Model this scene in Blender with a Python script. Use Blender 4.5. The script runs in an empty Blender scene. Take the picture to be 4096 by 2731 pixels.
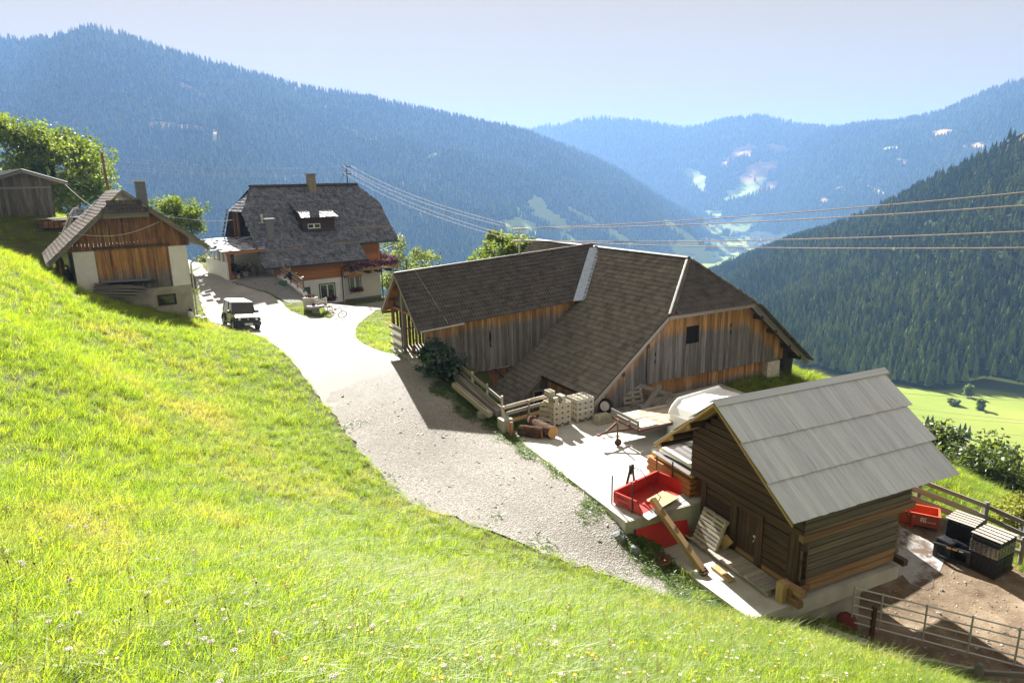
import bpy, bmesh, math, random
import numpy as np
from mathutils import Matrix, Vector, noise as mnoise
from mathutils.geometry import delaunay_2d_cdt
R = math.radians
random.seed(7); RNG = np.random.default_rng(7)
SC = bpy.context.scene
COL = SC.collection

# ---------------------------------------------------------------- camera, sky, sun, exposure
cam = bpy.data.cameras.new("camera"); camo = bpy.data.objects.new("camera", cam); COL.objects.link(camo)
cam.sensor_width = 36; cam.lens = 23.0; cam.clip_start = 0.1; cam.clip_end = 20000
_p = math.atan(625 / 2617.0); _r = R(1.2)
_R = Vector((1, 0, 0)); _U = Vector((0, math.sin(_p), math.cos(_p))); _F = Vector((0, math.cos(_p), -math.sin(_p)))
_cx = _R * math.cos(_r) - _U * math.sin(_r); _cy = _R * math.sin(_r) + _U * math.cos(_r); _cz = -_F
camo.matrix_world = Matrix(((_cx.x, _cy.x, _cz.x, 0), (_cx.y, _cy.y, _cz.y, 0), (_cx.z, _cy.z, _cz.z, 0), (0, 0, 0, 1)))
SC.camera = camo

SUN_AZ, SUN_EL = -17.0, 33.2
world = bpy.data.worlds.new("World"); SC.world = world; world.use_nodes = True
wn = world.node_tree; wn.nodes.clear()
sky = wn.nodes.new('ShaderNodeTexSky'); sky.sky_type = 'NISHITA'; sky.sun_disc = False
sky.sun_elevation = R(SUN_EL); sky.sun_rotation = R(SUN_AZ); sky.altitude = 1300; sky.air_density = 1.0; sky.dust_density = 0.6; sky.ozone_density = 1.0
hsv = wn.nodes.new('ShaderNodeHueSaturation'); hsv.inputs['Saturation'].default_value = 0.30
wb = wn.nodes.new('ShaderNodeMix'); wb.data_type = 'RGBA'; wb.blend_type = 'MULTIPLY'; wb.inputs[0].default_value = 1.0
wb.inputs[7].default_value = (1.10, 0.88, 0.57, 1)
bg = wn.nodes.new('ShaderNodeBackground'); bg.inputs['Strength'].default_value = 0.103
wo = wn.nodes.new('ShaderNodeOutputWorld')
gm = wn.nodes.new('ShaderNodeGamma'); gm.inputs['Gamma'].default_value = 0.16
wn.links.new(sky.outputs[0], gm.inputs['Color']); wn.links.new(gm.outputs[0], hsv.inputs['Color']); wn.links.new(hsv.outputs[0], wb.inputs[6])
wn.links.new(wb.outputs[2], bg.inputs['Color']); wn.links.new(bg.outputs[0], wo.inputs['Surface'])

sun = bpy.data.lights.new("sun", 'SUN'); sun.energy = 4.8; sun.angle = R(0.53); sun.color = (1.0, 0.96, 0.89)
suno = bpy.data.objects.new("sun", sun); COL.objects.link(suno); suno.location = (-20, 60, 60)
_sd = Vector((math.sin(R(SUN_AZ)) * math.cos(R(SUN_EL)), math.cos(R(SUN_AZ)) * math.cos(R(SUN_EL)), math.sin(R(SUN_EL))))
suno.rotation_euler = _sd.to_track_quat('Z', 'Y').to_euler()

SC.view_settings.view_transform = 'Standard'; SC.view_settings.look = 'None'
SC.view_settings.exposure = 2.2; SC.view_settings.gamma = 1.0; SC.view_settings.use_curve_mapping = False
SC.render.engine = 'CYCLES'
cy = SC.cycles
cy.max_bounces = 7; cy.diffuse_bounces = 3; cy.glossy_bounces = 3; cy.transmission_bounces = 4; cy.volume_bounces = 1; cy.transparent_max_bounces = 8
cy.use_denoising = True; cy.caustics_reflective = False; cy.caustics_refractive = False
try: cy.denoiser = 'OPENIMAGEDENOISE'
except Exception: pass

# ---------------------------------------------------------------- helpers
def azv(a): return Vector((math.sin(R(a)), math.cos(R(a)), 0))
def frame(o, A): return Matrix.Translation(Vector(o)) @ Matrix.Rotation(R(90 - A), 4, 'Z')
def tag(o, label=None, cat=None, group=None, kind=None):
    if label: o['label'] = label
    if cat: o['category'] = cat
    if group: o['group'] = group
    if kind: o['kind'] = kind
    return o
LOC = {}
def put(name, mesh, parent=None, M=None):
    o = bpy.data.objects.new(name, mesh); COL.objects.link(o)
    if parent is not None:
        o.parent = parent
        if parent.name in LOC: o.matrix_parent_inverse = LOC[parent.name].inverted()
        if M is not None:
            o.matrix_basis = M; LOC[o.name] = M.copy()
    elif M is not None:
        o.matrix_world = M
    return o
def thing(name, label, cat, M, group=None):
    o = bpy.data.objects.new(name, None); COL.objects.link(o); o.empty_display_size = 0.2
    o.matrix_world = M; tag(o, label, cat, group); return o

class MB:
    """collects shapes and links them as one mesh object"""
    def __init__(s): s.v = []; s.f = []; s.w = []; s.mi = []; s.cm = 0
    def add(s, vs, fs, w=0.0):
        b = len(s.v); s.v.extend([tuple(p) for p in vs]); s.f.extend([tuple(b + i for i in f) for f in fs]); s.mi.extend([s.cm] * len(fs))
        s.w.extend(w if hasattr(w, '__len__') else [w] * len(vs)); return s
    def hexa(s, P, w=0.0): return s.add(P, [(0, 3, 2, 1), (4, 5, 6, 7), (0, 1, 5, 4), (1, 2, 6, 5), (2, 3, 7, 6), (3, 0, 4, 7)], w)
    def box(s, x0, x1, y0, y1, z0, z1, w=0.0):
        return s.hexa([(x0, y0, z0), (x1, y0, z0), (x1, y1, z0), (x0, y1, z0), (x0, y0, z1), (x1, y0, z1), (x1, y1, z1), (x0, y1, z1)], w)
    def bar(s, p0, p1, wd, ht, up=(0, 0, 1), w=0.0):
        p0, p1 = Vector(p0), Vector(p1); d = (p1 - p0).normalized(); sd = d.cross(Vector(up))
        if sd.length < 1e-4: sd = d.cross(Vector((0, 1, 0)))
        sd.normalize(); u = sd.cross(d); a = sd * (wd / 2); b = u * (ht / 2)
        return s.hexa([p0 - a - b, p0 + a - b, p0 + a + b, p0 - a + b, p1 - a - b, p1 + a - b, p1 + a + b, p1 - a + b], w)
    def tube(s, pts, rad, n=8, caps=True, w=0.0):
        pts = [Vector(p) for p in pts]; m = len(pts); rad = rad if hasattr(rad, '__len__') else [rad] * m
        V = []; prev = None
        for i, p in enumerate(pts):
            d = (pts[min(i + 1, m - 1)] - pts[max(i - 1, 0)]).normalized()
            x = prev - d * prev.dot(d) if prev is not None else d.orthogonal()
            if x.length < 1e-5: x = d.orthogonal()
            x.normalize(); prev = x; y = d.cross(x)
            for k in range(n):
                t = 2 * math.pi * k / n; V.append(p + (x * math.cos(t) + y * math.sin(t)) * rad[i])
        F = [(i * n + k, i * n + (k + 1) % n, (i + 1) * n + (k + 1) % n, (i + 1) * n + k) for i in range(m - 1) for k in range(n)]
        if caps: F += [tuple(range(n - 1, -1, -1)), tuple((m - 1) * n + k for k in range(n))]
        return s.add(V, F, w)
    def cyl(s, p0, p1, r, n=12, w=0.0): return s.tube([p0, p1], r, n, True, w)
    def prism(s, poly, d, w=0.0):
        n = len(poly); d = Vector(d); P = [Vector(p) for p in poly]; V = P + [p + d for p in P]
        return s.add(V, [tuple(range(n - 1, -1, -1)), tuple(range(n, 2 * n))] + [(i, (i + 1) % n, n + (i + 1) % n, n + i) for i in range(n)], w)
    def lathe(s, c, prof, n=14, ax=None, w=0.0, caps=True):
        q = Vector(ax).normalized().to_track_quat('Z', 'Y') if ax is not None else None
        V = []; c = Vector(c)
        for r, z in prof:
            for k in range(n):
                t = 2 * math.pi * k / n; p = Vector((r * math.cos(t), r * math.sin(t), z)); V.append(c + (q @ p if q else p))
        m = len(prof); F = [(i * n + k, i * n + (k + 1) % n, (i + 1) * n + (k + 1) % n, (i + 1) * n + k) for i in range(m - 1) for k in range(n)]
        if caps: F += [tuple(range(n - 1, -1, -1)), tuple((m - 1) * n + k for k in range(n))]
        return s.add(V, F, w)
    def mesh(s, name, mats, smooth=False):
        me = bpy.data.meshes.new(name); me.from_pydata(s.v, [], s.f)
        for m in (mats if isinstance(mats, (list, tuple)) else [mats]): me.materials.append(m)
        if any(s.mi): me.polygons.foreach_set('material_index', s.mi)
        if any(s.w): me.attributes.new('wear', 'FLOAT', 'POINT').data.foreach_set('value', [float(x) for x in s.w])
        if smooth: me.polygons.foreach_set('use_smooth', [True] * len(s.f))
        me.update(); return me
    def fix(s, me):
        bm = bmesh.new(); bm.from_mesh(me); bmesh.ops.recalc_face_normals(bm, faces=bm.faces); bm.to_mesh(me); bm.free(); return me
    def build(s, name, mats, parent=None, M=None, smooth=False, kind=None, fix=False):
        me = s.mesh(name, mats, smooth)
        if fix: s.fix(me)
        o = put(name, me, parent, M)
        if kind: o['kind'] = kind
        return o

_cube = {}
def unit(m, key='cube'):
    k = (m.name, key)
    if k not in _cube:
        b = MB()
        if key == 'cube': b.box(-.5, .5, -.5, .5, -.5, .5)
        elif key == 'log': b.tube([(-.5, 0, 0), (.5, 0, 0)], .5, 12)
        elif key == 'rough':       # a slightly waney timber
            rr = random.Random(3); V = []
            for i in range(5):
                x = -.5 + i / 4.0
                for (y, z) in ((-.5, -.5), (.5, -.5), (.5, .5), (-.5, .5)): V.append((x, y * (1 - rr.random() * .12), z * (1 - rr.random() * .12)))
            F = [(i * 4 + k, i * 4 + (k + 1) % 4, i * 4 + 4 + (k + 1) % 4, i * 4 + 4 + k) for i in range(4) for k in range(4)] + [(3, 2, 1, 0), (16, 17, 18, 19)]
            b.add(V, F)
        me = b.mesh('piece', m, smooth=(key == 'log'))
        _cube[k] = me
    return _cube[k]
def beam(name, m, parent, p0, p1, wd, ht, up=(0, 0, 1), key='cube'):
    """a straight piece from p0 to p1 (local x runs along it)"""
    p0, p1 = Vector(p0), Vector(p1); d = p1 - p0; L = d.length; d.normalize(); sd = d.cross(Vector(up))
    if sd.length < 1e-4: sd = d.cross(Vector((0, 1, 0)))
    sd.normalize(); u = sd.cross(d); c = (p0 + p1) / 2
    y = -sd
    M = Matrix(((d.x * L, y.x * wd, u.x * ht, c.x), (d.y * L, y.y * wd, u.y * ht, c.y), (d.z * L, y.z * wd, u.z * ht, c.z), (0, 0, 0, 1)))
    o = bpy.data.objects.new(name, unit(m, key)); COL.objects.link(o)
    if parent is not None:
        o.parent = parent
        if parent.name in LOC: o.matrix_parent_inverse = LOC[parent.name].inverted()
        o.matrix_basis = M; LOC[o.name] = M
    else: o.matrix_world = M
    return o
def bx(name, m, parent, x0, x1, y0, y1, z0, z1):
    """box piece, local x along its longest side"""
    c = Vector(((x0 + x1) / 2, (y0 + y1) / 2, (z0 + z1) / 2)); d = (abs(x1 - x0), abs(y1 - y0), abs(z1 - z0))
    if d[0] >= d[1] and d[0] >= d[2]: return beam(name, m, parent, (x0, c.y, c.z), (x1, c.y, c.z), d[1], d[2])
    if d[1] >= d[2]: return beam(name, m, parent, (c.x, y0, c.z), (c.x, y1, c.z), d[0], d[2])
    return beam(name, m, parent, (c.x, c.y, z0), (c.x, c.y, z1), d[1], d[0], up=(1, 0, 0))

# ---------------------------------------------------------------- materials
class NT:
    def __init__(s, name):
        s.m = bpy.data.materials.new(name); s.m.use_nodes = True; s.t = s.m.node_tree; s.t.nodes.clear()
        s.out = s.t.nodes.new('ShaderNodeOutputMaterial')
    def n(s, ty, ins=None, **kw):
        d = s.t.nodes.new('ShaderNode' + ty)
        for k, v in kw.items(): setattr(d, k, v)
        for k, v in (ins or {}).items(): s.set(d.inputs[k], v)
        return d
    def set(s, sock, v):
        if hasattr(v, 'is_output') or isinstance(v, bpy.types.NodeSocket): s.t.links.new(v, sock)
        elif isinstance(v, bpy.types.Node): s.t.links.new(v.outputs[0], sock)
        else: sock.default_value = v
    def mix(s, f, a, b, mode='MIX'):
        d = s.t.nodes.new('ShaderNodeMix'); d.data_type = 'RGBA'; d.blend_type = mode
        s.set(d.inputs[0], f); s.set(d.inputs[6], a if not isinstance(a, tuple) else (*a[:3], 1)); s.set(d.inputs[7], b if not isinstance(b, tuple) else (*b[:3], 1)); return d.outputs[2]
    def math(s, op, a, b=0.0, c=None, clamp=False):
        d = s.t.nodes.new('ShaderNodeMath'); d.operation = op; d.use_clamp = clamp; s.set(d.inputs[0], a); s.set(d.inputs[1], b)
        if c is not None: s.set(d.inputs[2], c)
        return d.outputs[0]
    def ramp(s, f, *stops):
        d = s.t.nodes.new('ShaderNodeValToRGB'); e = d.color_ramp.elements
        while len(e) < len(stops): e.new(0.5)
        for i, (p, c) in enumerate(stops): e[i].position = p; e[i].color = (*c[:3], 1) if hasattr(c, '__len__') else (c, c, c, 1)
        s.set(d.inputs[0], f); return d.outputs[0]
    def noise(s, vec, scale, detail=3, rough=.55, w=None, out=0):
        d = s.t.nodes.new('ShaderNodeTexNoise'); d.inputs['Scale'].default_value = scale; d.inputs['Detail'].default_value = detail; d.inputs['Roughness'].default_value = rough
        if w is not None: d.noise_dimensions = '4D'; s.set(d.inputs['W'], w)
        if vec is not None: s.set(d.inputs['Vector'], vec)
        return d.outputs[out]
    def vscale(s, vec, sc):
        d = s.t.nodes.new('ShaderNodeMapping'); d.inputs['Scale'].default_value = sc; s.set(d.inputs['Vector'], vec); return d.outputs[0]
    def obj(s): return s.n('TexCoord').outputs['Object']
    def pos(s): return s.n('NewGeometry').outputs['Position']
    def rnd(s): return s.n('ObjectInfo').outputs['Random']
    def attr(s, name): return s.n('Attribute', attribute_name=name).outputs['Fac']
    def bump(s, h, dist=.01, st=.5):
        d = s.t.nodes.new('ShaderNodeBump'); d.inputs['Strength'].default_value = st; d.inputs['Distance'].default_value = dist; s.set(d.inputs['Height'], h); return d.outputs[0]
    def end(s, col, rough=.8, metal=0.0, spec=.35, normal=None, sheen=0):
        b = s.n('BsdfPrincipled'); s.set(b.inputs['Base Color'], col if not isinstance(col, tuple) else (*col[:3], 1)); s.set(b.inputs['Roughness'], rough)
        b.inputs['Metallic'].default_value = metal; b.inputs['Specular IOR Level'].default_value = spec
        if normal is not None: s.set(b.inputs['Normal'], normal)
        s.t.links.new(b.outputs[0], s.out.inputs['Surface']); return s.m
    def leafy(s, col, trans, tw=.45, rough=.5, gloss=.04):
        d = s.n('BsdfDiffuse', {'Color': col if not isinstance(col, tuple) else (*col[:3], 1)}); t = s.n('BsdfTranslucent', {'Color': trans if not isinstance(trans, tuple) else (*trans[:3], 1)})
        a = s.n('MixShader', {0: tw, 1: d.outputs[0], 2: t.outputs[0]})
        g = s.n('BsdfGlossy', {'Roughness': rough}); b = s.n('MixShader', {0: gloss, 1: a.outputs[0], 2: g.outputs[0]})
        s.t.links.new(b.outputs[0], s.out.inputs['Surface']); return s.m

def m_plain(name, col, rough=.6, metal=0., var=.12, scale=6, spec=.4, dirt=0.0):
    t = NT(name); f = t.noise(t.obj(), scale, 4, .6)
    lo = tuple(c * (1 - var * 1.6) for c in col); hi = tuple(min(1, c * (1 + var)) for c in col)
    c = t.ramp(f, (.3, lo), (.7, hi))
    if dirt: c = t.mix(t.math('MULTIPLY', t.ramp(t.noise(t.obj(), scale * .4, 5, .7), (.5, 0), (.72, 1)), dirt), c, (.13, .10, .075))
    return t.end(c, rough, metal, spec)
def m_wood(name, a, b, dark=(.05, .04, .03), zgrain=False, rough=.75, knots=.5, grain=1.0, var=1.0):
    t = NT(name); r = t.rnd(); w = t.math('MULTIPLY', r, 40.)
    sc = (16 * grain, 16 * grain, 1.1) if zgrain else (1.6, 9 * grain, 9 * grain)
    v = t.vscale(t.obj(), sc); f = t.noise(v, 1.0, 5, .62, w)
    c = t.ramp(f, (.28, a), (.72, b))
    c = t.mix(t.ramp(t.noise(t.vscale(t.obj(), tuple(x * (.35 if i != (2 if zgrain else 0) else .8) for i, x in enumerate(sc))), 1.0, 3, .6, w), (.52, 0), (.75, knots)), c, dark)
    hv = t.math('MULTIPLY_ADD', r, .5 * var, .97 - .25 * var); hc = t.n('CombineColor', {0: hv, 1: hv, 2: t.math('MULTIPLY_ADD', r, .42 * var, .97 - .21 * var)}); c = t.mix(1.0, c, hc.outputs[0], 'MULTIPLY')
    return t.end(c, rough, 0, .25, t.bump(f, .006, .6))
def m_barn(name, lo, mid, hi, gold):
    """barn boards: weathered grey where rain reaches, brown and golden under the eaves ('wear' = how sheltered)"""
    t = NT(name); r = t.rnd(); w = t.math('MULTIPLY', r, 40.)
    f = t.noise(t.vscale(t.obj(), (15, 15, .9)), 1.0, 5, .65, w)
    big = t.noise(t.vscale(t.obj(), (3.2, 3.2, .7)), 1.0, 4, .7, w)
    k = t.math('ADD', t.attr('wear'), t.math('MULTIPLY_ADD', big, .85, -.42), clamp=True)
    grey = t.ramp(f, (.25, lo), (.75, mid)); brn = t.ramp(f, (.25, hi), (.72, gold))
    c = t.mix(t.ramp(k, (.38, 0), (.62, 1)), grey, brn)
    c = t.mix(t.ramp(t.noise(t.vscale(t.obj(), (7, 7, .5)), 1.0, 3, .6, w), (.56, 0), (.74, .75)), c, (.03, .022, .018))
    hv = t.math('MULTIPLY_ADD', r, .7, .62); hc = t.n('CombineColor', {0: hv, 1: hv, 2: hv}); c = t.mix(1.0, c, hc.outputs[0], 'MULTIPLY')
    return t.end(c, .8, 0, .2, t.bump(f, .006, .6))
def m_tile(name, a, b, lichen=.5, moss=(.16, .13, .02)):
    t = NT(name); r = t.math('ADD', t.rnd(), t.attr('wear')); r = t.math('FRACT', r)
    p = t.pos(); f = t.noise(p, 2.2, 4, .6)
    c = t.mix(r, t.ramp(f, (.3, a), (.7, b)), t.ramp(f, (.3, tuple(x * .6 for x in a)), (.7, tuple(x * .75 for x in b))))
    v = t.n('TexVoronoi', {'Vector': p, 'Scale': 5.0}, feature='F1'); sp = t.math('LESS_THAN', v.outputs['Distance'], t.math('MULTIPLY', t.ramp(t.noise(p, .9, 2), (.46, 0), (.75, 1)), .16))
    c = t.mix(t.math('MULTIPLY', sp, lichen), c, (.55, .54, .50))
    c = t.mix(t.ramp(t.noise(p, 1.3, 5, .75), (.66, 0), (.80, .55)), c, moss)
    return t.end(c, .62, 0, .35, t.bump(t.noise(p, 60, 2), .004, .4))

M_ = {}
M_['barnboard'] = m_barn('weathered_barn_board', (.06, .054, .05), (.27, .25, .235), (.15, .062, .022), (.55, .31, .12))
M_['brownboard'] = m_wood('brown_board', (.09, .038, .016), (.36, .18, .07), (.018, .009, .005), True, knots=.7)
M_['greyboard'] = m_wood('grey_board', (.055, .05, .048), (.20, .185, .17), (.03, .026, .024), True)
M_['log'] = m_wood('dark_log', (.019, .011, .008), (.115, .066, .04), (.009, .006, .005), False, knots=.8)
M_['greylog'] = m_wood('grey_log', (.045, .04, .034), (.25, .21, .165), (.014, .011, .009), False, knots=.8)
M_['freshlog'] = m_wood('brown_log', (.13, .075, .04), (.40, .25, .14), (.03, .018, .01), False, knots=.7)
M_['plank'] = m_wood('silver_plank', (.52, .56, .66), (.70, .745, .84), (.24, .25, .29), False, rough=.5, knots=.6, grain=1.3, var=.38)
M_['newwood'] = m_wood('pale_wood', (.36, .23, .10), (.60, .42, .20), (.22, .13, .055), False, knots=.35)
M_['palewood'] = m_wood('weathered_pale_wood', (.27, .24, .205), (.52, .46, .38), (.14, .12, .1), False, knots=.5)
M_['greywood'] = m_wood('weathered_grey_wood', (.15, .14, .13), (.36, .33, .30), (.07, .06, .055), False, knots=.6)
M_['larch'] = m_wood('orange_larch', (.27, .105, .032), (.46, .20, .066), (.14, .05, .018), False, knots=.3, grain=.7)
M_['darkbrown'] = m_wood('dark_brown_wood', (.035, .02, .013), (.10, .06, .038), (.012, .008, .006), False)
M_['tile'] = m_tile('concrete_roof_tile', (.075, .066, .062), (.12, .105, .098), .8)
M_['tilelit'] = m_tile('sunlit_roof_tile', (.135, .122, .108), (.225, .205, .18), .8)  # paler copy of the tile for sunlit slopes, sun put into the colour
M_['ridge'] = m_tile('ridge_tile', (.075, .07, .06), (.14, .13, .11), .5)
M_['shingle'] = m_tile('larch_shingle', (.075, .083, .105), (.26, .28, .35), .12, (.05, .05, .02))
M_['plaster'] = m_plain('white_plaster', (.76, .765, .77), .9, var=.04, scale=3, spec=.15, dirt=.14)
M_['cream'] = m_plain('cream_plaster', (.62, .58, .50), .9, var=.04, scale=3, spec=.15, dirt=.1)
M_['roughstone'] = m_plain('whitewashed_stone', (.58, .54, .47), .95, var=.25, scale=9, spec=.1, dirt=.5)
M_['concrete'] = m_plain('concrete', (.47, .46, .43), .85, var=.08, scale=2.2, spec=.25, dirt=.25)
M_['concwall'] = m_plain('formed_concrete', (.40, .39, .34), .85, var=.13, scale=1.6, spec=.2, dirt=.4)
M_['plinth'] = m_plain('grey_plinth', (.16, .18, .19), .85, var=.08)
M_['block'] = m_plain('concrete_block', (.43, .40, .33), .9, var=.08, scale=8, spec=.15)
M_['steel'] = m_plain('galvanised_steel', (.52, .54, .56), .42, .25, .1, 12)
M_['zinc'] = m_plain('zinc_sheet', (.44, .53, .68), .42, .25, .08, 4)
M_['darkmetal'] = m_plain('dark_painted_metal', (.035, .042, .045), .5, .1, .15)
M_['rust'] = m_plain('rusty_steel', (.14, .065, .035), .8, .3, .35, 9)
M_['red'] = m_plain('red_paint', (.52, .028, .018), .42, 0, .12, 4, .45, dirt=.12)
M_['orange'] = m_plain('orange_red_paint', (.50, .085, .028), .5, 0, .12, 4, .4, dirt=.2)
M_['black'] = m_plain('black_rubber', (.018, .018, .02), .7, 0, .2, 10)
M_['blackplastic'] = m_plain('black_plastic', (.016, .016, .019), .42, 0, .2, 10, .5)
M_['white'] = m_plain('white_gelcoat', (.80, .79, .77), .35, 0, .03, 2, .5)
M_['green'] = m_plain('green_paint', (.03, .13, .07), .5)
M_['greenplastic'] = m_plain('green_plastic', (.02, .22, .06), .45)
M_['blue'] = m_plain('blue_paint', (.02, .12, .55), .4)
M_['yellow'] = m_plain('yellow_plastic', (.75, .42, .03), .5)
M_['purple'] = m_plain('purple_cloth', (.06, .03, .16), .9)
M_['brick'] = m_plain('terracotta', (.36, .16, .08), .85, 0, .15)
M_['stone'] = m_plain('grey_stone', (.27, .265, .26), .9, 0, .3, 7)
M_['chimney'] = m_plain('rendered_chimney', (.25, .22, .16), .9, 0, .2, 10)
M_['shadeblack'] = m_plain('shade_black', (.008, .007, .007), .95, 0, .1)  # near-black that paints the shade in openings, gaps and slots
def m_glass(name, col, rough=.05):
    t = NT(name); return t.end(col, rough, 0, 1.0)
M_['glass'] = m_glass('window_glass', (.018, .022, .026))
# ---------------------------------------------------------------- ground: a smooth surface through surveyed points
CTRL = np.array([(0, 0, -1.65), (-4, 0, -1), (5, 0, -4), (0, -8, 1), (-12, 0, 0.6), (-12, -8, 4), (12, -6, -4.5), (14, 2, -9), (20, -6, -8), (22, 4, -12.6), (-17.17, 41.42, -8.7), (-5.96, 33.69, -8.62), (-4.24, 31.68, -8.72), (-5.74, 31.07, -8.8), (-13.2, 42.5, -8.75), (-10.27, 44.21, -9), (-10.84, 51.32, -9.25), (-4.15, 20.23, -9.95), (-8.44, 27.96, -9.2), (-6.56, 24.66, -9.5), (-3.68, 25.65, -9.5), (-0.1, 25.74, -10.2), (1.74, 22.13, -10.25), (3.52, 18.74, -10.35), (-0.71, 21.72, -10.1), (-0.48, 17.69, -10.25), (1.68, 16.8, -10.55), (4.45, 18.46, -11.25), (2.97, 16.32, -10.9), (5.13, 17.23, -11.35), (6.36, 15.47, -11.6), (4.81, 15.12, -11), (-2.93, 29.06, -9.2), (-1.68, 26.88, -9.9), (8.39, 15.99, -11.9), (9.58, 16.47, -12.65), (9.83, 15.53, -12.6), (12.1, 15.06, -12.8), (12.88, 14.48, -12.9), (5.79, 12.2, -9.48), (6.31, 11.6, -9.38), (7.38, 10.8, -9.33), (7.93, 10.2, -9.13), (-21.63, 53.5, -7.09), (-20.04, 54.47, -7.09), (-23.15, 53.14, -7.14), (-26.31, 57.18, -6.98), (-28.75, 59.42, -7.41), (-18.61, 54.06, -7.14), (-17.34, 54.91, -8.72), (-16.93, 55.1, -9.59), (-16.63, 57.54, -10.38), (-15.07, 58.9, -10.36), (-12.46, 62.47, -10.25), (-15.14, 65.9, -10.57), (-10.36, 66.87, -11.23), (-12.86, 71.83, -13.63), (-20.59, 65.79, -8.18), (-28.05, 68.26, -8.72), (-21.18, 73.63, -14.72), (-21.24, 43.13, -8.3), (-26.24, 39.5, -5.8), (-23.56, 41.39, -7.1), (-26.75, 38.63, -5.3), (-29.64, 42.1, -4.5), (-23.33, 46.68, -7.95), (-25.68, 49.92, -7.5), (-32.39, 45.04, -4.3), (-35.72, 52, -1.38), (-36.94, 50, -1.16), (-27.81, 36, -2.87), (-16.63, 21, -3.69), (-16.32, 22, -4.77), (-16.48, 24, -5.71), (-15.6, 25.5, -6.63), (-33.32, 50, -1.86), (-60, 60, 1), (-60, 30, 6), (-30, 10, 2), (-40, 80, -3.5), (-25, 65, -5.5), (19.53, 36.3, -12.06), (15.65, 43.3, -12.76), (3.9, 45.93, -12.36), (-3.87, 39.34, -9.96), (24, 22, -14), (24, 35, -17), (18, 22, -12.9), (15, 17, -12.7), (20, 12, -13), (30, 10, -15), (35, 30, -20), (0, 75, -16), (25, 60, -24), (-30, 95, -20), (-60, 100, -14), (50, 10, -22), (50, 60, -34), (20, 90, -34)])
def _tps(C, lam=.02):
    n = len(C); X = C[:, :2] / 10.; d2 = ((X[:, None] - X[None]) ** 2).sum(-1); A = np.zeros((n + 3, n + 3))
    A[:n, :n] = .5 * d2 * np.log(d2 + 1e-9) + lam * np.eye(n); A[:n, n] = 1; A[:n, n + 1:] = X; A[n:, :n] = A[:n, n:].T
    b = np.zeros(n + 3); b[:n] = C[:, 2]; return np.linalg.solve(A, b)
_w = _tps(CTRL)
def H(x, y):
    x = np.atleast_1d(np.asarray(x, float)); y = np.atleast_1d(np.asarray(y, float)); out = np.empty(len(x))
    for i in range(0, len(x), 20000):
        X = np.stack([x[i:i + 20000], y[i:i + 20000]], -1) / 10.; d2 = ((X[:, None] - CTRL[None, :, :2] / 10.) ** 2).sum(-1)
        out[i:i + 20000] = (.5 * d2 * np.log(d2 + 1e-9)) @ _w[:-3] + _w[-3] + X @ _w[-2:]
    return out
def h(x, y): return float(H(x, y)[0])
def inside(x, y, poly):
    x = np.asarray(x); y = np.asarray(y); r = np.zeros(len(x), bool); n = len(poly)
    for i in range(n):
        x0, y0 = poly[i]; x1, y1 = poly[(i + 1) % n]
        if y0 == y1: continue
        c = ((y0 > y) != (y1 > y)) & (x < (x1 - x0) * (y - y0) / (y1 - y0) + x0); r ^= c
    return r
def edge_dist(x, y, poly):
    d = np.full(len(x), 1e9); n = len(poly)
    for i in range(n):
        a = np.array(poly[i]); b = np.array(poly[(i + 1) % n]); ab = b - a; t = np.clip(((x - a[0]) * ab[0] + (y - a[1]) * ab[1]) / (ab @ ab + 1e-9), 0, 1)
        d = np.minimum(d, np.hypot(x - a[0] - t * ab[0], y - a[1] - t * ab[1]))
    return d
def smooth_poly(P, it=2):
    for _ in range(it):
        Q = []
        for i in range(len(P)):
            a, b = P[i], P[(i + 1) % len(P)]; Q += [(a[0] * .75 + b[0] * .25, a[1] * .75 + b[1] * .25), (a[0] * .25 + b[0] * .75, a[1] * .25 + b[1] * .75)]
        P = Q
    return P
# building frames: (corner on the ground, azimuth of its long side)
HB = frame((-13.96 * 1.09, 54.06 * 1.09, -9.5 * 1.09), 52) @ Matrix.Scale(1.09, 4); SB = frame((-21.22, 43.27, -8.3), 54); BN = frame((8.16, 30.0, -3.36), 61); WG = frame((-5.93, 33.17, -4.25), 61); CB = frame((7.7, 15.83, -11.1), 66)
def xy(M, *pts): return [tuple((M @ Vector((p[0], p[1], 0)))[:2]) for p in pts]
ROAD = [(-33.0, 66.5), (-30.4, 62.0), (-25.31, 52.37), (-22.63, 47.17), (-20.52, 43.3), (-18.0, 40.3), (-16.59, 39.57), (-15.25, 38.6), (-11.88, 33.48), (-9.15, 28.7), (-7.6, 26.2),
        (-5.2, 27.3), (-4.9, 29.4), (-4.45, 31.0), (-5.93, 33.5), (-7.32, 34.81), (-9.41, 38.69), (-10.2, 41.6), (-10.5, 44.4), (-10.2, 49.3), (-11.6, 53.2), (-12.1, 48.2), (-12.45, 44.7), (-14.4, 45.0), (-16.2, 46.8), (-17.3, 48.6), (-18.3, 49.7), (-20.4, 50.7), (-22.6, 52.6), (-25.2, 56.2), (-29.0, 61.8), (-32.6, 67.5)]
GRAVEL = [(-8.6, 28.6), (-7.7, 26.3), (-6.44, 23.89), (-5.27, 22.24), (-4.39, 20.78), (-3.15, 19.35), (-1.83, 18.65), (-0.46, 17.64), (1.41, 16.69), (2.95, 16.2), (4.4, 15.5), (4.9, 15.9), (3.9, 17.6), (3.3, 18.5), (-.15, 25.6), (-1.3, 26.7), (-2.4, 28.1), (-3.2, 29.7), (-4.6, 31.6), (-5.6, 31.0), (-7.0, 30.2)]
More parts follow.
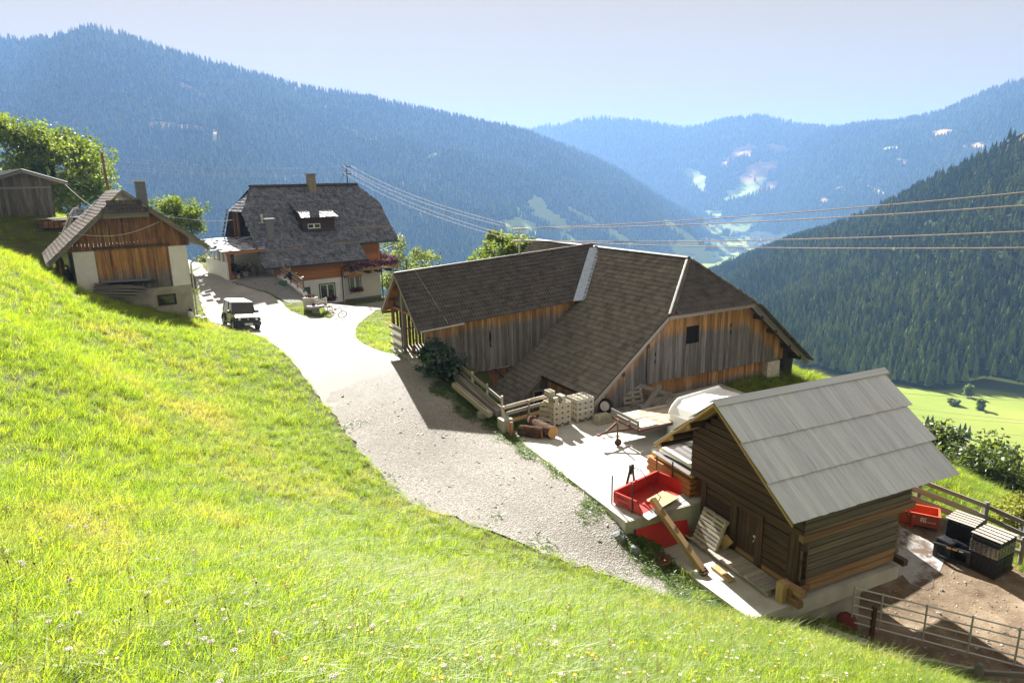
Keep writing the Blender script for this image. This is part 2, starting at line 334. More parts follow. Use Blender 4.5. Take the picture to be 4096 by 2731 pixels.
TERRACE = [(-17.5, 49.1), (-18.3, 49.9), (-20.4, 50.8), (-22.7, 52.9), (-24.3, 55.4), (-23.0, 57.5), (-19.8, 56.0), (-17.7, 53.0), (-16.3, 50.8), (-15.7, 49.5), (-16.5, 48.1)]
HOUSEYARD = [(-12.3, 44.9), (-13.2, 46.6), (-15.4, 49.6), (-16.8, 55.4), (-15.3, 58.6), (-10.6, 61.6), (-10.0, 56.0), (-10.2, 50.0), (-11.3, 46.0)]
YARD = [(-12.3, 44.7), (-13.3, 45.8), (-15.8, 51.5), (-13.8, 53.8), (-9.9, 56.3), (-9.6, 52.), (-10.4, 48.5), (-11.4, 45.5)]
YARD = xy(CB, (-2.88, 4.12), (-3.05, 12.3), (-1.5, 13.6), (1.5, 14.3), (3.0, 16.6), (9.5, 16.6), (9.5, 12.0), (7.5, 9.0), (7.5, 4.12))
PIT = [(-2.35, 31.35), (-.55, 27.45), (.1, 26.75), (2.0, 28.1), (3.5, 29.6), (4.6, 31.0), (3.6, 36.5), (.6, 35.2), (-1.9, 32.1)]
SLAB = xy(CB, (-1.75, -.1), (-1.95, 3.95), (4.0, 3.95), (4.0, -.1))
DIRT = [(9.3, 15.9), (9.0, 18.6), (10.0, 22.0), (13.9, 23.4), (16.3, 22.2), (16.9, 20.3), (16.6, 18.2), (18.5, 14.0), (17.5, 10.0), (14.0, 11.0), (12.6, 13.4)]
APRON = [(11.2, 19.3), (12.15, 18.75), (12.5, 18.95), (12.9, 18.3), (13.3, 18.35), (13.5, 18.9), (14.1, 19.2), (14.5, 19.75), (14.7, 20.8), (14.2, 21.6), (13.6, 22.6), (10.8, 22.2)]
ROADS = smooth_poly(ROAD, 2); GRAVELS = smooth_poly(GRAVEL, 2)
HARD = [ROADS, GRAVELS, smooth_poly(TERRACE, 1), smooth_poly(HOUSEYARD, 1), YARD, SLAB, DIRT]
FOOT = [PIT, xy(HB, (-9.2, -.2), (5.6, -.2), (5.6, 12.5), (-9.2, 12.5)), xy(SB, (-6.5, -.15), (.15, -.15), (.15, 8), (-6.5, 8)), xy(WG, (.6, -2.65), (13, -2.65), (13, 2.3), (.6, 2.3)), xy(BN, (-7.4, 1), (9.6, 1), (9.6, 16), (-3, 16), (-7.4, 7)), xy(CB, (-.2, -.2), (4.1, -.2), (4.1, 4.2), (-.2, 4.2))]

def m_ground():
    t = NT('meadow_soil'); p = t.pos(); f = t.noise(p, 1.1, 5, .65); g = t.noise(p, 14, 3)
    c = t.mix(g, t.ramp(f, (.3, (.055, .075, .016)), (.7, (.11, .12, .03))), t.ramp(f, (.35, (.09, .08, .03)), (.7, (.10, .14, .03))))
    return t.end(c, .95, 0, .1, t.bump(g, .05, .6))
def m_asphalt():
    t = NT('pale_asphalt'); p = t.pos(); f = t.noise(p, .35, 4, .6); g = t.noise(p, 45, 3, .7)
    c = t.mix(g, t.ramp(f, (.3, (.235, .228, .215)), (.7, (.33, .32, .305))), t.ramp(f, (.3, (.30, .292, .278)), (.7, (.41, .40, .382))))
    st = t.ramp(t.noise(p, .9, 5, .75), (.52, 0), (.75, .45)); c = t.mix(st, c, (.20, .18, .155)); pt = t.ramp(t.noise(p, .22, 2, .4), (.56, 0), (.60, .35)); c = t.mix(pt, c, (.25, .24, .225))
    v = t.n('TexVoronoi', {'Vector': t.mix(.45, p, t.noise(p, .9, 4, .65, out=1), 'ADD'), 'Scale': .62}, feature='DISTANCE_TO_EDGE')
    cr = t.math('MULTIPLY', t.math('LESS_THAN', v.outputs[0], t.math('MULTIPLY', t.noise(p, 3.1, 3), .012)), t.ramp(t.noise(p, .28, 3), (.50, 0), (.60, .5)))
    c = t.mix(cr, c, (.12, .10, .085)); xyz = t.n('SeparateXYZ', {0: p}); e = t.math('ADD', t.math('MULTIPLY', t.math('SUBTRACT', 34.0, xyz.outputs[1]), .17), t.math('MULTIPLY_ADD', t.noise(p, .8, 5, .7), 1.6, -.8), clamp=True)
    c = t.mix(t.math('MULTIPLY', e, .8), c, t.ramp(t.noise(p, 18, 3, .8), (.35, (.20, .18, .155)), (.65, (.38, .355, .32))))
    return t.end(c, .9, 0, .2, t.bump(g, .008, .5))
def m_gravel(name, a, b, c2, sc=22):
    t = NT(name); p = t.pos(); v = t.n('TexVoronoi', {'Vector': p, 'Scale': sc}, feature='F1'); f = t.noise(p, .7, 4, .65)
    c = t.ramp(v.outputs['Color'], (.1, a), (.55, b), (.95, c2)); c = t.mix(t.ramp(f, (.35, .15), (.7, .75)), c, tuple((x + y) / 2 for x, y in zip(a, b)))
    if name == 'gravel_track':
        xyz = t.n('SeparateXYZ', {0: p}); e = t.math('ADD', t.math('MULTIPLY', t.math('SUBTRACT', xyz.outputs[1], 26.5), .3), t.math('MULTIPLY_ADD', t.noise(p, .8, 5, .7), 1.6, -.8), clamp=True)
        c = t.mix(t.math('MULTIPLY', e, .85), c, t.ramp(t.noise(p, 9, 4, .7), (.3, (.25, .24, .225)), (.7, (.38, .368, .35))))
    return t.end(c, .92, 0, .2, t.bump(v.outputs['Distance'], .03, .9))
def m_dirt():
    t = NT('brown_dirt'); p = t.pos(); f = t.noise(p, .8, 5, .7); g = t.noise(p, 16, 4, .7)
    c = t.mix(g, t.ramp(f, (.35, (.085, .055, .036)), (.68, (.24, .185, .125))), t.ramp(f, (.35, (.12, .085, .055)), (.68, (.33, .26, .18))))
    v = t.n('TexVoronoi', {'Vector': p, 'Scale': 5.5}, feature='F1'); c = t.mix(t.math('LESS_THAN', v.outputs['Distance'], .11), c, (.34, .33, .31))
    return t.end(c, .95, 0, .15, t.bump(g, .03, .8))
def m_apron():
    t = NT('muddy_concrete'); p = t.pos(); f = t.noise(p, .9, 5, .7); c = t.mix(t.ramp(f, (.50, 0), (.60, 1)), t.ramp(t.noise(p, 5, 4), (.3, (.30, .30, .31)), (.7, (.41, .41, .41))), (.12, .085, .06))
    return t.end(c, .8, 0, .3)
GM = {'ground': m_ground(), 'asphalt': m_asphalt(), 'gravel': m_gravel('gravel_track', (.14, .13, .118), (.265, .247, .222), (.42, .405, .38)), 'greygravel': m_gravel('grey_gravel', (.13, .135, .14), (.25, .25, .25), (.40, .40, .40), 26), 'dirt': m_dirt(), 'apron': m_apron()}

def ground_z(x, y):
    z = H(x, y)
    for P, d in ((YARD, .7), (SLAB, .9)):
        i = inside(x, y, P); e = edge_dist(x, y, P); z = np.where(i & (e > .12), np.minimum(z, -10.2 - d if P is YARD else -11.25 - d), z)
    i = inside(x, y, PIT); z = np.where(i, np.minimum(z, -11.9 + 0 * x) , z)
    for P in HARD:
        if P is YARD or P is SLAB: continue
        i = inside(x, y, P); e = edge_dist(x, y, P); z = np.where(i, z - .10 * np.clip(e / .5, 0, 1), z)
    return z
def make_ground():
    xs = np.unique(np.concatenate([np.arange(-90, -40, 2.0), np.arange(-40, 26, .5), np.arange(26, 84, 2.0)])); ys = np.unique(np.concatenate([np.arange(-14, 0, 1.), np.arange(0, 60, .5), np.arange(60, 112, 2.0)]))
    X, Y = np.meshgrid(xs, ys); Z = ground_z(X.ravel(), Y.ravel()); nx, ny = len(xs), len(ys)
    rr = np.hypot(X.ravel(), Y.ravel()); Z = Z - np.clip(rr - 75, 0, 60) * .35
    V = np.stack([X.ravel(), Y.ravel(), Z], -1); F = [(j * nx + i, j * nx + i + 1, (j + 1) * nx + i + 1, (j + 1) * nx + i) for j in range(ny - 1) for i in range(nx - 1)]
    b = MB(); b.v = [tuple(p) for p in V]; b.f = F; b.mi = [0] * len(F); b.w = [0.] * len(V)
    return tag(b.build('ground', GM['ground'], smooth=True), kind='structure')
make_ground()
def sheet(name, poly, m, off=.0, step=.6, kind='structure', wob=.0, holes=None):
    P = []; rr = random.Random(hash(name) % 1000 if False else len(poly))
    for i in range(len(poly)):
        a, b = poly[i], poly[(i + 1) % len(poly)]; L = math.hypot(b[0] - a[0], b[1] - a[1]); n = max(1, int(L / .35))
        for k in range(n):
            t = k / n; q = (a[0] + (b[0] - a[0]) * t, a[1] + (b[1] - a[1]) * t)
            if wob: nz = mnoise.noise_vector(Vector((q[0] * 1.7, q[1] * 1.7, 3.3))) ; q = (q[0] + nz.x * wob, q[1] + nz.y * wob)
            P.append(q)
    nb = len(P); A = np.array(P); x0, y0 = A.min(0); x1, y1 = A.max(0); gx, gy = np.meshgrid(np.arange(x0, x1, step), np.arange(y0, y1, step)); gx, gy = gx.ravel(), gy.ravel()
    k = inside(gx, gy, P); gx, gy = gx[k], gy[k]; k = edge_dist(gx, gy, P) > step * .35; pts = P + list(zip(gx[k], gy[k]))
    r = delaunay_2d_cdt([Vector(p) for p in pts], [(i, (i + 1) % nb) for i in range(nb)], [], 1, 1e-5)
    vs = np.array([tuple(v) for v in r[0]]); z = H(vs[:, 0], vs[:, 1]) + off
    b = MB(); b.v = [(p[0], p[1], q) for p, q in zip(vs, z)]; b.f = [tuple(f) for f in r[2]]; b.mi = [0] * len(b.f); b.w = [0.] * len(b.v)
    me = b.mesh(name, m, True); b.fix(me)
    if me.polygons and me.polygons[0].normal.z < 0: me.flip_normals()
    o = put(name, me); o['kind'] = kind; return o
sheet('road', ROADS, GM['asphalt'], .012, .6, wob=.12)
sheet('gravel_track', GRAVELS, GM['gravel'], .016, .5, wob=.42)
sheet('gravel_terrace', smooth_poly(TERRACE, 1), GM['greygravel'], .008, .5, wob=.1)
sheet('house_forecourt', smooth_poly(HOUSEYARD, 1), GM['asphalt'], .006, .5, wob=.05)
sheet('farmyard_dirt', DIRT, GM['dirt'], .0, .5, wob=.3)
sheet('concrete_apron', APRON, GM['apron'], .012, .4, wob=.25)

# ---------------------------------------------------------------- far land
def vnoise(x, y, s, seed=0.0): return np.array([mnoise.noise(Vector((a / s, b / s, seed))) for a, b in zip(x, y)])
def clearings(az_, el_, E):
    out = np.zeros(len(az_)); ty = np.zeros(len(az_))
    for (a, e, ra, re, rot, k) in E:
        c, s = math.cos(R(rot)), math.sin(R(rot)); dx = az_ - a; dy = el_ - e; u = (dx * c + dy * s) / ra; v = (-dx * s + dy * c) / re
        w = np.sqrt(u * u + v * v) * (1 + .55 * np.array([mnoise.noise(Vector((p * 1.7, q * 4.2, 1.7))) + .5 * mnoise.noise(Vector((p * 5, q * 12, 4.1))) for p, q in zip(az_, el_)])) if len(az_) < 80000 else np.sqrt(u * u + v * v); out = np.where(w < 1.25, np.maximum(out, np.clip((1.25 - w) / .4, 0, 1)), out); ty = np.where(w < 1.2, k, ty)
    return out, ty
def m_hill(name, a, b):
    t = NT(name); p = t.pos(); f = t.noise(p, .02, 5, .7); c = t.ramp(f, (.3, a), (.7, b))
    g = t.ramp(t.noise(p, .012, 4, .7), (.3, (.26, .34, .07)), (.7, (.40, .44, .14))); tan = t.ramp(t.noise(p, .02, 4, .7), (.3, (.30, .16, .07)), (.7, (.46, .32, .15)))
    w = t.math('ADD', t.attr('wear'), t.math('MULTIPLY_ADD', t.noise(p, .03, 3), .7, -.35), clamp=True)
    c = t.mix(t.ramp(w, (.35, 0), (.6, 1)), c, t.mix(t.math('GREATER_THAN', t.attr('tan'), .5), g, tan)); return t.end(c, .95, 0, .05)
HM = m_hill('forest_floor', (.018, .028, .012), (.04, .055, .02))
HILLS = {}
def hill(name, crest, foot, na, nv, amp, seed, E=(), power=1.0, back=500):
    A = np.linspace(crest[0][0], crest[-1][0], na); c = np.array(crest); f = np.array(foot)
    ce = np.interp(A, c[:, 0], c[:, 1]); cd = np.interp(A, c[:, 0], c[:, 2]); cz = np.tan(np.radians(ce)) * cd
    fz = np.interp(A, f[:, 0], f[:, 1]); fd = np.interp(A, f[:, 0], f[:, 2])
    T = np.concatenate([np.linspace(0, 1, nv), [1.12, 1.4]]); nt = len(T); V = np.zeros((nt, na, 3))
    for i, t in enumerate(T):
        if t <= 1: d = fd + (cd - fd) * t; z = fz + (cz - fz) * (t ** power)
        else: d = cd + back * (t - 1) * 2.5; z = cz - back * (t - 1) ** 1.5 * 1.2
        x = np.sin(np.radians(A)) * d; y = np.cos(np.radians(A)) * d
        k = math.sin(math.pi * min(t, 1)) ** .7 if t < 1 else 0
        nz = np.zeros(na)
        if k > .01:
            nz = (1 - np.abs(vnoise(x, y, amp * 7, seed)) * 2) * amp * .8 + vnoise(x, y, amp * 2.2, seed + 5) * amp * .45 + vnoise(x, y, amp * .7, seed + 9) * amp * .15; nz = nz * k
        elif t == 1: nz = vnoise(x, y, 60, seed) * 4
        V[i, :, 0] = x; V[i, :, 1] = y; V[i, :, 2] = z + nz
    P = V.reshape(-1, 3); az_ = np.degrees(np.arctan2(P[:, 0], P[:, 1])); el_ = np.degrees(np.arctan2(P[:, 2], np.hypot(P[:, 0], P[:, 1])))
    cl, ty = clearings(az_, el_, E)
    F = [(j * na + i, j * na + i + 1, (j + 1) * na + i + 1, (j + 1) * na + i) for j in range(nt - 1) for i in range(na - 1)]
    b = MB(); b.v = [tuple(p) for p in P]; b.f = F; b.mi = [0] * len(F); b.w = list(cl); me = b.mesh(name, HM, True)
    me.attributes.new('tan', 'FLOAT', 'POINT').data.foreach_set('value', (ty > 1.5).astype(float))
    o = put(name, me); o['kind'] = 'structure'; HILLS[name] = (V, A, E, o); return o
def hill_points(name, n, seed, tmax=1.0, near_bias=1.0):
    V, A, E, _ = HILLS[name]; nt, na, _3 = V.shape; nt -= 2; r = np.random.default_rng(seed)
    q00 = V[:nt - 1, :-1]; q10 = V[:nt - 1, 1:]; q01 = V[1:nt, :-1]; ar = np.linalg.norm(np.cross(q10 - q00, q01 - q00), axis=-1).ravel(); ar = ar / ar.sum()
    k = r.choice(len(ar), n, p=ar); j, i = k // (na - 1), k % (na - 1); u, v = r.random(n)[:, None], r.random(n)[:, None]
    P = (V[j, i] * (1 - u) + V[j, i + 1] * u) * (1 - v) + (V[j + 1, i] * (1 - u) + V[j + 1, i + 1] * u) * v
    az_ = np.degrees(np.arctan2(P[:, 0], P[:, 1])); el_ = np.degrees(np.arctan2(P[:, 2], np.hypot(P[:, 0], P[:, 1]))); cl, _t = clearings(az_, el_, E)
    keep = cl < .35 + .6 * r.random(n) * (np.sin(P[:, 0] * .02) * np.sin(P[:, 1] * .023) > .55); return P[keep]

hill('distant_mountain', [(-8, 3.3, 4300), (-.6, 4.02, 4300), (2.15, 4.38, 4250), (4.51, 4.74, 4200), (6.31, 5.03, 4150), (8.45, 5.06, 4100), (10.23, 4.77, 4100), (13.72, 4.13, 4150), (16.1, 4.27, 4100), (18.39, 4.66, 4050), (20.01, 4.74, 4000), (21.94, 4.23, 3950), (24.13, 3.67, 3900), (25.64, 3.5, 3900), (28, 3.2, 3900), (32, 2.4, 3900)],
     [(-8, -330, 4000), (12, -310, 3300), (20, -275, 2950), (32, -260, 2900)], 260, 70, 95, 3.1,
     [(15.6, .2, .5, 1.1, 55, 1), (18.9, 2.1, 1.3, .4, 25, 2), (20.3, .6, 1.6, .7, 28, 2), (19.4, -.9, 1.5, .6, 25, 1), (24.2, 1.9, .7, .35, -15, 2), (17.6, 1.2, .5, .25, 30, 2), (21.5, 2.4, .9, .3, -20, 2), (21.6, -.4, .9, .3, 20, 2), (19.6, -3.4, 1.3, .5, 25, 1), (17.2, -2.6, .8, .25, 0, 1), (20.6, -4.9, 1.8, .5, 5, 1), (18.0, -3.8, 1.2, .3, 0, 1)], 1.15)
hill('side_valley_mountain', [(20, -1.5, 3500), (21.57, .2, 3500), (23.6, 2.64, 3500), (25.64, 3.56, 3500), (27.95, 3.68, 3450), (29.34, 3.69, 3400), (31.98, 4.09, 3300), (33.2, 4.67, 3200), (35.08, 5.35, 3100), (36.71, 5.8, 3050), (39.84, 6.3, 2950), (45, 6.5, 2800)],
     [(20, -270, 2900), (30, -230, 2100), (45, -220, 1500)], 240, 70, 80, 7.7,
     [(32.6, 2.9, .7, .25, 10, 2), (29.3, 2.0, .6, .2, 10, 1), (27.6, -.3, .5, .18, 20, 2), (28.6, -1.0, 1.1, .16, -25, 2), (34.5, 2.0, .7, .18, 5, 2), (26, -.9, .6, .15, 20, 2), (30, 1.1, .8, .15, -20, 2), (25.2, -1.8, .3, .3, 0, 2)], 1.1)
hill('forested_mountain', [(-50, 9.2, 1800), (-42.74, 9.6, 1850), (-38.78, 9.83, 1900), (-35.49, 9.92, 2200), (-34.1, 9.87, 2150), (-32.86, 10.12, 1950), (-31.8, 10.58, 1900), (-30.99, 10.92, 1900), (-30.08, 11.0, 1900), (-27.89, 10.63, 1920), (-25.19, 9.9, 1950), (-21.75, 9.04, 2000), (-18.08, 8.25, 2050), (-14.86, 7.52, 2100), (-11.16, 7.07, 2150), (-7.7, 6.33, 2200), (-3.09, 5.34, 2280), (1.24, 4.4, 2350), (5.96, 2.55, 2450), (10.32, .33, 2550), (13.22, -1.49, 2620), (15.74, -2.94, 2680), (17.86, -4.01, 2720), (19.6, -5.0, 2760)],
     [(-50, -150, 700), (-20, -180, 850), (0, -205, 1050), (12, -245, 1500), (19.6, -258, 2250)], 420, 120, 74, 1.3,
     [(3.6, -2.9, 1.9, .5, -30, 1), (2.4, -1.6, .5, .8, 60, 1), (6.3, -2.7, 1.6, .2, -28, 1), (.8, -2.2, .5, .2, -50, 1), (1.0, -3.6, 1.5, .7, -10, 1), (9.5, -4.6, 1.6, .3, -30, 1), (-6.5, 2.5, .45, .13, 5, 1), (-25.2, 4.7, 2.6, .25, -8, 2), (-24.4, 7.4, 1.2, .16, -28, 2), (14.6, -4.2, 1.9, .26, -35, 1), (15.4, -5.9, 1.7, 1.0, -28, 1), (17.2, -6.6, 1.6, .8, -20, 1), (17.9, -5.3, 1.5, .26, -30, 1), (13.5, -6.5, 1.0, .5, -30, 1), (5.0, -4.6, 1.0, .4, -30, 1), (17.0, -3.7, .9, .5, -20, 1), (18.9, -4.9, .9, .35, -10, 1)], 1.45)
hill('forested_slope', [(12, -10.5, 1249), (14.56, -8.73, 1174), (17.69, -7.4, 1074), (20.02, -6.11, 999), (22.58, -4.85, 949), (25.66, -3.8, 899), (28.54, -2.63, 850), (31.22, -1.22, 800), (33.71, 0.26, 750), (36, 1.78, 709), (37.13, 2.57, 700), (40.1, 4.76, 675), (47, 6.8, 650)],
     [(12, -127, 750), (17, -114, 500), (20, -111, 450), (24, -111, 425), (30, -111, 415), (34, -111, 405), (37, -107, 425), (40, -107, 420), (47, -102, 350)], 220, 90, 15, 4.4,
     [(36.6, 2.0, 1.3, .14, 38, 2), (34.6, .7, .5, .1, 38, 2), (38, -14.6, 2.2, .6, 0, 1)], 1.05, back=160)
from mathutils.bvhtree import BVHTree
_bv = []
for _n in ('forested_mountain', 'distant_mountain', 'side_valley_mountain'):
    _V = HILLS[_n][0]; _a, _b = _V.shape[:2]
    _bv.append(BVHTree.FromPolygons([tuple(q) for q in _V.reshape(-1, 3)], [(j * _b + i, j * _b + i + 1, (j + 1) * _b + i + 1, (j + 1) * _b + i) for j in range(_a - 1) for i in range(_b - 1)]))
def far_hit(a, el):
    d = Vector((math.sin(R(a)) * math.cos(R(el)), math.cos(R(a)) * math.cos(R(el)), math.sin(R(el)))); best = None
    for t in _bv:
        q = t.ray_cast(Vector((0, 0, 0)), d)[0]
        if q is not None and (best is None or q.length < best.length): best = q
    return best if best is not None else d * 2600
VIL = [(20.3, -5.15, 34, 14), (20.9, -5.1, 24, 11), (21.3, -5.0, 20, 10), (20.6, -4.85, 18, 10), (21.0, -4.75, 17, 10), (21.6, -4.9, 18, 10), (19.9, -4.9, 18, 10), (20.2, -4.65, 20, 10), (21.9, -4.75, 16, 9), (20.8, -4.55, 16, 9), (19.3, -5.4, 16, 9), (18.7, -5.5, 18, 10), (18.2, -5.35, 14, 9), (17.8, -5.1, 15, 9), (18.9, -4.75, 16, 9), (19.4, -4.55, 15, 9), (19.0, -4.2, 14, 9), (17.3, -3.5, 15, 9), (17.6, -3.75, 16, 9), (16.9, -3.3, 14, 8), (17.1, -3.9, 17, 9), (18.3, -4.0, 14, 8), (16.6, -5.0, 14, 8), (15.5, -6.2, 15, 9), (17.4, -6.3, 14, 8), (14.4, -6.6, 14, 8), (14.7, -6.9, 13, 8)]
VILP = [far_hit(a, el) for a, el, L, W in VIL]
def valley_z(r, a):
    zr = np.interp(r, [55, 80, 110, 150, 210, 260, 300, 380, 452, 700, 1500, 2500, 3000, 6500], [-30, -42, -58, -79, -97.5, -107, -110, -111.6, -113, -138, -205, -262, -280, -330]); return zr
def make_valley():
    A = np.linspace(-62, 62, 190); Rr = np.concatenate([np.linspace(55, 200, 14), np.linspace(215, 1000, 60), np.linspace(1040, 3000, 50), np.linspace(3200, 6400, 8)])
    AA, RR = np.meshgrid(A, Rr); x = np.sin(np.radians(AA)) * RR; y = np.cos(np.radians(AA)) * RR; z = valley_z(RR.ravel(), AA.ravel()) + vnoise(x.ravel(), y.ravel(), 80, 2.2) * np.clip((RR.ravel() - 120) / 200, 0, 1) * 3
    na = len(A); F = [(j * na + i, j * na + i + 1, (j + 1) * na + i + 1, (j + 1) * na + i) for j in range(len(Rr) - 1) for i in range(na - 1)]
    b = MB(); b.v = list(zip(x.ravel(), y.ravel(), z)); b.f = F; b.mi = [0] * len(F); b.w = [0.] * len(b.v)
    t = NT('valley_meadow'); p = t.pos(); f = t.noise(p, .011, 5, .6); w = t.n('TexWave', {'Vector': p, 'Scale': .035, 'Distortion': 9.0, 'Detail': 1.5}, bands_direction='DIAGONAL')
    c = t.ramp(f, (.3, (.15, .22, .035)), (.62, (.24, .28, .055)), (.8, (.30, .30, .09))); c = t.mix(t.math('MULTIPLY', w.outputs['Fac'], .3), c, (.24, .25, .085))
    return tag(b.build('valley_meadow', t.end(c, .95, 0, .05), smooth=True), kind='structure')
make_valley()
def vz(x, y): 
    r = math.hypot(x, y); return float(valley_z(np.array([r]), None)[0]) + float(vnoise([x], [y], 80, 2.2)[0]) * min(1, max(0, (r - 120) / 200)) * 3
def make_valley_road():
    pts = [(q[0] * .5, q[1] * .5) for q in [(330, 845), (329.3, 805), (329.2, 784), (332, 771), (336, 757), (337, 735), (333, 712), (326, 688), (316, 657), (300, 620), (270, 570)]]; b = MB(); V = []
    for i, p in enumerate(pts):
        q0, q1 = Vector(pts[max(0, i - 1)]), Vector(pts[min(len(pts) - 1, i + 1)]); d = (q1 - q0).normalized(); s = Vector((d.y, -d.x)) * 1.9
        for k in (-1, 1): x, y = p[0] + s.x * k, p[1] + s.y * k; V.append((x, y, vz(x, y) + .6))
    b.add(V, [(2 * i, 2 * i + 1, 2 * i + 3, 2 * i + 2) for i in range(len(pts) - 1)]); t = NT('valley_road_asphalt')
    return tag(b.build('valley_road', t.end((.22, .22, .23), .8), smooth=True, fix=True), kind='structure')
make_valley_road()

# ---------------------------------------------------------------- instancing of uncountable stuff on points
def scatter(name, P, rot, scl, pick, protos, kind='stuff', mat=None):
    me = bpy.data.meshes.new(name); me.from_pydata([tuple(p) for p in P], [], [])
    def at(n, ty, key, d): me.attributes.new(n, ty, 'POINT').data.foreach_set(key, np.asarray(d).ravel())
    at('rot', 'FLOAT_VECTOR', 'vector', np.asarray(rot, np.float32)); at('scl', 'FLOAT_VECTOR', 'vector', np.asarray(scl, np.float32)); at('pick', 'INT', 'value', np.asarray(pick, np.int32))
    o = put(name, me); o['kind'] = kind; g = bpy.data.node_groups.new(name + '_nodes', 'GeometryNodeTree')
    g.interface.new_socket('Geometry', in_out='INPUT', socket_type='NodeSocketGeometry'); g.interface.new_socket('Geometry', in_out='OUTPUT', socket_type='NodeSocketGeometry')
    N = g.nodes; L = g.links; gi = N.new('NodeGroupInput'); go = N.new('NodeGroupOutput'); ip = N.new('GeometryNodeInstanceOnPoints'); jn = N.new('GeometryNodeJoinGeometry')
    for pr in protos:
        oi = N.new('GeometryNodeObjectInfo'); oi.inputs['Object'].default_value = pr; oi.inputs['As Instance'].default_value = True; L.new(oi.outputs['Geometry'], jn.inputs[0])
    def na(n, ty):
        d = N.new('GeometryNodeInputNamedAttribute'); d.data_type = ty; d.inputs['Name'].default_value = n; return next(s for s in d.outputs if s.name == 'Attribute' and s.enabled)
    L.new(gi.outputs[0], ip.inputs['Points']); L.new(jn.outputs[0], ip.inputs['Instance']); ip.inputs['Pick Instance'].default_value = True
    L.new(na('pick', 'INT'), ip.inputs['Instance Index']); L.new(na('rot', 'FLOAT_VECTOR'), ip.inputs['Rotation']); L.new(na('scl', 'FLOAT_VECTOR'), ip.inputs['Scale'])
    L.new(ip.outputs[0], go.inputs[0]); md = o.modifiers.new('scatter', 'NODES'); md.node_group = g; return o
def proto(name, mb, mats, smooth=False): return bpy.data.objects.new(name, mb.mesh(name, mats, smooth))

def m_conifer():
    t = NT('conifer_needles'); lp = t.n('ObjectInfo').outputs['Location']; r = t.math('ADD', t.math('MULTIPLY', t.rnd(), .62), t.math('MULTIPLY_ADD', t.noise(lp, .006, 4, .7), 1.5, -.55), clamp=True); c = t.ramp(r, (0, (.055, .09, .03)), (.5, (.09, .14, .04)), (.6, (.18, .225, .06)), (1, (.26, .31, .09)))
    return t.leafy(c, c, .38, .6, .02)
CONM = m_conifer(); BARK = m_plain('bark', (.075, .055, .042), .95, 0, .4, 12, .1)
def conifer_mb(seed, layers=6, seg=9, slim=1.0, trunk=True):
    rr = random.Random(seed); b = MB(); V = []; F = []
    for l in range(layers):
        z0 = .10 + .80 * l / layers; z1 = z0 + .34 * (1 - .45 * l / layers) + .05; z1 = min(z1, 1.0); rad = .185 * slim * (1 - .86 * (l / layers)) ; off = rr.random() * 6
        base = len(V); V.append((0, 0, z1))
        for k in range(seg * 2):
            t = math.pi * k / seg + off; q = rad * ((1.0 if k % 2 == 0 else .52) + rr.uniform(-.16, .16)); V.append((q * math.cos(t), q * math.sin(t), z0 + (rr.uniform(-.035, .01) if k % 2 == 0 else .035)))
        F += [(base, base + 1 + k, base + 1 + (k + 1) % (seg * 2)) for k in range(seg * 2)]
    b.add(V, F)
    if trunk: b.cm = 1; b.tube([(0, 0, 0), (0, 0, .5)], [.016, .009], 5); b.cm = 0
    return b
CP = [proto('conifer', conifer_mb(s, 6 if s % 2 else 7, 7, sl), [CONM, BARK]) for s, sl in ((1, 1.0), (2, .8), (3, 1.15), (4, .92))]
def forest(name, hname, n, hmin, hmax, seed):
    P = hill_points(hname, n, seed); r = np.random.default_rng(seed + 1); m = len(P); s = r.uniform(hmin, hmax, m); s *= 1 + .25 * np.sin(P[:, 0] * .013) * np.sin(P[:, 1] * .017); wd = s * r.uniform(.95, 1.3, m)
    for q in VILP:
        k = (np.abs(P[:, 0] - q.x) < 30) & (P[:, 1] < q.y + 25) & (P[:, 1] > q.y - 130); P, s, wd = P[~k], s[~k], wd[~k]
    m = len(P); P[:, 2] -= .5; rot = np.stack([r.normal(0, .03, m), r.normal(0, .03, m), r.random(m) * 6.28], -1)
    return scatter(name, P, rot, np.stack([wd, wd, s], -1), r.integers(0, 4, m), CP)
forest('mountain_forest', 'forested_mountain', 46000, 11, 20, 11)
forest('slope_forest', 'forested_slope', 22000, 6.4, 11.7, 12)
forest('distant_forest', 'distant_mountain', 26000, 22, 38, 13)
forest('side_valley_forest', 'side_valley_mountain', 22000, 18, 32, 14)

# ---------------------------------------------------------------- haze
def make_haze():
    b = MB(); b.box(-7000, 7000, -300, 7200, -345, 425); t = NT('valley_air'); v = t.n('VolumePrincipled'); v.inputs['Color'].default_value = (.22, .40, .78, 1); v.inputs['Density'].default_value = 1.85e-4; v.inputs['Anisotropy'].default_value = .2
    t.t.links.new(v.outputs[0], t.out.inputs['Volume']); return tag(b.build('haze', t.m), kind='stuff')
make_haze()
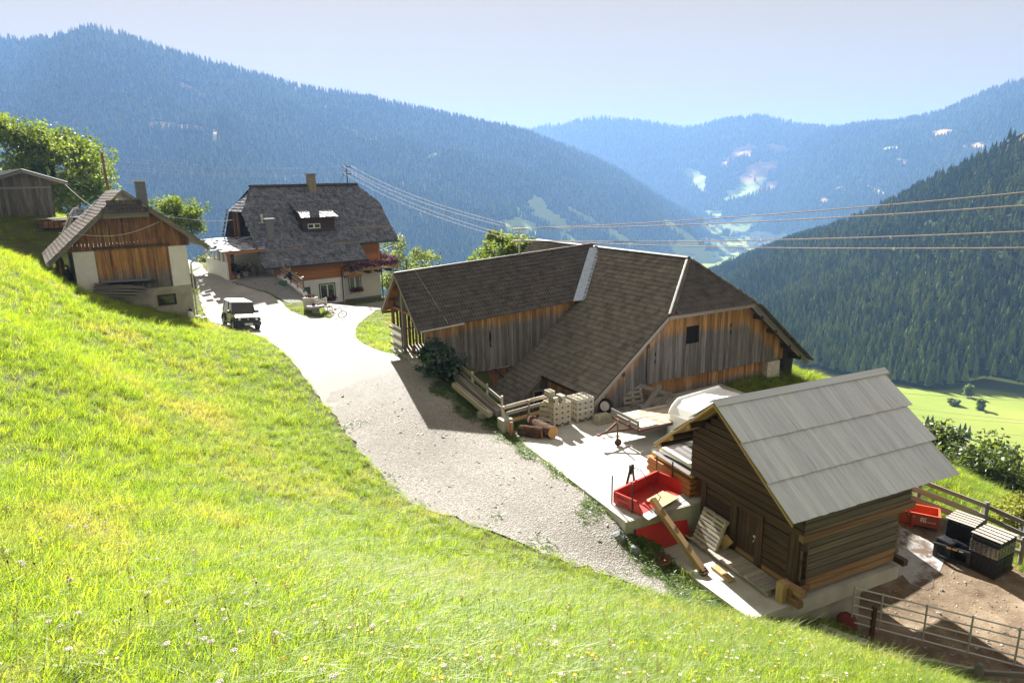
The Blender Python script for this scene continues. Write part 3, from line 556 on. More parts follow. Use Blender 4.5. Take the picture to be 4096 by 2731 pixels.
# ---------------------------------------------------------------- roofs and board walls
def tile_mesh(m, W, L, th=.045, seg=6, wav=.024, name='roof_tile'):
    b = MB(); V = []
    for (y, z, k) in ((0, 0, 1), (L, th, 1), (L, th - .055, 1)):
        for i in range(seg + 1): V.append(((i / seg - .5) * W * 1.01, -y, z + wav * math.cos(2 * math.pi * 2 * i / seg) * k))
    F = []
    for r in range(2):
        for i in range(seg): F.append((r * (seg + 1) + i, r * (seg + 1) + i + 1, (r + 1) * (seg + 1) + i + 1, (r + 1) * (seg + 1) + i)[::-1])
    b.add(V, F); return b.mesh(name, m, False)
def slab_mesh(m, W, L, th, name):
    b = MB(); b.hexa([(-W / 2, -L, .012), (W / 2, -L, .012), (W / 2, 0, -.004), (-W / 2, 0, -.004), (-W / 2, -L, .012 + th), (W / 2, -L, .012 + th), (W / 2, 0, .004), (-W / 2, 0, .004)]); return b.mesh(name, m)
def cover(parent, part, meshes, m, O, u, v, ulen, vlen, W, E, ok, keep=300, order=None, jit=.0, stagger=.0, seed=1, zoff=0.0, wjit=0.):
    """lay pieces in courses: O top corner, u along the course, v down the slope; the `keep` best ones become parts, the rest one stuff part"""
    u, v = Vector(u).normalized(), Vector(v).normalized(); n = u.cross(-v).normalized()
    if n.z < 0: n = -n
    rr = random.Random(seed); items = []
    nr = int(round(vlen / E)); nc = int(round(ulen / W)); E = vlen / nr; W2 = ulen / nc
    for r in range(nr):
        for c in range(-1, nc + 1):
            uu = (c + .5) * W2 + (stagger * W2 if r % 2 else 0) + rr.uniform(-1, 1) * jit * W2; vv = r * E
            if not ok(uu, vv + E * .5): continue
            p = O + u * uu + v * (vv + rr.uniform(-.4, .4) * jit * E) + n * (zoff + rr.uniform(0, 1) * jit * .012)
            M = Matrix(((u.x, -v.x, n.x, p.x), (u.y, -v.y, n.y, p.y), (u.z, -v.z, n.z, p.z), (0, 0, 0, 1)))
            if jit: M = M @ Matrix.Rotation(rr.uniform(-1, 1) * jit * .12, 4, 'Z') @ Matrix.Diagonal((1 + rr.uniform(-1, 1) * wjit, 1, 1, 1))
            items.append((order(uu, vv) if order else -vv, M, rr.randrange(len(meshes)), rr.random()))
    items.sort(key=lambda t: -t[0])
    for k, (o_, M, i, r_) in enumerate(items[:keep]):
        o = bpy.data.objects.new(part, meshes[i]); COL.objects.link(o); o.parent = parent; o.matrix_basis = M
    if len(items) > keep:
        data = []
        for me in meshes:
            vs = np.empty(len(me.vertices) * 3); me.vertices.foreach_get('co', vs); data.append((vs.reshape(-1, 3), [tuple(p.vertices) for p in me.polygons]))
        b = MB()
        for (o_, M, i, r_) in items[keep:]:
            vs, fs = data[i]; A = np.array(M); q = vs @ A[:3, :3].T + A[:3, 3]; b.add(q, fs, r_)
        b.build(part + '_courses', m, parent, kind='stuff')
def vboards(parent, name, m, P, s0, s1, zb, zt, th=.028, wmin=.14, wmax=.24, wear=None, seed=1, hole=None, gap=.006, ragged=.03):
    """vertical boards along s; P(s, d, z) maps wall coordinates to local ones; zb, zt give bottom and top at s"""
    rr = random.Random(seed); s = s0
    while s < s1 - .03:
        w = min(rr.uniform(wmin, wmax), s1 - s); a0, a1 = s + gap / 2, s + w - gap / 2; mid = s + w / 2; d = rr.uniform(0, .012); rg = rr.uniform(-ragged, ragged)
        spans = [(None, None)]
        if hole and hole[0] < mid < hole[1]: spans = [(None, hole[2]), (hole[3], None)]
        for lo, hi in spans:
            b0, b1 = (zb(a0) + rg, zb(a1) + rg) if lo is None else (lo, lo); t0, t1 = (zt(a0), zt(a1)) if hi is None else (hi, hi)
            if t0 - b0 < .03 and t1 - b1 < .03: continue
            t0, t1 = max(t0, b0 + .01), max(t1, b1 + .01); q = [P(a0, d, b0), P(a1, d, b1), P(a1, d + th, b1), P(a0, d + th, b0), P(a0, d, t0), P(a1, d, t1), P(a1, d + th, t1), P(a0, d + th, t0)]
            wv = [wear(a, z) for a, z in ((a0, b0), (a1, b1), (a1, b1), (a0, b0), (a0, t0), (a1, t1), (a1, t1), (a0, t0))] if wear else 0.0
            mb = MB(); mb.hexa(q, wv); mb.build(name, m, parent, fix=True)
        s += w
def ridge_caps(parent, name, m, p0, p1, r=.12, n=None, L=.38):
    p0, p1 = Vector(p0), Vector(p1); d = p1 - p0; n = n or max(2, int(d.length / L)); st = d / n
    b = MB(); k = 7; dx = d.normalized(); sd = dx.cross(Vector((0, 0, 1))).normalized(); up = sd.cross(dx)
    V = []
    for (t, rad) in ((0, r), (st.length * 1.06, r * 1.14)):
        for ring in (rad, rad - .02):
            for i in range(k):
                a = math.pi * (i / (k - 1)) ; V.append(dx * t + sd * (math.cos(a) * ring) + up * (math.sin(a) * ring * .8))
    F = []
    for i in range(k - 1):
        F += [(i, i + 1, 2 * k + i + 1, 2 * k + i), (k + i, 3 * k + i, 3 * k + i + 1, k + i + 1), (2 * k + i, 2 * k + i + 1, 3 * k + i + 1, 3 * k + i), (i, k + i, k + i + 1, i + 1)]
    b.add(V, F); me = b.mesh(name, m); b.fix(me)
    for i in range(n):
        o = bpy.data.objects.new(name, me); COL.objects.link(o); o.parent = parent; o.matrix_basis = Matrix.Translation(p0 + st * i - up * .05)

# ---------------------------------------------------------------- the big barn
barn = thing('barn', 'big brown timber barn with a broad tiled half-hipped roof and weathered board gable', 'barn', BN)
ZR, MS, AR = -.35, .80, 1.83
SL = math.hypot(1, MS)
zl = lambda a: ZR - MS * abs(AR - a)
vL = Vector((-1, 0, -MS)) / SL
GT = tile_mesh(M_['tilelit'], .30, .34, wav=.034); GTD = tile_mesh(M_['tile'], .30, .34)  # pale copy for sunny slopes, dark copy for shaded ones
def okL(uu, vv):
    a = AR - vv / SL; b_ = 16.2 - uu
    if b_ < .02: return False
    if a > -.97 and b_ < 1.87 * (a + .97) / 2.8: return False                       # half hip
    if b_ > .908 * a + 7.60 and a > -1.3 and b_ < 9.6 + (1.83 - a) * .8: return False   # the annex roof comes in here
    if a <= -1.3 and b_ > 7.67 - max(0, (a + 2.2)) * 1.3 and b_ < 11.6: return False
    if a < -5.12 and b_ < 4.65: return False
    if b_ > 11.6 and b_ - 13.2 > (a + 1.2) * 1.1 + 2.2: return False
    if b_ > 7.67 and a < -4: return False
    return True
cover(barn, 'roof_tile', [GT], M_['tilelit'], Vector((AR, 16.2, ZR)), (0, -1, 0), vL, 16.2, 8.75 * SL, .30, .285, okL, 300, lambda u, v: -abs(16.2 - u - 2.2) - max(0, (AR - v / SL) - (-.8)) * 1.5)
# half-hip face
nj = math.hypot(1.95, 2.25)
def okJ(uu, vv): t = vv / nj; return abs(uu - 2.77) < 2.77 * t - .02
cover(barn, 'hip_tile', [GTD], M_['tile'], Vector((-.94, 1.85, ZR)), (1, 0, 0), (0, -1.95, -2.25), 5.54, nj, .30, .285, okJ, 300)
b = MB()
def slab(b, P, th=.10):
    P = [Vector(p) for p in P]; n = (P[1] - P[0]).cross(P[2] - P[0]).normalized(); n = -n if n.z > 0 else n; b.prism([p + n * .03 for p in P], n * th)
slab(b, [(AR, 1.85, ZR), (AR, 16.2, ZR), (-1.3, 16.2, zl(-1.3)), (-3.3, 14.0, zl(-3.3)), (-3.3, 7.67, zl(-3.3)), (-6.8, 7.67, zl(-6.8)), (-6.92, 4.7, zl(-6.92)), (-5.13, 4.7, zl(-5.13)), (-5.13, .05, zl(-5.13)), (-.97, .05, zl(-.97))])
slab(b, [(AR, 1.85, ZR), (AR, 16.2, ZR), (9.1, 16.2, zl(9.1)), (9.1, .05, zl(9.1)), (4.6, .05, zl(4.6))]); slab(b, [(AR, 1.82, ZR - .02), (-.94, -.02, -2.58), (4.6, -.02, -2.58)])
b.build('roof_deck', M_['brownboard'], barn, fix=True)
cover(barn, 'back_tile', [GT], M_['tilelit'], Vector((AR, 0, ZR)), (0, 1, 0), (1, 0, -MS), 16.2, 7.28 * SL, .30, .285, lambda u, v: not (v / SL < 2.8 and u < 1.87 * (1 - v / SL / 2.75)), 0)
ridge_caps(barn, 'ridge_tile', M_['ridge'], (AR, 1.85, ZR + .04), (AR, 16.2, ZR + .04), .13)
ridge_caps(barn, 'hip_cap', M_['ridge'], (-.99, -.05, -2.56), (AR - .15, 1.75, ZR - .08), .13)
ridge_caps(barn, 'hip_cap', M_['ridge'], (4.64, -.05, -2.56), (AR + .15, 1.75, ZR - .08), .13)
# verge boards, purlin ends
for a0, a1 in ((-5.2, -1.0), (4.6, 9.2)):
    for k, (dz, dy) in enumerate(((-.12, .0), (-.27, .05))):
        beam('verge_board', M_['greywood'], barn, (a0, dy + .03, zl(a0) + dz), (a1, dy + .03, zl(a1) + dz), .03, .14, up=(0, 0, 1))
beam('eave_board', M_['greywood'], barn, (-1.0, .0, -2.74), (4.6, .0, -2.74), .04, .16)
for a in (5.3, 6.4, 7.6, 8.5): bx('purlin_end', M_['darkbrown'], barn, a - .09, a + .09, .05, .75, zl(a) - .45, zl(a) - .24)
for a in (-2.2, -3.6): bx('purlin_end', M_['darkbrown'], barn, a - .09, a + .09, .05, .75, zl(a) - .45, zl(a) - .24)
# gable boards
und = lambda a: min(zl(a) - .16, -2.78 if -1.0 < a < 4.62 else 9)
we = lambda a, z: 1.02 - (und(a) - z) * .55
PG = lambda s, d, z: (s, .62 - d, z)
vboards(barn, 'gable_board', M_['barnboard'], PG, -1.75, 7.75, lambda a: -5.93 - (a + 1.9) * .015, und, wear=we, seed=3, hole=(.70, 1.52, -4.33, -3.46), wmin=.15, wmax=.27)
vboards(barn, 'gable_board', M_['barnboard'], lambda s, d, z: (s, .66 - d, z), -4.7, -1.78, lambda a: -7.3, und, wear=we, seed=4, wmin=.13, wmax=.22)
vboards(barn, 'base_board', M_['barnboard'], lambda s, d, z: (s, .86 - d, z), -1.75, 6.55, lambda a: -8.3, lambda a: -5.7, wear=lambda a, z: 1.0 - (-5.95 - z) * .75, seed=5)
b = MB(); b.box(.70, 1.52, .70, 1.6, -4.33, -3.46); b.build('opening_shade', M_['shadeblack'], barn)  # black box behind the hole paints the shade inside the loft
for a, z in ((3.66, -3.75), (3.66, -4.1), (-1.28, -4.55), (-1.28, -4.9)):
    b = MB(); b.prism([(a, .585, z - .16), (a + .05, .585, z), (a, .585, z + .14), (a - .05, .585, z)], (0, -.006, 0)); b.build('cutout_shade', M_['shadeblack'], barn, fix=True)  # dark plate laid on the boards, paints the shade of a cutout
b = MB(); b.hexa([(6.55, .5, -9.0), (7.6, .5, -9.0), (7.6, 3, -9.0), (6.55, 3, -9.0), (6.58, .55, -6.12), (7.52, .55, -6.12), (7.52, 3, -6.12), (6.58, 3, -6.12)]); b.build('stone_pillar', M_['roughstone'], barn)
# the long side under the low eaves, the cut-back corner and the window in it
vboards(barn, 'side_board', M_['barnboard'], lambda s, d, z: (-4.72 - d, s, z), .6, 4.7, lambda a: -8.2, lambda a: -5.75, wear=lambda a, z: .75 - (-5.8 - z) * .3, seed=6)
vboards(barn, 'corner_board', M_['barnboard'], lambda s, d, z: (s, 4.86 - d, z), -6.7, -4.7, lambda a: -9.0, lambda a: zl(a) - .18, wear=lambda a, z: .5 - (zl(a) - z) * .18, seed=7, wmin=.12, wmax=.2)
b = MB(); b.box(-5.55, -4.95, 4.72, 4.80, -7.45, -6.75); wf = b.build('window_frame', M_['palewood'], barn); b = MB(); b.box(-5.48, -5.02, 4.705, 4.716, -7.38, -6.82); b.build('pane', M_['glass'], wf)
vboards(barn, 'back_board', M_['greyboard'], lambda s, d, z: (8.6 + d, s, z), .6, 16, lambda a: -9.5, lambda a: -5.6, seed=8, wmin=.5, wmax=.8)
for a0, a1, y in ((-6.95, -5.15, 4.62), (-6.8, -3.2, 7.72)):
    beam('verge_board', M_['greywood'], barn, (a0, y, zl(a0) - .1), (a1, y, zl(a1) - .1), .035, .17)
beam('verge_flashing', M_['zinc'], barn, (-6.85, 7.62, zl(-6.85) + .05), (-1.75, 7.62, zl(-1.75) + .05), .16, .012)
b = MB(); b.tube([(-6.98, 4.6, -7.46), (-6.86, 7.8, -7.36)], .06, 8); b.build('gutter', M_['zinc'], barn)
beam('eave_purlin', M_['darkbrown'], barn, (-5.0, .1, -6.05), (-5.0, 4.7, -6.05), .14, .16)
# zinc valley where annex roof meets the main roof
b = MB()
zw = lambda a_, b_: .06 * (a_ + 10.79) + .815 * (b_ - 9.6) - .89
V = []
for a_ in (-1.28, .3, 1.80):
    c_ = .908 * a_ + 7.672
    V += [(a_ + .10, c_ - .12, zl(a_ + .10) + .075), (a_, c_, zl(a_) + .04), (a_ - .62, c_, zw(a_ - .62, c_) + .085), (a_ - .66, c_, zw(a_ - .66, c_) + .03)]
b.add(V, [(4 * i + k, 4 * i + k + 1, 4 * i + k + 5, 4 * i + k + 4) for i in range(2) for k in range(3)]); b.build('valley_flashing', M_['zinc'], barn, fix=True)
beam('conductor_rod', M_['steel'], barn, (AR, 7, ZR + .1), (AR, 7, ZR + .5), .012, .012)

# ---------------------------------------------------------------- its annex over the drive-in bridge
annex = thing('barn_annex', 'long brown board annex of the barn with a dark tiled gable roof beside the road', 'barn annex', WG)
zr = lambda a: .06 * a
MW = .815; SW = math.hypot(1, MW)
def okW(uu, vv):
    b_ = vv / SW; return uu > .02 and uu < 12.91 - b_ * 1.10 - .62
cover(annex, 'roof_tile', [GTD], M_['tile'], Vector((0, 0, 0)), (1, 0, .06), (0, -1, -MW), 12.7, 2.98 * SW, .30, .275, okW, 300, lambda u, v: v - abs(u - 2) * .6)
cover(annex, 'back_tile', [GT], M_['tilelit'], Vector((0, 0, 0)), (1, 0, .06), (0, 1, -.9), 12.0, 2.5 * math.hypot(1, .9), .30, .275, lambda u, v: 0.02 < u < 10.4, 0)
b = MB(); slab(b, [(.02, 0, 0), (12.5, 0, .75), (9.4, -2.95, -2.4 + .56), (.02, -2.95, -2.4)], .07); slab(b, [(.02, 0, 0), (.02, 2.48, -2.23), (10.4, 2.48, -1.61), (12.4, 0, .74)], .07); b.build('roof_deck', M_['brownboard'], annex, fix=True)
ridge_caps(annex, 'ridge_tile', M_['ridge'], (0, 0, .03), (12.6, 0, .79), .11)
for sgn, bb, zz in ((-1, -2.96, -2.42), (1, 2.5, -2.25)):
    for k in range(2): beam('verge_board', M_['brownboard'] if k else M_['greywood'], annex, (.0 + k * .06, 0, -.10 - k * .12), (.0 + k * .06, bb, zz - .10 - k * .12), .03, .14)
    for t in (.28, .62, .93): bx('purlin', M_['brownboard'], annex, .05, .75, bb * t - .06, bb * t + .06, zz * t - .34, zz * t - .2)
wea = lambda a, z: 1.0 - (-2.15 + .055 * a - z) * .62
vboards(annex, 'wall_board', M_['barnboard'], lambda s, d, z: (s, -2.60 - d, z), .5, 9.5, lambda a: -5.05 if a > 1.9 else -4.5, lambda a: -2.32 + .06 * a, wear=wea, seed=11, wmin=.11, wmax=.2)
vboards(annex, 'lower_board', M_['brownboard'], lambda s, d, z: (s, -2.25 - d, z), 1.6, 8.5, lambda a: -7.4, lambda a: -4.95, seed=12, wmin=.16, wmax=.28)
beam('brace', M_['darkmetal'], annex, (4.35, -2.4, -5.1), (5.3, -2.7, -6.25), .07, .09)
b = MB(); P = [(4.0 + x, -2.635, -3.05 + z) for x, z in ((0, 0), (.07, .05), (.10, -.3), (.05, -.62), (.11, -.8), (.02, -.82), (-.02, -.4))]; b.prism(P, (0, -.006, 0)); b.build('hole_shade', M_['shadeblack'], annex, fix=True)  # dark plate on the wall boards, paints the shade of a split
# open gable end: posts, cladding above, slatted far wall, floor, rails with white panel
for y in (-2.55, .55, 2.2): beam('post', M_['greywood'] if y < 2 else M_['brownboard'], annex, (.55, y, -4.75), (.55, y, -abs(y) * MW - .25), .15, .15)
vboards(annex, 'gable_board', M_['palewood'] if False else M_['greyboard'], lambda s, d, z: (.62 + d, s, z), -2.3, 2.1, lambda s: -2.05, lambda s: -abs(s) * .85 - .2, seed=13)
beam('tie_beam', M_['brownboard'], annex, (.6, -2.6, -2.1), (.6, 2.3, -2.1), .14, .16)
vboards(annex, 'slat', M_['brownboard'], lambda s, d, z: (s, 2.15 + d, z), .7, 8.8, lambda a: -4.6, lambda a: -2.1 + .06 * a, seed=14, wmin=.17, wmax=.24, gap=.045)
beam('wall_rail', M_['brownboard'], annex, (.7, 2.08, -3.4), (8.8, 2.08, -3.0), .08, .1)
b = MB(); b.box(.2, 9, -2.55, 2.1, -5.1, -4.36); b.build('floor', M_['concrete'], annex)
b = MB(); b.box(.42, .45, .7, 2.1, -4.3, -3.0); b.build('panel', M_['white'], annex)
for z in (-3.2, -3.65, -4.1): beam('rail', M_['greywood'], annex, (.36, .4, z), (.36, 2.35, z), .04, .14)
b = MB(); b.tube([(.1, -3.0, -2.5), (2.4, -3.04, -2.36)], .05, 8)
for x in (.35, 2.0): b.tube([(x, -3.0, -2.42), (x, -3.07, -2.42)], .012, 4)
b.build('gutter', M_['steel'], annex)
b = MB(); b.tube([(1.1, -.02, .12), (1.6, -2.95, -2.28)], .008, 4); b.build('conductor_wire', M_['steel'], annex)
beam('door_jamb', M_['larch'], annex, (.95, -2.68, -4.6), (.95, -2.68, -3.4), .1, .03)
# ---------------------------------------------------------------- farmhouse
house = thing('farmhouse', 'white and larch-clad farmhouse with a steep grey shingle roof and flower balcony', 'house', HB)
zf = lambda b_: 3.8 + (b_ + .8)
RZ, RB = 9.8, 5.2
def shingles(W, L, th, n=3, m=None):
    out = []
    for k in range(n):
        b = MB(); w = W * (.98, .9, 1.0)[k]; l = L * (1, .96, 1.03)[k]
        b.hexa([(-w / 2, -l, .02), (w / 2, -l, .022), (w / 2, 0, -.004), (-w / 2, 0, -.004), (-w / 2, -l, .02 + th), (w / 2, -l, .022 + th), (w / 2, 0, .004), (-w / 2, 0, .004)]); out.append(b.mesh('shingle', m))
    return out
SH = shingles(.15, .38, .036, 3, M_['shingle'])
vF = (0, -1, -1); S2 = math.sqrt(2)
def okF(uu, vv):
    a = -6.42 + uu; b_ = RB - vv / S2
    if a < -5.05 and b_ > 3.3 + (a + 6.4) * 1.42: return False
    if a > 4.4 and b_ > 5.2 - (a - 4.4) * 1.25: return False
    if a > 1.96 and b_ < .45: return False
    if a > 5.66: return False
    if -2.45 < a < .40 and 1.5 < b_ < 3.9: return False
    return True
cover(house, 'shingle', SH, M_['shingle'], Vector((-6.42, RB, RZ)), (1, 0, 0), vF, 12.1, 6.0 * S2, .15, .285, okF, 300, lambda u, v: v + u * .05, jit=.22, stagger=.5, seed=5, wjit=.15)
# dormer
vD = (0, -2.75, -1.32); LD = math.hypot(2.75, 1.32)
cover(house, 'dormer_shingle', SH, M_['shingle'], Vector((-2.55, 3.95, 8.62)), (1, 0, 0), vD, 3.05, LD, .15, .255, lambda u, v: 0 < u < 3.05, 300, jit=.35, stagger=.5, seed=6)
b = MB(); slab(b, [(-2.52, 3.9, 8.56), (.48, 3.9, 8.56), (.48, 1.22, 7.26), (-2.52, 1.22, 7.26)], .06)
dm = b.build('dormer_roof', M_['darkbrown'], house, fix=True)
b = MB(); b.hexa([(-2.38, 1.45, 6.1), (.34, 1.45, 6.1), (.34, 3.7, 6.1), (-2.38, 3.7, 6.1), (-2.38, 1.45, 7.3), (.34, 1.45, 7.3), (.34, 3.7, 8.3), (-2.38, 3.7, 8.3)]); b.build('dormer_wall', M_['darkbrown'], house)
beam('dormer_sill', M_['darkmetal'], house, (-2.4, 1.42, 6.22), (.36, 1.42, 6.22), .06, .10)
def window(parent, x0, x1, y, z0, z1, frame='green', inner='white', sashes=2, name='window', t=.09):
    b = MB()
    for (a0, a1, c0, c1) in ((x0 - t, x1 + t, z1, z1 + t), (x0 - t, x1 + t, z0 - t, z0), (x0 - t, x0, z0, z1), (x1, x1 + t, z0, z1)): b.box(a0, a1, y - .035, y + .02, c0, c1)
    w = b.build(name, M_[frame], parent); n = sashes; s = (x1 - x0) / n
    for k in range(n):
        p0, p1 = x0 + k * s, x0 + (k + 1) * s; b = MB(); q = .055
        for (a0, a1, c0, c1) in ((p0, p1, z1 - q, z1), (p0, p1, z0, z0 + q), (p0, p0 + q, z0 + q, z1 - q), (p1 - q, p1, z0 + q, z1 - q)): b.box(a0 + .003, a1 - .003, y - .02, y + .01, c0, c1)
        b.build('sash', M_[inner], w); b = MB(); b.box(p0 + q, p1 - q, y - .004, y + .004, z0 + q, z1 - q); b.build('pane', M_['glass'], w)
    return w
window(house, -1.98, -.92, 1.44, 6.38, 6.76, 'darkmetal', 'white', 2, 'dormer_window', .05)
# half hips, undersides, ridge board
b = MB(); slab(b, [(-6.4, -.8, 3.8), (-6.4, 3.3, 7.9), (-5.05, 5.2, 9.8), (4.4, 5.2, 9.8), (5.7, 3.55, 8.15), (5.6, .45, 5.05), (1.96, .45, 5.05), (1.96, -.8, 3.8)], .09)
slab(b, [(-6.4, 11.2, 3.8), (-6.4, 7.1, 7.9), (-5.05, 5.2, 9.8), (4.4, 5.2, 9.8), (5.7, 6.85, 8.15), (5.6, 11.2, 3.8)], .09)
slab(b, [(-6.42, 3.3, 7.9), (-5.05, 5.2, 9.5), (-6.42, 7.1, 7.9)], .07); slab(b, [(5.72, 3.55, 8.15), (5.72, 6.85, 8.15), (4.4, 5.2, 9.6)], .07)
b.build('roof_deck', M_['darkbrown'], house, fix=True)
hl = math.hypot(1.37, 1.6)
cover(house, 'hip_shingle', SH, M_['shingle'], Vector((-5.05, 3.25, 9.5)), (0, 1, 0), (-1.37, 0, -1.6), 3.9, hl, .15, .3, lambda u, v: abs(u - 1.95) < 1.95 * (v / hl), 300, jit=.3, stagger=.5, seed=8)
cover(house, 'back_shingle', SH, M_['shingle'], Vector((-6.4, RB, RZ)), (1, 0, 0), (0, 1, -1), 12.0, 6.0 * S2, .3, .5, lambda u, v: v > 2.6 or 1.5 < u < 10.6, 0, seed=9)
beam('ridge_board', M_['darkbrown'], house, (-5.15, 5.08, 9.84), (4.4, 5.08, 9.88), .22, .035, up=(0, -.7, .7)); beam('ridge_board', M_['darkbrown'], house, (-5.15, 5.27, 9.86), (4.4, 5.27, 9.9), .2, .03, up=(0, .7, .7))
for (a0, a1, bb) in ((-5.9, -2.5, .12), (-.6, 1.72, .38), (2.05, 5.45, 1.42)):
    for dz in (.05, .19): beam('snow_board', M_['greywood'], house, (a0, bb + dz * .6, zf(bb) + dz + .04), (a1, bb + .03 + dz * .6, zf(bb) + dz + .06), .05, .11)
# chimneys and vent
b = MB(); b.box(-.32, .30, 4.55, 5.15, 9.0, 10.72); ch = b.build('chimney', M_['chimney'], house); b = MB(); b.box(-.44, .42, 4.43, 5.27, 10.72, 10.79); b.build('chimney_cap', M_['stone'], ch)
b = MB(); b.box(-5.32, -4.82, 1.15, 1.6, 5.5, 7.28); ch = b.build('chimney', M_['plinth'], house); b = MB(); b.box(-5.46, -4.68, 1.02, 1.74, 7.28, 7.36); b.build('chimney_cap', M_['concrete'], ch)
b = MB(); b.cyl((-5.3, 2.3, 6.9), (-5.3, 2.3, 7.55), .08); b.cyl((-5.3, 2.3, 7.55), (-5.3, 2.3, 7.66), .12); b.box(-5.6, -5.0, 2.1, 2.45, 6.98, 7.02); b.build('vent_pipe', M_['steel'], house)
# walls
b = MB(); b.box(-3.9, .1, 0, 11, -.6, 2.4); b.box(-5.2, .1, .3, 11, 2.4, 4.6); b.build('wall', M_['plaster'], house)
b = MB(); b.box(-3.9, .115, -.03, -.002, -.6, .35); b.build('plinth', M_['plinth'], house)
for k in range(6): bx('cladding_board', M_['larch'], house, -5.45, .12, -.035 - .004 * (k % 2), .3, 2.40 + k * .245, 2.40 + k * .245 + .238)
bx('corner_post', M_['larch'], house, -.06, .14, -.06, .12, 2.38, 3.9)
b = MB(); b.box(.1, 4.05, 1.2, 11, -.6, 2.62); b.build('wall', M_['cream'], house)
b = MB(); b.box(.1, 4.06, 1.185, 1.198, -.6, .28); b.build('plinth', M_['plinth'], house)
for k in range(11): bx('cladding_board', M_['larch'], house, .1, 4.05, 1.165 - .004 * (k % 2), 1.5, 2.62 + k * .225, 2.62 + k * .225 + .22)
for k in range(11): bx('cladding_board', M_['larch'], house, 4.02 + .003 * (k % 2), 4.08, 1.3, 11, 2.62 + k * .225, 2.62 + k * .225 + .22)
bx('corner_post', M_['larch'], house, 3.93, 4.13, 1.12, 1.3, 2.6, 5.1)
b = MB(); b.hexa([(-5.2, .4, 4.6), (3.9, 1.3, 4.6), (3.9, 10, 4.6), (-5.2, 10, 4.6), (-5.0, 3.2, 7.4), (3.8, 3.2, 7.4), (3.8, 7.2, 7.4), (-5.0, 7.2, 7.4)]); b.build('loft_shade', M_['shadeblack'], house)  # black block paints the shade inside the open loft
for bb in (6.0, 4.2, 7.0): beam('loft_post', M_['brownboard'], house, (-5.6 if bb < 5 else -6.1, bb, 5.0), (-5.6 if bb < 5 else -6.1, bb, 7.9), .16, .16)
for k in range(6): bx('loft_brick', M_['brick'], house, -5.35, -5.2, 5.6, 7.4, 4.95 + k * .13, 5.06 + k * .13)
b = MB(); b.box(-5.3, -5.2, .3, 10.8, 2.9, 4.6); b.build('side_wall', M_['cream'], house)
window(house, -1.98, -.76, 0, .84, 1.92); window(house, 1.13, 2.12, 1.2, 1.1, 2.15)
b = MB(); b.box(-3.4, -2.80, -.04, .02, .1, 1.88); dd = b.build('door', M_['green'], house); b = MB(); b.cyl((-2.88, -.09, 1.0), (-2.88, -.04, 1.0), .025, 6); b.build('handle', M_['darkmetal'], dd)
# gutters and downpipe
b = MB(); b.tube([(-6.45, -.9, 3.72), (2.0, -.9, 3.72)], .075, 8); b.build('gutter', M_['darkmetal'], house); b = MB(); b.tube([(1.98, .36, 4.98), (5.65, .36, 4.98)], .075, 8); b.build('gutter', M_['darkmetal'], house)
b = MB(); b.tube([(.35, -.88, 3.66), (.33, -.8, 3.45), (-.05, -.14, 3.1), (-.06, -.12, 2.9), (-.06, -.12, .5)], .05, 8); dp = b.build('downpipe', M_['darkmetal'], house); b = MB(); b.tube([(-.06, -.12, .5), (-.06, -.12, -.1)], .055, 8); b.build('drain_foot', M_['brick'], dp)
b = MB(); b.tube([(5.2, .4, 4.95), (5.2, .45, 4.6), (4.2, 1.1, 4.15), (4.16, 1.1, .0)], .05, 8); b.build('downpipe', M_['darkmetal'], house)
# balcony: floor, posts, balusters, hand rail, brackets
b = MB(); b.box(1.62, 5.35, .2, 1.2, 2.66, 2.74); b.box(4.1, 5.35, 1.2, 9.5, 2.66, 2.74); bal = b.build('balcony_floor', M_['larch'], house)
def balus(p0, p1, n, z0, z1):
    p0, p1 = Vector(p0), Vector(p1)
    for k in range(n):
        c = p0.lerp(p1, (k + .5) / n); d = (p1 - p0) / n * .44; beam('baluster', M_['newwood'], house, (c.x, c.y, z0), (c.x, c.y, z1), abs(d.length) * 1.9, .025, up=(0, 1, 0) if abs(p1.x - p0.x) > .5 else (1, 0, 0))
balus((1.66, .2, 0), (5.3, .2, 0), 22, 2.78, 3.36); balus((5.33, .3, 0), (5.33, 9, 0), 44, 2.78, 3.36); balus((.3, -.32, 0), (1.55, -.32, 0), 8, 2.5, 3.15)
for z in (2.76, 3.40): beam('balcony_rail', M_['newwood'], house, (1.62, .19, z), (5.36, .19, z), .09, .07); beam('balcony_rail', M_['newwood'], house, (5.33, .2, z), (5.33, 9.2, z), .09, .07)
for x in (1.62, 3.4, 5.33): beam('balcony_post', M_['newwood'], house, (x, .18, 2.6), (x, .18, 3.5), .09, .09)
for z in (2.42, 2.54, 3.2): beam('balcony_rail', M_['larch'], house, (.2, -.33, z), (1.62, -.33, z), .06, .09)
b = MB(); b.box(.15, 1.62, -.3, .0, 2.3, 2.4); b.box(.15, 1.62, -.32, .0, 2.4, 2.46); b.build('oriel_floor', M_['larch'], house)
for x in (2.6, 3.6, 4.6): bx('balcony_bracket', M_['darkbrown'], house, x - .09, x + .09, .1, 1.25, 2.42, 2.64)
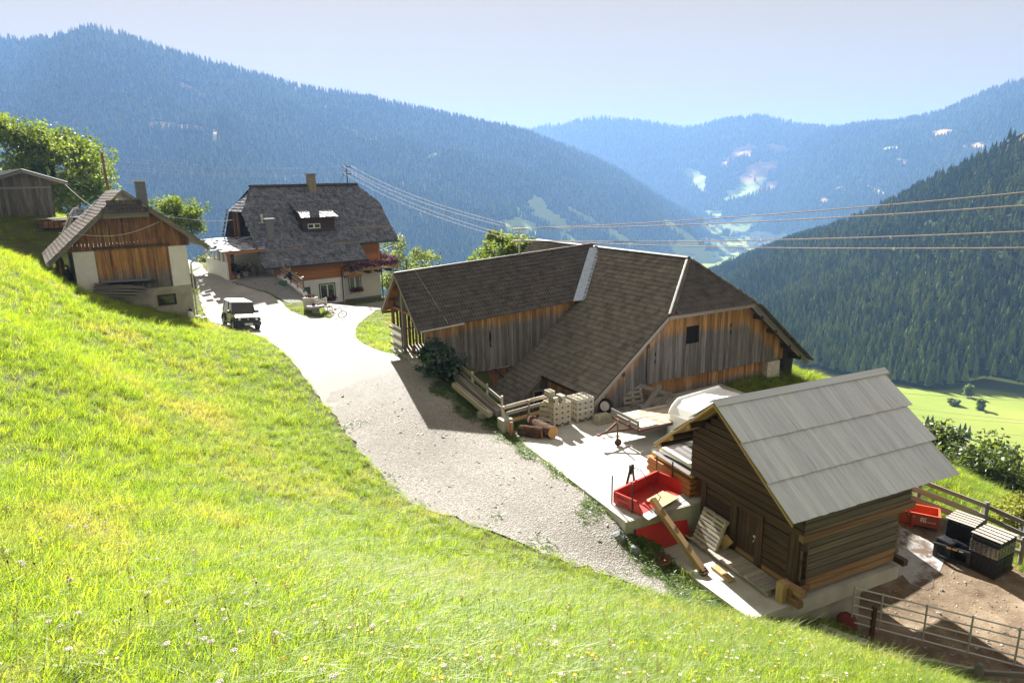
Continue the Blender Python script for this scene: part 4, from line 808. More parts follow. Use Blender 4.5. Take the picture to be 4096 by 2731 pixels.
# flowers
def m_flower(name, *cols):
    t = NT(name); c = t.ramp(t.attr('wear'), *[((i + .5) / len(cols), c) for i, c in enumerate(cols)]); t.t.nodes[-1]
    for n in t.t.nodes:
        if n.type == 'VALTORGB': n.color_ramp.interpolation = 'CONSTANT'
    return t.leafy(c, c, .3, .6, .02)
M_['petunia'] = m_flower('balcony_flower', (.03, .06, .022), (.05, .10, .03), (.04, .07, .03), (.42, .10, .30), (.55, .16, .26), (.16, .05, .24), (.7, .45, .5))
M_['geranium'] = m_flower('window_flower', (.02, .045, .018), (.03, .06, .02), (.025, .05, .02), (.45, .02, .05), (.02, .04, .016))
def flowers(parent, name, m, p0, p1, n, rx=.16, rz=.2, droop=.25, s=.07, seed=1):
    rr = random.Random(seed); p0, p1 = Vector(p0), Vector(p1); b = MB()
    for i in range(n):
        c = p0.lerp(p1, rr.random()) + Vector((rr.gauss(0, rx * .6), rr.gauss(0, rx * .6), rr.gauss(-droop * .4, rz * .55))); q = s * rr.uniform(.6, 1.3); u = Vector((rr.gauss(0, 1), rr.gauss(0, 1), rr.gauss(0, .7))).normalized() * q; v = u.orthogonal().normalized() * q * .8
        b.add([c - u, c - v, c + u, c + v], [(0, 1, 2, 3)], rr.random())
    return b.build(name, m, parent, kind=None)
def flowerbox(label, M, x0, x1, y, z, seed):
    t = thing('flower_box', label, 'flower box', M @ Matrix.Translation((0, 0, 0)), 'red flower boxes under the windows'); b = MB(); b.box(x0, x1, y - .2, y, z - .2, z - .04); b.build('trough', M_['darkbrown'], t); flowers(t, 'geraniums', M_['geranium'], (x0, y - .12, z), (x1, y - .12, z), 420, .12, .16, .12, .06, seed); return t
flowerbox('dark window box of red geraniums left of the green downpipe', HB, -1.9, -.8, -.05, .78, 3); flowerbox('dark window box of red geraniums on the cream wall below the balcony', HB, 1.2, 2.2, 1.14, 1.06, 4)
flowers(house, 'balcony_flowers', M_['petunia'], (1.7, .12, 3.42), (5.2, .12, 3.42), 1500, .16, .24, .42, .075, 5); flowers(house, 'balcony_flowers', M_['petunia'], (5.35, .3, 3.5), (5.35, 9, 3.5), 1500, .18, .2, .1, .08, 6); flowers(house, 'balcony_flowers', M_['petunia'], (.4, -.42, 3.2), (1.7, -.3, 3.3), 600, .14, .2, .5, .07, 7)
# porch on the left
porch = thing('porch', 'open porch with silvery plank roof and log post left of the farmhouse', 'porch', HB)
b = MB(); slab(b, [(-8.95, -.1, 5.16), (-6.2, -.1, 5.2), (-5.2, 6.6, 5.78), (-8.9, 6.6, 5.72)], .08); b.build('roof_deck', M_['darkbrown'], porch, fix=True)
PLK = shingles(.55, .42, .03, 3, M_['plank'])
cover(porch, 'roof_plank', PLK, M_['plank'], Vector((-8.98, 6.6, 5.74)), (1, 0, 0), (0, -1, -.086), 3.9, 6.75, .55, .30, lambda u, v: u < 3.95 - v * .17, 300, jit=.9, stagger=.5, seed=4, wjit=.3)
beam('fascia', M_['larch'], porch, (-8.95, -.1, 5.03), (-6.2, -.1, 5.06), .1, .2); beam('post', M_['larch'], porch, (-8.7, .05, 2.9), (-8.78, .05, 4.95), .17, .17, key='log')
b = MB(); b.box(-8.85, -5.3, -.15, 6.5, 2.4, 3.0); b.build('floor', M_['concrete'], porch); b = MB(); b.box(-8.85, -8.7, .6, 6.3, 2.8, 4.3); b.build('parapet', M_['plaster'], porch)
for k in range(6): bx('window_post', M_['plaster'], porch, -8.85, -8.72, .62 + k * 1.1, .76 + k * 1.1, 4.3, 5.2 + k * .09)
b = MB(); b.box(-8.7, -7.75, 3.2, 3.3, 3.0, 5.3); b.box(-7.45, -5.3, 3.2, 3.3, 3.0, 5.3); b.build('inner_wall', M_['cream'], porch)
M_['cloth'] = M_['purple']
wb_ = thing('workbench', 'dark wooden workbench with grindstone standing inside the porch', 'workbench', HB)
b = MB(); b.box(-7.2, -6.3, 1.2, 1.8, 3.75, 3.82); b.build('bench_top', M_['greywood'], wb_)
for x in (-7.15, -6.35):
    for y in (1.25, 1.75): beam('leg', M_['darkbrown'], wb_, (x, y, 3.0), (x, y, 3.76), .06, .06)
b = MB(); b.cyl((-6.75, 1.5, 3.82), (-6.75, 1.5, 4.1), .16); b.build('grindstone', M_['greenplastic'] if False else M_['stone'], wb_)
def planter(label, x, y, z, r, hgt, fm, mm, seed, M=None):
    t = thing('planter', label, 'planter', Matrix.Translation((x, y, z)) if M is None else M, 'flower planters'); b = MB(); b.lathe((0, 0, 0), [(r * .75, 0), (r, hgt), (r * .9, hgt), (r * .85, hgt * .8)], 12); b.build('pot', M_[mm], t, smooth=False)
    flowers(t, 'flowers', M_[fm], (-r * .6, 0, hgt + .14), (r * .6, 0, hgt + .14), 420 if r > .2 else 60, r * .75, r, 0, .08 if r > .2 else .03, seed); return t
M_['mixedflower'] = m_flower('mixed_flower', (.03, .07, .03), (.05, .10, .04), (.03, .06, .025), (.5, .36, .03), (.4, .06, .10), (.04, .08, .03))
for (lab, px, fm, mm, r, hh_, sd) in (('round terracotta planter of yellow flowers below the porch post', (-23.7, 56.0), 'mixedflower', 'brick', .42, .4, 1), ('white pot of grey-green foliage at the porch edge', (-22.4, 55.3), 'mixedflower', 'palewood', .3, .5, 2), ('dark pot of purple flowers behind the porch log post', (-24.6, 57.3), 'petunia', 'darkbrown', .4, .45, 3)):
    planter(lab, px[0], px[1], h(*px) - .02, r, hh_, fm, mm, sd)

# ---------------------------------------------------------------- small outbuilding on the left
ob = thing('outbuilding', 'small rendered outbuilding with brown board gable door and half-hipped roof', 'outbuilding', SB)
RA, RZ2, OV = -3.2, 8.5, -.75
zo = lambda a: RZ2 - (.83 if a > RA else .92) * abs(a - RA)
b = MB(); b.box(-6.28, 0, 0, 7.5, -1.2, 2.33); b.build('base_wall', M_['concwall'], ob)
b = MB(); b.box(-6.28, -5.17, .0, 7.5, 2.33, 4.9); b.box(-1.07, 0, 0, 7.5, 2.33, 4.95); b.box(-5.17, -1.07, .3, 7.5, 2.33, 4.9); b.build('wall', M_['plaster'], ob)
vboards(ob, 'door_board', M_['barnboard'], lambda s, d, z: (s, .05 - d, z), -5.17, -1.07, lambda a: 2.36, lambda a: 5.0, wear=lambda a, z: .95 - (4.95 - z) * .28, seed=21, wmin=.13, wmax=.19, ragged=0)
vboards(ob, 'gable_board', M_['brownboard'], lambda s, d, z: (s, -.02 - d, z), -6.45, .2, lambda a: 4.92, lambda a: min(zo(a) - .22, 7.05), seed=22, wmin=.16, wmax=.24, ragged=0)
beam('door_rail', M_['darkmetal'], ob, (-5.2, -.09, 5.06), (-.95, -.09, 5.06), .06, .09)
window(ob, -2.05, -1.08, 0, 1.18, 1.78, 'darkbrown', 'darkbrown', 1, 'window', .06)
b = MB(); slab(b, [(-2.0, OV, zo(-2.0)), (RA, OV + .55, RZ2), (RA, 8.2, RZ2), (1.2, 8.2, zo(1.2)), (1.2, OV, zo(1.2))], .1); slab(b, [(-4.45, OV, zo(-4.45)), (RA, OV + .55, RZ2), (RA, 8.2, RZ2), (-7.6, 8.2, zo(-7.6)), (-7.6, OV, zo(-7.6))], .1); b.build('roof_deck', M_['greywood'], ob, fix=True)
M_['brownroof'] = m_tile('brown_roof_shingle', (.10, .075, .062), (.17, .135, .11), .1)
SB2 = shingles(.33, .3, .012, 3, M_['brownroof'])
sr = math.hypot(1, .83); sl_ = math.hypot(1, .92)
cover(ob, 'roof_shingle', SB2, M_['brownroof'], Vector((RA, OV, RZ2)), (0, 1, 0), (1, 0, -.83), 8.9, 4.42 * sr, .33, .25, lambda u, v: not (v / sr < 1.2 and u < .55 * (1 - v / sr / 1.25)), 300, lambda u, v: -u, jit=.15, stagger=.5, seed=3)
cover(ob, 'back_shingle', SB2, M_['brownroof'], Vector((RA, OV, RZ2)), (0, 1, 0), (-1, 0, -.92), 8.9, 4.42 * sl_, .33, .25, lambda u, v: not (v / sl_ < 1.2 and u < .55 * (1 - v / sl_ / 1.25)), 0, jit=.15, stagger=.5, seed=4)
jl = math.hypot(.3, .62)
cover(ob, 'hip_tile', [GTD], M_['tile'], Vector((-4.5, OV + .24, 7.90)), (1, 0, 0), (0, -.36, -.66), 2.5, .78, .30, .26, lambda u, v: abs(u - 1.25) < .72 + v * .72, 300)
b = MB(); slab(b, [(-4.5, OV - .02, 7.1), (-1.95, OV - .02, 7.14), (RA + .45, OV + .4, 7.8), (RA - .45, OV + .4, 7.8)], .05); b.build('hip_deck', M_['zinc'], ob, fix=True)
for s, ae in ((1, 1.22), (-1, -7.62)):
    a0 = RA + s * 1.22
    for k in range(3): beam('verge_board', M_['greywood'], ob, (a0, OV + .02 + k * .05, zo(a0) - .06 - k * .1), (ae, OV + .02 + k * .05, zo(ae) - .06 - k * .1), .03, .12)
    beam('gablet_board', M_['greywood'], ob, (RA, OV + .3, RZ2 - .06), (RA + s * .62, OV + .3, zo(RA + s * .62) - .06), .03, .16)
for k in range(3): beam('eave_board', M_['greywood'], ob, (-4.45, OV + .0 + k * .05, 7.08 - k * .1), (-2.0, OV + k * .05, 7.1 - k * .1), .03, .11)
b = MB(); b.box(-2.12, -1.55, 2.2, 2.75, 6.8, 9.0); ch = b.build('chimney', M_['plinth'], ob); b = MB(); b.box(-2.35, -1.32, 2.0, 2.95, 9.05, 9.13); b.build('chimney_cap', M_['steel'], ch)
b = MB(); b.tube([(1.25, OV - .05, 4.72), (1.25, 8.2, 4.72)], .08, 8); b.build('gutter', M_['steel'], ob); b = MB(); b.tube([(1.2, OV + .15, 4.7), (1.15, OV + .2, 4.45), (.12, -.14, 3.75), (.1, -.12, 3.5), (.1, -.12, -.1)], .055, 8); b.build('downpipe', M_['steel'], ob)
b = MB(); b.tube([(-7.6, OV - .05, 4.34), (-7.62, 8.2, 4.34)], .07, 8); b.build('gutter', M_['zinc'], ob)
b = MB(); pts = [(-5.9 + .4 * i, -.85 + .02 * i, 6.0 - .42 * math.sin(math.pi * min(1, i / 11)) + .045 * i) for i in range(12)]; b.tube(pts, .018, 5); tag(b.build('hanging_cable', M_['steel'], None, SB), 'pale cable sagging across the brown gable of the outbuilding', 'cable')
for k in range(3): beam('side_post', M_['brownboard'], ob, (-7.0, .3 + k * 2.4, 1.8), (-7.0, .3 + k * 2.4, 4.5), .14, .14)
vboards(ob, 'side_board', M_['greyboard'], lambda s, d, z: (-6.75 - d, s, z), .4, 7, lambda a: 2, lambda a: 4.4, seed=23, wmin=.25, wmax=.4, gap=.05)
# stack of boards and roofing sheets leaning before the gable door
st = thing('board_stack', 'stack of grey boards and dark roofing sheets below the outbuilding door', 'board stack', SB)
rr = random.Random(4)
for k in range(16): z = 2.05 + (k // 2) * .095; y = -.25 - (k % 2) * .34; beam('board', M_['greywood'], st, (-5.45 + rr.uniform(-.15, .15), y, z + .25), (-2.95 + rr.uniform(-.5, .3), y, z - .05), .28, .06)
for k, (x0, x1, z0) in enumerate(((-5.35, -2.3, 2.85), (-5.1, -2.5, 2.98), (-3.6, -2.1, 2.8))):
    b = MB(); V = []
    for i in range(15):
        y = -.78 + .75 * i / 14; z = z0 + .03 * (i % 2) + .05 * i / 14
        V += [(x0, y, z + .03), (x1, y, z - .12 + k * .05)]
    b.add(V, [(2 * i, 2 * i + 1, 2 * i + 3, 2 * i + 2) for i in range(14)]); b.build('roofing_sheet', M_['darkmetal'] if k != 1 else M_['plinth'], st)
# ---------------------------------------------------------------- grey shed at the left edge
SF = frame((-34.3, 50.5, -1.5), 42)
shed = thing('shed', 'weathered grey board shed with low gable roof at the left edge', 'shed', SF)
zs = lambda a: 3.3 - .34 * abs(a + 1.75)
vboards(shed, 'wall_board', M_['greyboard'], lambda s, d, z: (s, -d, z), -4.6, 0, lambda a: -.6 - a * .02, lambda a: zs(a) - .1, seed=31, wmin=.18, wmax=.28)
vboards(shed, 'side_board', M_['greyboard'], lambda s, d, z: (-.03 + d, s, z), .03, 5, lambda a: -.8, lambda a: 2.6, seed=32, wmin=.25, wmax=.35)
beam('rail', M_['greywood'], shed, (-4.6, -.06, 2.0), (.02, -.06, 2.05), .05, .14)
b = MB(); slab(b, [(-1.75, -.6, 3.3), (-1.75, 6, 3.3), (.95, 6, zs(.95)), (.95, -.6, zs(.95))], .06); slab(b, [(-1.75, -.6, 3.3), (-1.75, 6, 3.3), (-5.4, 6, zs(-5.4)), (-5.4, -.6, zs(-5.4))], .06); b.build('roof_deck', M_['brownboard'], shed, fix=True)
def corrug(b, x0, x1, y0, y1, zfun, n=30, amp=.03):
    V = []
    for i in range(n + 1):
        y = y0 + (y1 - y0) * i / n; d = amp * (1 if i % 2 else -1)
        V += [(x0, y, zfun(x0) + .05 + d), (x1, y, zfun(x1) + .05 + d)]
    b.add(V, [(2 * i, 2 * i + 1, 2 * i + 3, 2 * i + 2) for i in range(n)])
for x0, x1 in ((-1.75, 1.0), (-5.5, -1.75)): b = MB(); corrug(b, x0, x1, -.7, 6, zs, 56); b.build('roofing_sheet', M_['plinth'], shed)
for x1 in (1.0, -5.5): beam('verge_board', M_['greywood'], shed, (-1.75, -.64, 3.18), (x1, -.64, zs(x1) - .12), .04, .16)
# ---------------------------------------------------------------- concrete yard, lower slab
YZ = -10.2
def poly_slab(name, poly, z0, z1, m):
    b = MB(); b.prism([(p[0], p[1], z1) for p in poly], (0, 0, z0 - z1)); return tag(b.build(name, m, fix=True), kind='structure')
poly_slab('concrete_yard', YARD, -12.0, YZ, M_['concrete'])
poly_slab('concrete_slab', SLAB, -11.68, -11.25, M_['concrete'])
b = MB(); b.box(-1.55, 2.62, .03, .35, -2.3, -.585); b.box(-1.55, -1.2, .35, 3.9, -2.3, -.585); b.box(2.3, 2.6, .35, 3.9, -2.3, -.585); tag(b.build('support_wall', M_['concwall'], None, CB), 'bare concrete wall carrying the slab under the log cabin', 'wall')
b = MB(); b.box(-2.9, 3.6, 4.07, 4.118, -1.0, .888); tag(b.build('retaining_wall', M_['concwall'], None, CB), 'formed concrete retaining wall of the yard behind the red panel', 'wall')
# ---------------------------------------------------------------- log cabin
cabin = thing('log_cabin', 'dark square-log cabin with silvery plank gable roof standing on concrete', 'log cabin', CB)
rr = random.Random(9)
LH = .223
for k in range(8):
    z = k * LH + LH / 2; m = M_['freshlog'] if k == 0 else M_['log']
    if k == 7 or k == 0: segs = [(-.0, 4.0)]
    else: segs = [(0, 1.42), (2.58, 4.0)]
    for s0, s1 in segs:
        d = rr.uniform(-.02, .015); beam('log', m, cabin, (.09 + d, s0 - (.05 if s0 == 0 else 0), z), (.09 + d, s1, z), .18, LH * .93, key='rough')
    ms = M_['freshlog'] if k < 2 else M_['greylog']; d = rr.uniform(-.02, .015)
    beam('log', ms, cabin, (.19, .09 + d, z), (3.86, .09 + d, z), .18, LH * .93, key='rough')
    beam('log', M_['log'], cabin, (.0, 3.92, z), (3.86, 3.92, z), .16, LH * .97, key='rough'); beam('log', M_['log'], cabin, (3.78, .18, z), (3.78, 3.85, z), .16, LH * .97, key='rough')
UZ = 8 * LH
b = MB(); b.box(.13, 3.75, .13, 3.88, -.05, UZ + .1); b.hexa([(.0, .02, UZ), (3.95, .02, UZ), (3.95, 4.3, UZ), (.0, 4.3, UZ), (.0, .02, UZ + .62), (3.95, .02, UZ + .62), (3.95, 4.3, UZ + .62), (.0, 4.3, UZ + .62)]); b.prism([(.0, .1, UZ + .62), (.0, 2.84, 4.45), (.0, 4.2, UZ + 1.3), (.0, 4.2, UZ + .62)], (3.95, 0, 0)); b.build('shade_core', M_['shadeblack'], cabin, fix=True)  # black core painted in so the gaps between logs look shaded
zcab = lambda b_: 4.8 - (.745 if b_ < 2.84 else .83) * abs(b_ - 2.84)
for k in range(13):
    z = UZ + k * LH + LH / 2
    lo = -.12; hi = 4.42
    if zcab(lo) - .28 < z: lo = 2.84 - (4.8 - .28 - z) / .745
    if zcab(hi) - .28 < z: hi = 2.84 + (4.8 - .28 - z) / .83
    if hi - lo < .3: break
    d = rr.uniform(-.02, .012); beam('log', M_['log'], cabin, (-.06 + d, lo, z), (-.06 + d, hi, z), .18, LH * .93, key='rough'); beam('log', M_['log'], cabin, (3.98, lo, z), (3.98, hi, z), .18, LH * .93, key='rough')
    if k < 3: beam('log', M_['greylog'], cabin, (-.1, -.05, z), (4.1, -.05, z), .18, LH * .93, key='rough'); beam('log', M_['log'], cabin, (-.1, 4.35, z), (4.1, 4.35, z), .18, LH * .93, key='rough')
beam('wall_plate', M_['freshlog'], cabin, (-.2, -.12, UZ + .03), (4.25, -.12, UZ + .03), .16, .2, key='rough')
bx('corner_post', M_['log'], cabin, -.05, .12, .05, .42, .0, UZ); bx('corner_post', M_['greylog'], cabin, .0, .22, -.05, .04, .1, UZ); bx('corner_post', M_['log'], cabin, -.03, .12, 3.8, 4.02, .0, UZ)
for k, z in enumerate((.28, .55, .78, 1.02)): beam('log_end', M_['greylog'], cabin, (3.8, .08, z), (4.03, .08, z), .2, .2, key='log')
beam('log_end', M_['darkbrown'], cabin, (3.95, -.32, .06), (3.95, .3, .06), .2, .2, key='rough')
for z, y in ((-.02, .1), (.2, -.02)): beam('log_end', M_['freshlog'], cabin, (-.38, y, z), (.3, y, z), .2, .2, key='rough')
bx('sill_post', M_['newwood'], cabin, -.55, -.32, .02, .26, -.12, .44); beam('log_end', M_['freshlog'], cabin, (-.25, -.38, .3), (-.25, .3, .3), .2, .2, key='rough'); beam('log_end', M_['freshlog'], cabin, (-.3, -.38, .0), (-.3, .3, .0), .2, .2, key='rough')
# door
b = MB(); b.box(.06, .1, 1.6, 2.4, .1, 1.56); dr = b.build('door', M_['darkbrown'], cabin)
for k in range(5): bx('door_plank', M_['log'], dr, .03, .06, 1.605 + k * .16, 1.605 + k * .16 + .152, .12, 1.55)
b = MB(); b.box(.0, .03, 1.62, 1.74, .86, .92); b.tube([(.0, 1.7, .72), (-.05, 1.68, .74), (-.05, 1.66, .8), (0, 1.66, .82)], .012, 5); b.build('latch', M_['steel'], dr)
for y0, y1 in ((1.36, 1.60), (2.40, 2.64)): bx('door_jamb', M_['log'], cabin, -.05, .1, y0, y1, .0, 1.6)
bx('door_lintel', M_['log'], cabin, -.06, .1, 1.36, 2.64, 1.56, 1.72); bx('threshold', M_['greylog'], cabin, -.05, .2, 1.5, 2.5, -.02, .1)
# roof: purlins, boards, three tiers of long planks, ridge boards
for y, rd in ((2.84, .09), (4.05, .10), (4.85, .10), (5.45, .08), (1.55, .09), (.72, .09), (-.05, .08)):
    z = zcab(y) - .13; beam('purlin', M_['log'], cabin, (-.62, y, z), (4.3, y, z), rd * 2, rd * 2, key='log'); beam('purlin_end', M_['newwood'], cabin, (-.68, y, z), (-.615, y, z), rd * 1.9, rd * 1.9, key='log')
ER = lambda t: 6.42 - .62 * t       # the far verge is not quite square
for sgn, bl, nT in ((-1, 3.14, 3), (1, 2.78, 3)):
    sl = .745 if sgn < 0 else .83; LS = bl * math.hypot(1, sl); v = Vector((0, sgn, -sl)).normalized(); n = Vector((0, sgn * sl, 1)).normalized() if sgn < 0 else Vector((0, sl, 1)).normalized()
    n = Vector((0, sgn * sl, 1)).normalized(); O = Vector((0, 2.84, 4.8))
    x = -.74; 
    while x < 6.3:                      # sheathing seen from below
        w = .24; p = O + Vector((x + w / 2, 0, 0))
        LSx = (LS - .04) if x + w < 5.75 else (LS - .04) * max(.1, (6.36 - x - w) / .62)
        beam('sheathing_board', M_['newwood'], cabin, p + v * .02 - n * .03, p + v * LSx - n * .03, w * .97, .022, up=n); x += w
    for tier in range(3):
        t0, t1 = (0, .36, .69)[tier], (.37, .70, 1.0)[tier]; x = -.76
        while x < ER((t0 + t1) / 2) - .03:
            w = rr.uniform(.15, .23); xm = x + w / 2; e0 = n * (.012 + .0 * tier + rr.uniform(0, .004)); e1 = n * (.062 + rr.uniform(0, .012)) if tier < 2 else n * (.045 + rr.uniform(0, .01))
            beam('roof_plank', M_['plank'], cabin, O + Vector((xm, 0, 0)) + v * (LS * t0) + e0, O + Vector((xm, 0, 0)) + v * (LS * t1 + rr.uniform(-.006, .01)) + e1, w * .985, .026, up=n); x += w
beam('ridge_board', M_['plank'], cabin, (-.8, 2.76, 4.83), (6.5, 2.76, 4.83), .24, .03, up=(0, -.6, .8)); beam('ridge_board', M_['plank'], cabin, (-.8, 2.95, 4.82), (6.5, 2.95, 4.82), .2, .03, up=(0, .64, .77))
beam('bargeboard', M_['newwood'], cabin, (-.76, 2.84, 4.74), (-.76, -.3, 2.4), .025, .06); beam('bargeboard', M_['newwood'], cabin, (-.76, 2.84, 4.74), (-.76, 5.6, 2.45), .025, .06)
# boardwalk before the door
walk = thing('boardwalk', 'low plank boardwalk on beams along the cabin front', 'boardwalk', CB)
y = .42; k = 0
while y < 3.75:
    w = .15 if y > 1.1 else .24; e = rr.uniform(-.06, .06) if y > 1.1 else .0; beam('plank', M_['palewood'] if y > 1.1 else M_['greywood'], walk, (-.74 + e, y + w / 2, .045), (-.08, y + w / 2, .055), w * .94, .045); y += w; k += 1
for x in (-.62, -.18): beam('bearer', M_['greywood'], walk, (x, .4, -.03), (x, 3.85, -.03), .12, .11)
beam('bearer_end', M_['log'], walk, (-.75, 3.72, .02), (-.1, 3.72, .02), .24, .24, key='log')
def pallet_parts(t, W, L, slat=M_['palewood'], n=7, deck2=True):
    """a pallet lying flat: x across 0..W, y along 0..L, deck boards run along x"""
    for k in range(n): yy = .05 + (L - .1) * k / (n - 1); beam('slat', slat, t, (0, yy, .125), (W, yy, .125), L / n * .72, .022)
    for xx in (.05, W / 2, W - .05): beam('bearer', M_['palewood'], t, (xx, 0, .07), (xx, L, .07), .09, .085)
    if deck2:
        for yy in (.06, L / 2, L - .06): beam('slat', slat, t, (0, yy, .012), (W, yy, .012), .11, .022)
def pallet(label, M, W=1.2, L=.9, n=7, slat=None):
    t = thing('pallet', label, 'pallet', M, 'wooden pallets'); pallet_parts(t, W, L, slat or M_['palewood'], n); return t
def basis(o, x, y):
    x = Vector(x).normalized(); y = Vector(y); y = (y - x * y.dot(x)).normalized(); z = x.cross(y); o = Vector(o); return Matrix(((x.x, y.x, z.x, o.x), (x.y, y.y, z.y, o.y), (x.z, y.z, z.z, o.z), (0, 0, 0, 1)))
pallet('pale slatted pallet leaning on the cabin front beside the door', CB @ basis((-.52, 3.6, .08), (0, -1, -.03), (.38, .0, .95)), 1.02, 1.0, 8)
t = thing('board_offcut', 'short yellow board leaning behind the pallet by the cabin door', 'board', CB); beam('board', M_['newwood'], t, (-.28, 2.72, .12), (-.2, 2.45, .5), .03, .3)
t = thing('plank', 'thick loose plank lying on the sunlit slab before the boardwalk', 'plank', CB); beam('plank_piece', M_['newwood'], t, (-.99, 2.2, -.1), (-1.03, 1.4, -.1), .24, .08, key='rough')
t = thing('timber_beam', 'long notched timber beam leaning from the slab up to the red tipping box', 'beam', CB); beam('beam_piece', M_['newwood'], t, (-1.5, 2.06, -.07), (-1.66, 4.42, 1.22), .2, .2, key='rough'); 
for f in (.3, .55, .82): p = Vector((-1.5, 2.06, -.07)).lerp(Vector((-1.66, 4.42, 1.22)), f); beam('notch', M_['log'], t, p + Vector((-.06, -.05, .075)), p + Vector((.08, .06, .135)), .05, .03)
beam('tenon', M_['log'], t, (-1.5, 2.14, -.03), (-1.49, 1.98, -.11), .22, .2, key='rough')
t = thing('tailboard', 'red sheet-metal tailboard leaning on the retaining wall', 'panel', CB); Pm = basis((-2.55, 3.72, -.15), (2.05, .12, .0), (0, .34, .72)); b = MB(); b.box(0, 2.05, 0, .78, 0, .03); b.box(0, 2.05, 0, .04, .03, .06); b.box(0, 2.05, .74, .78, .03, .06); b.build('sheet', M_['red'], t, Pm); beam('edge_bar', M_['darkmetal'], t, Pm @ Vector((-.01, -.02, .02)), Pm @ Vector((-.01, .8, .02)), .03, .05)
b = MB(); b.lathe((0, 0, 0), [(.36, 0), (.36, .05), (.31, .06)], 28); c_ = (CB @ Vector((-2.36, 3.05, 0))); t = thing('manhole_cover', 'round rusty drain cover with radial slots in the weeds', 'drain cover', Matrix.Translation((c_.x, c_.y, h(c_.x, c_.y) + .02))); b.build('cover', M_['rust'], t)
b = MB()
for ring, n, r0, r1 in ((0, 20, .19, .28), (1, 12, .07, .16)):
    for k in range(n): a = 2 * math.pi * k / n; b.bar((r0 * math.cos(a), r0 * math.sin(a), .062), (r1 * math.cos(a), r1 * math.sin(a), .062), .022, .008)
b.build('slots', M_['shadeblack'], t, kind='stuff')  # dark bars on top of the cover paint the shade in its slots
# ---------------------------------------------------------------- red tipping box
rb = thing('tipping_box', 'red three-sided tractor tipping box with worn steel lip on the yard edge', 'tipping box', CB @ basis((-2.56, 5.22, .9), (2.15, .62, 0), (-.25, 1, 0)))
# local x: along the back (to the right), -y: towards the open lip
W_, D_, H_ = 2.2, 1.12, .46
b = MB(); b.box(0, W_, -D_, 0, .02, .06); b.build('floor', M_['red'], rb)
b = MB(); b.box(0, W_, -.02, .02, .06, H_); b.box(0, W_, -.045, .03, H_, H_ + .03); b.build('back_panel', M_['red'], rb)
def side(x0, x1, nm):
    b = MB(); b.prism([(x0, .02, .06), (x0, .02, H_), (x0, -D_ + .2, H_), (x0, -D_ - .05, .16), (x0, -D_ - .05, .06)], (x1 - x0, 0, 0)); return b.build(nm, M_['red'], rb, fix=True)
sd = side(-.04, 0, 'side_panel'); side(W_, W_ + .04, 'side_panel')
b = MB(); b.hexa([(-.04, -D_ - .3, .0), (W_ + .04, -D_ - .3, .0), (W_ + .04, -D_, .05), (-.04, -D_, .05), (-.04, -D_ - .3, .012), (W_ + .04, -D_ - .3, .012), (W_ + .04, -D_, .065), (-.04, -D_, .065)]); b.build('lip', M_['steel'], rb)
for p in ((-.06, .06), (W_ + .06, .06), (-.06, -.78), (W_ + .06, -.6)): beam('stake', M_['darkmetal'], rb, (p[0], p[1], 0), (p[0], p[1], 1.0), .035, .035)
b = MB(); b.bar((.72, .2, 0), (.97, .15, .92), .05, .07); b.bar((1.3, .2, 0), (1.06, .15, .92), .05, .07); b.box(.94, .98, .1, .2, .7, 1.02); b.box(1.05, 1.09, .1, .2, .7, 1.02); b.bar((.8, .2, .35), (1.22, .2, .35), .04, .05); b.build('hitch_frame', M_['darkmetal'], rb)
b = MB(); b.tube([(1.0, .1, .95), (1.12, -.15, .9), (1.2, -.45, .55), (1.25, -.8, .2), (1.3, -.95, .09)], .014, 6); b.build('hose', M_['black'], rb)
t = thing('paint_board', 'pale reddish board lying across the lip of the red box', 'board', rb.matrix_world.copy()); b = MB(); b.hexa([(.72, -1.35, .13), (1.7, -1.3, .13), (1.72, -.62, .10), (.78, -.66, .10), (.72, -1.35, .15), (1.7, -1.3, .15), (1.72, -.62, .12), (.78, -.66, .12)]); b.build('board', M_['newwood'], t)
def letters(txt, parent, M, size, m, name='lettering', ext=.002, spacing=1.0):
    cu = bpy.data.curves.new(name, 'FONT'); cu.body = txt; cu.size = size; cu.extrude = ext; cu.align_x = 'CENTER'; cu.align_y = 'CENTER'; cu.space_character = spacing; cu.resolution_u = 2
    ob_ = bpy.data.objects.new(name, cu); me = ob_.to_mesh().copy(); ob_.to_mesh_clear(); bpy.data.objects.remove(ob_); bpy.data.curves.remove(cu); me.name = name; me.materials.append(m); return put(name, me, parent, M)
ML = basis((-.046, -.385, .33), (0, -1, 0), (0, 0, 1)); letters('HERAL', rb, ML, .13, M_['black'], spacing=1.35)
b = MB(); r5 = random.Random(5)
for k in range(2):
    y = -.16
    while y > -.66: w = r5.uniform(.02, .07); b.box(-.0445, -.0425, y - w, y, .17 - k * .06, .20 - k * .06); y -= w + .018
b.build('small_print', M_['black'], rb, kind='stuff')
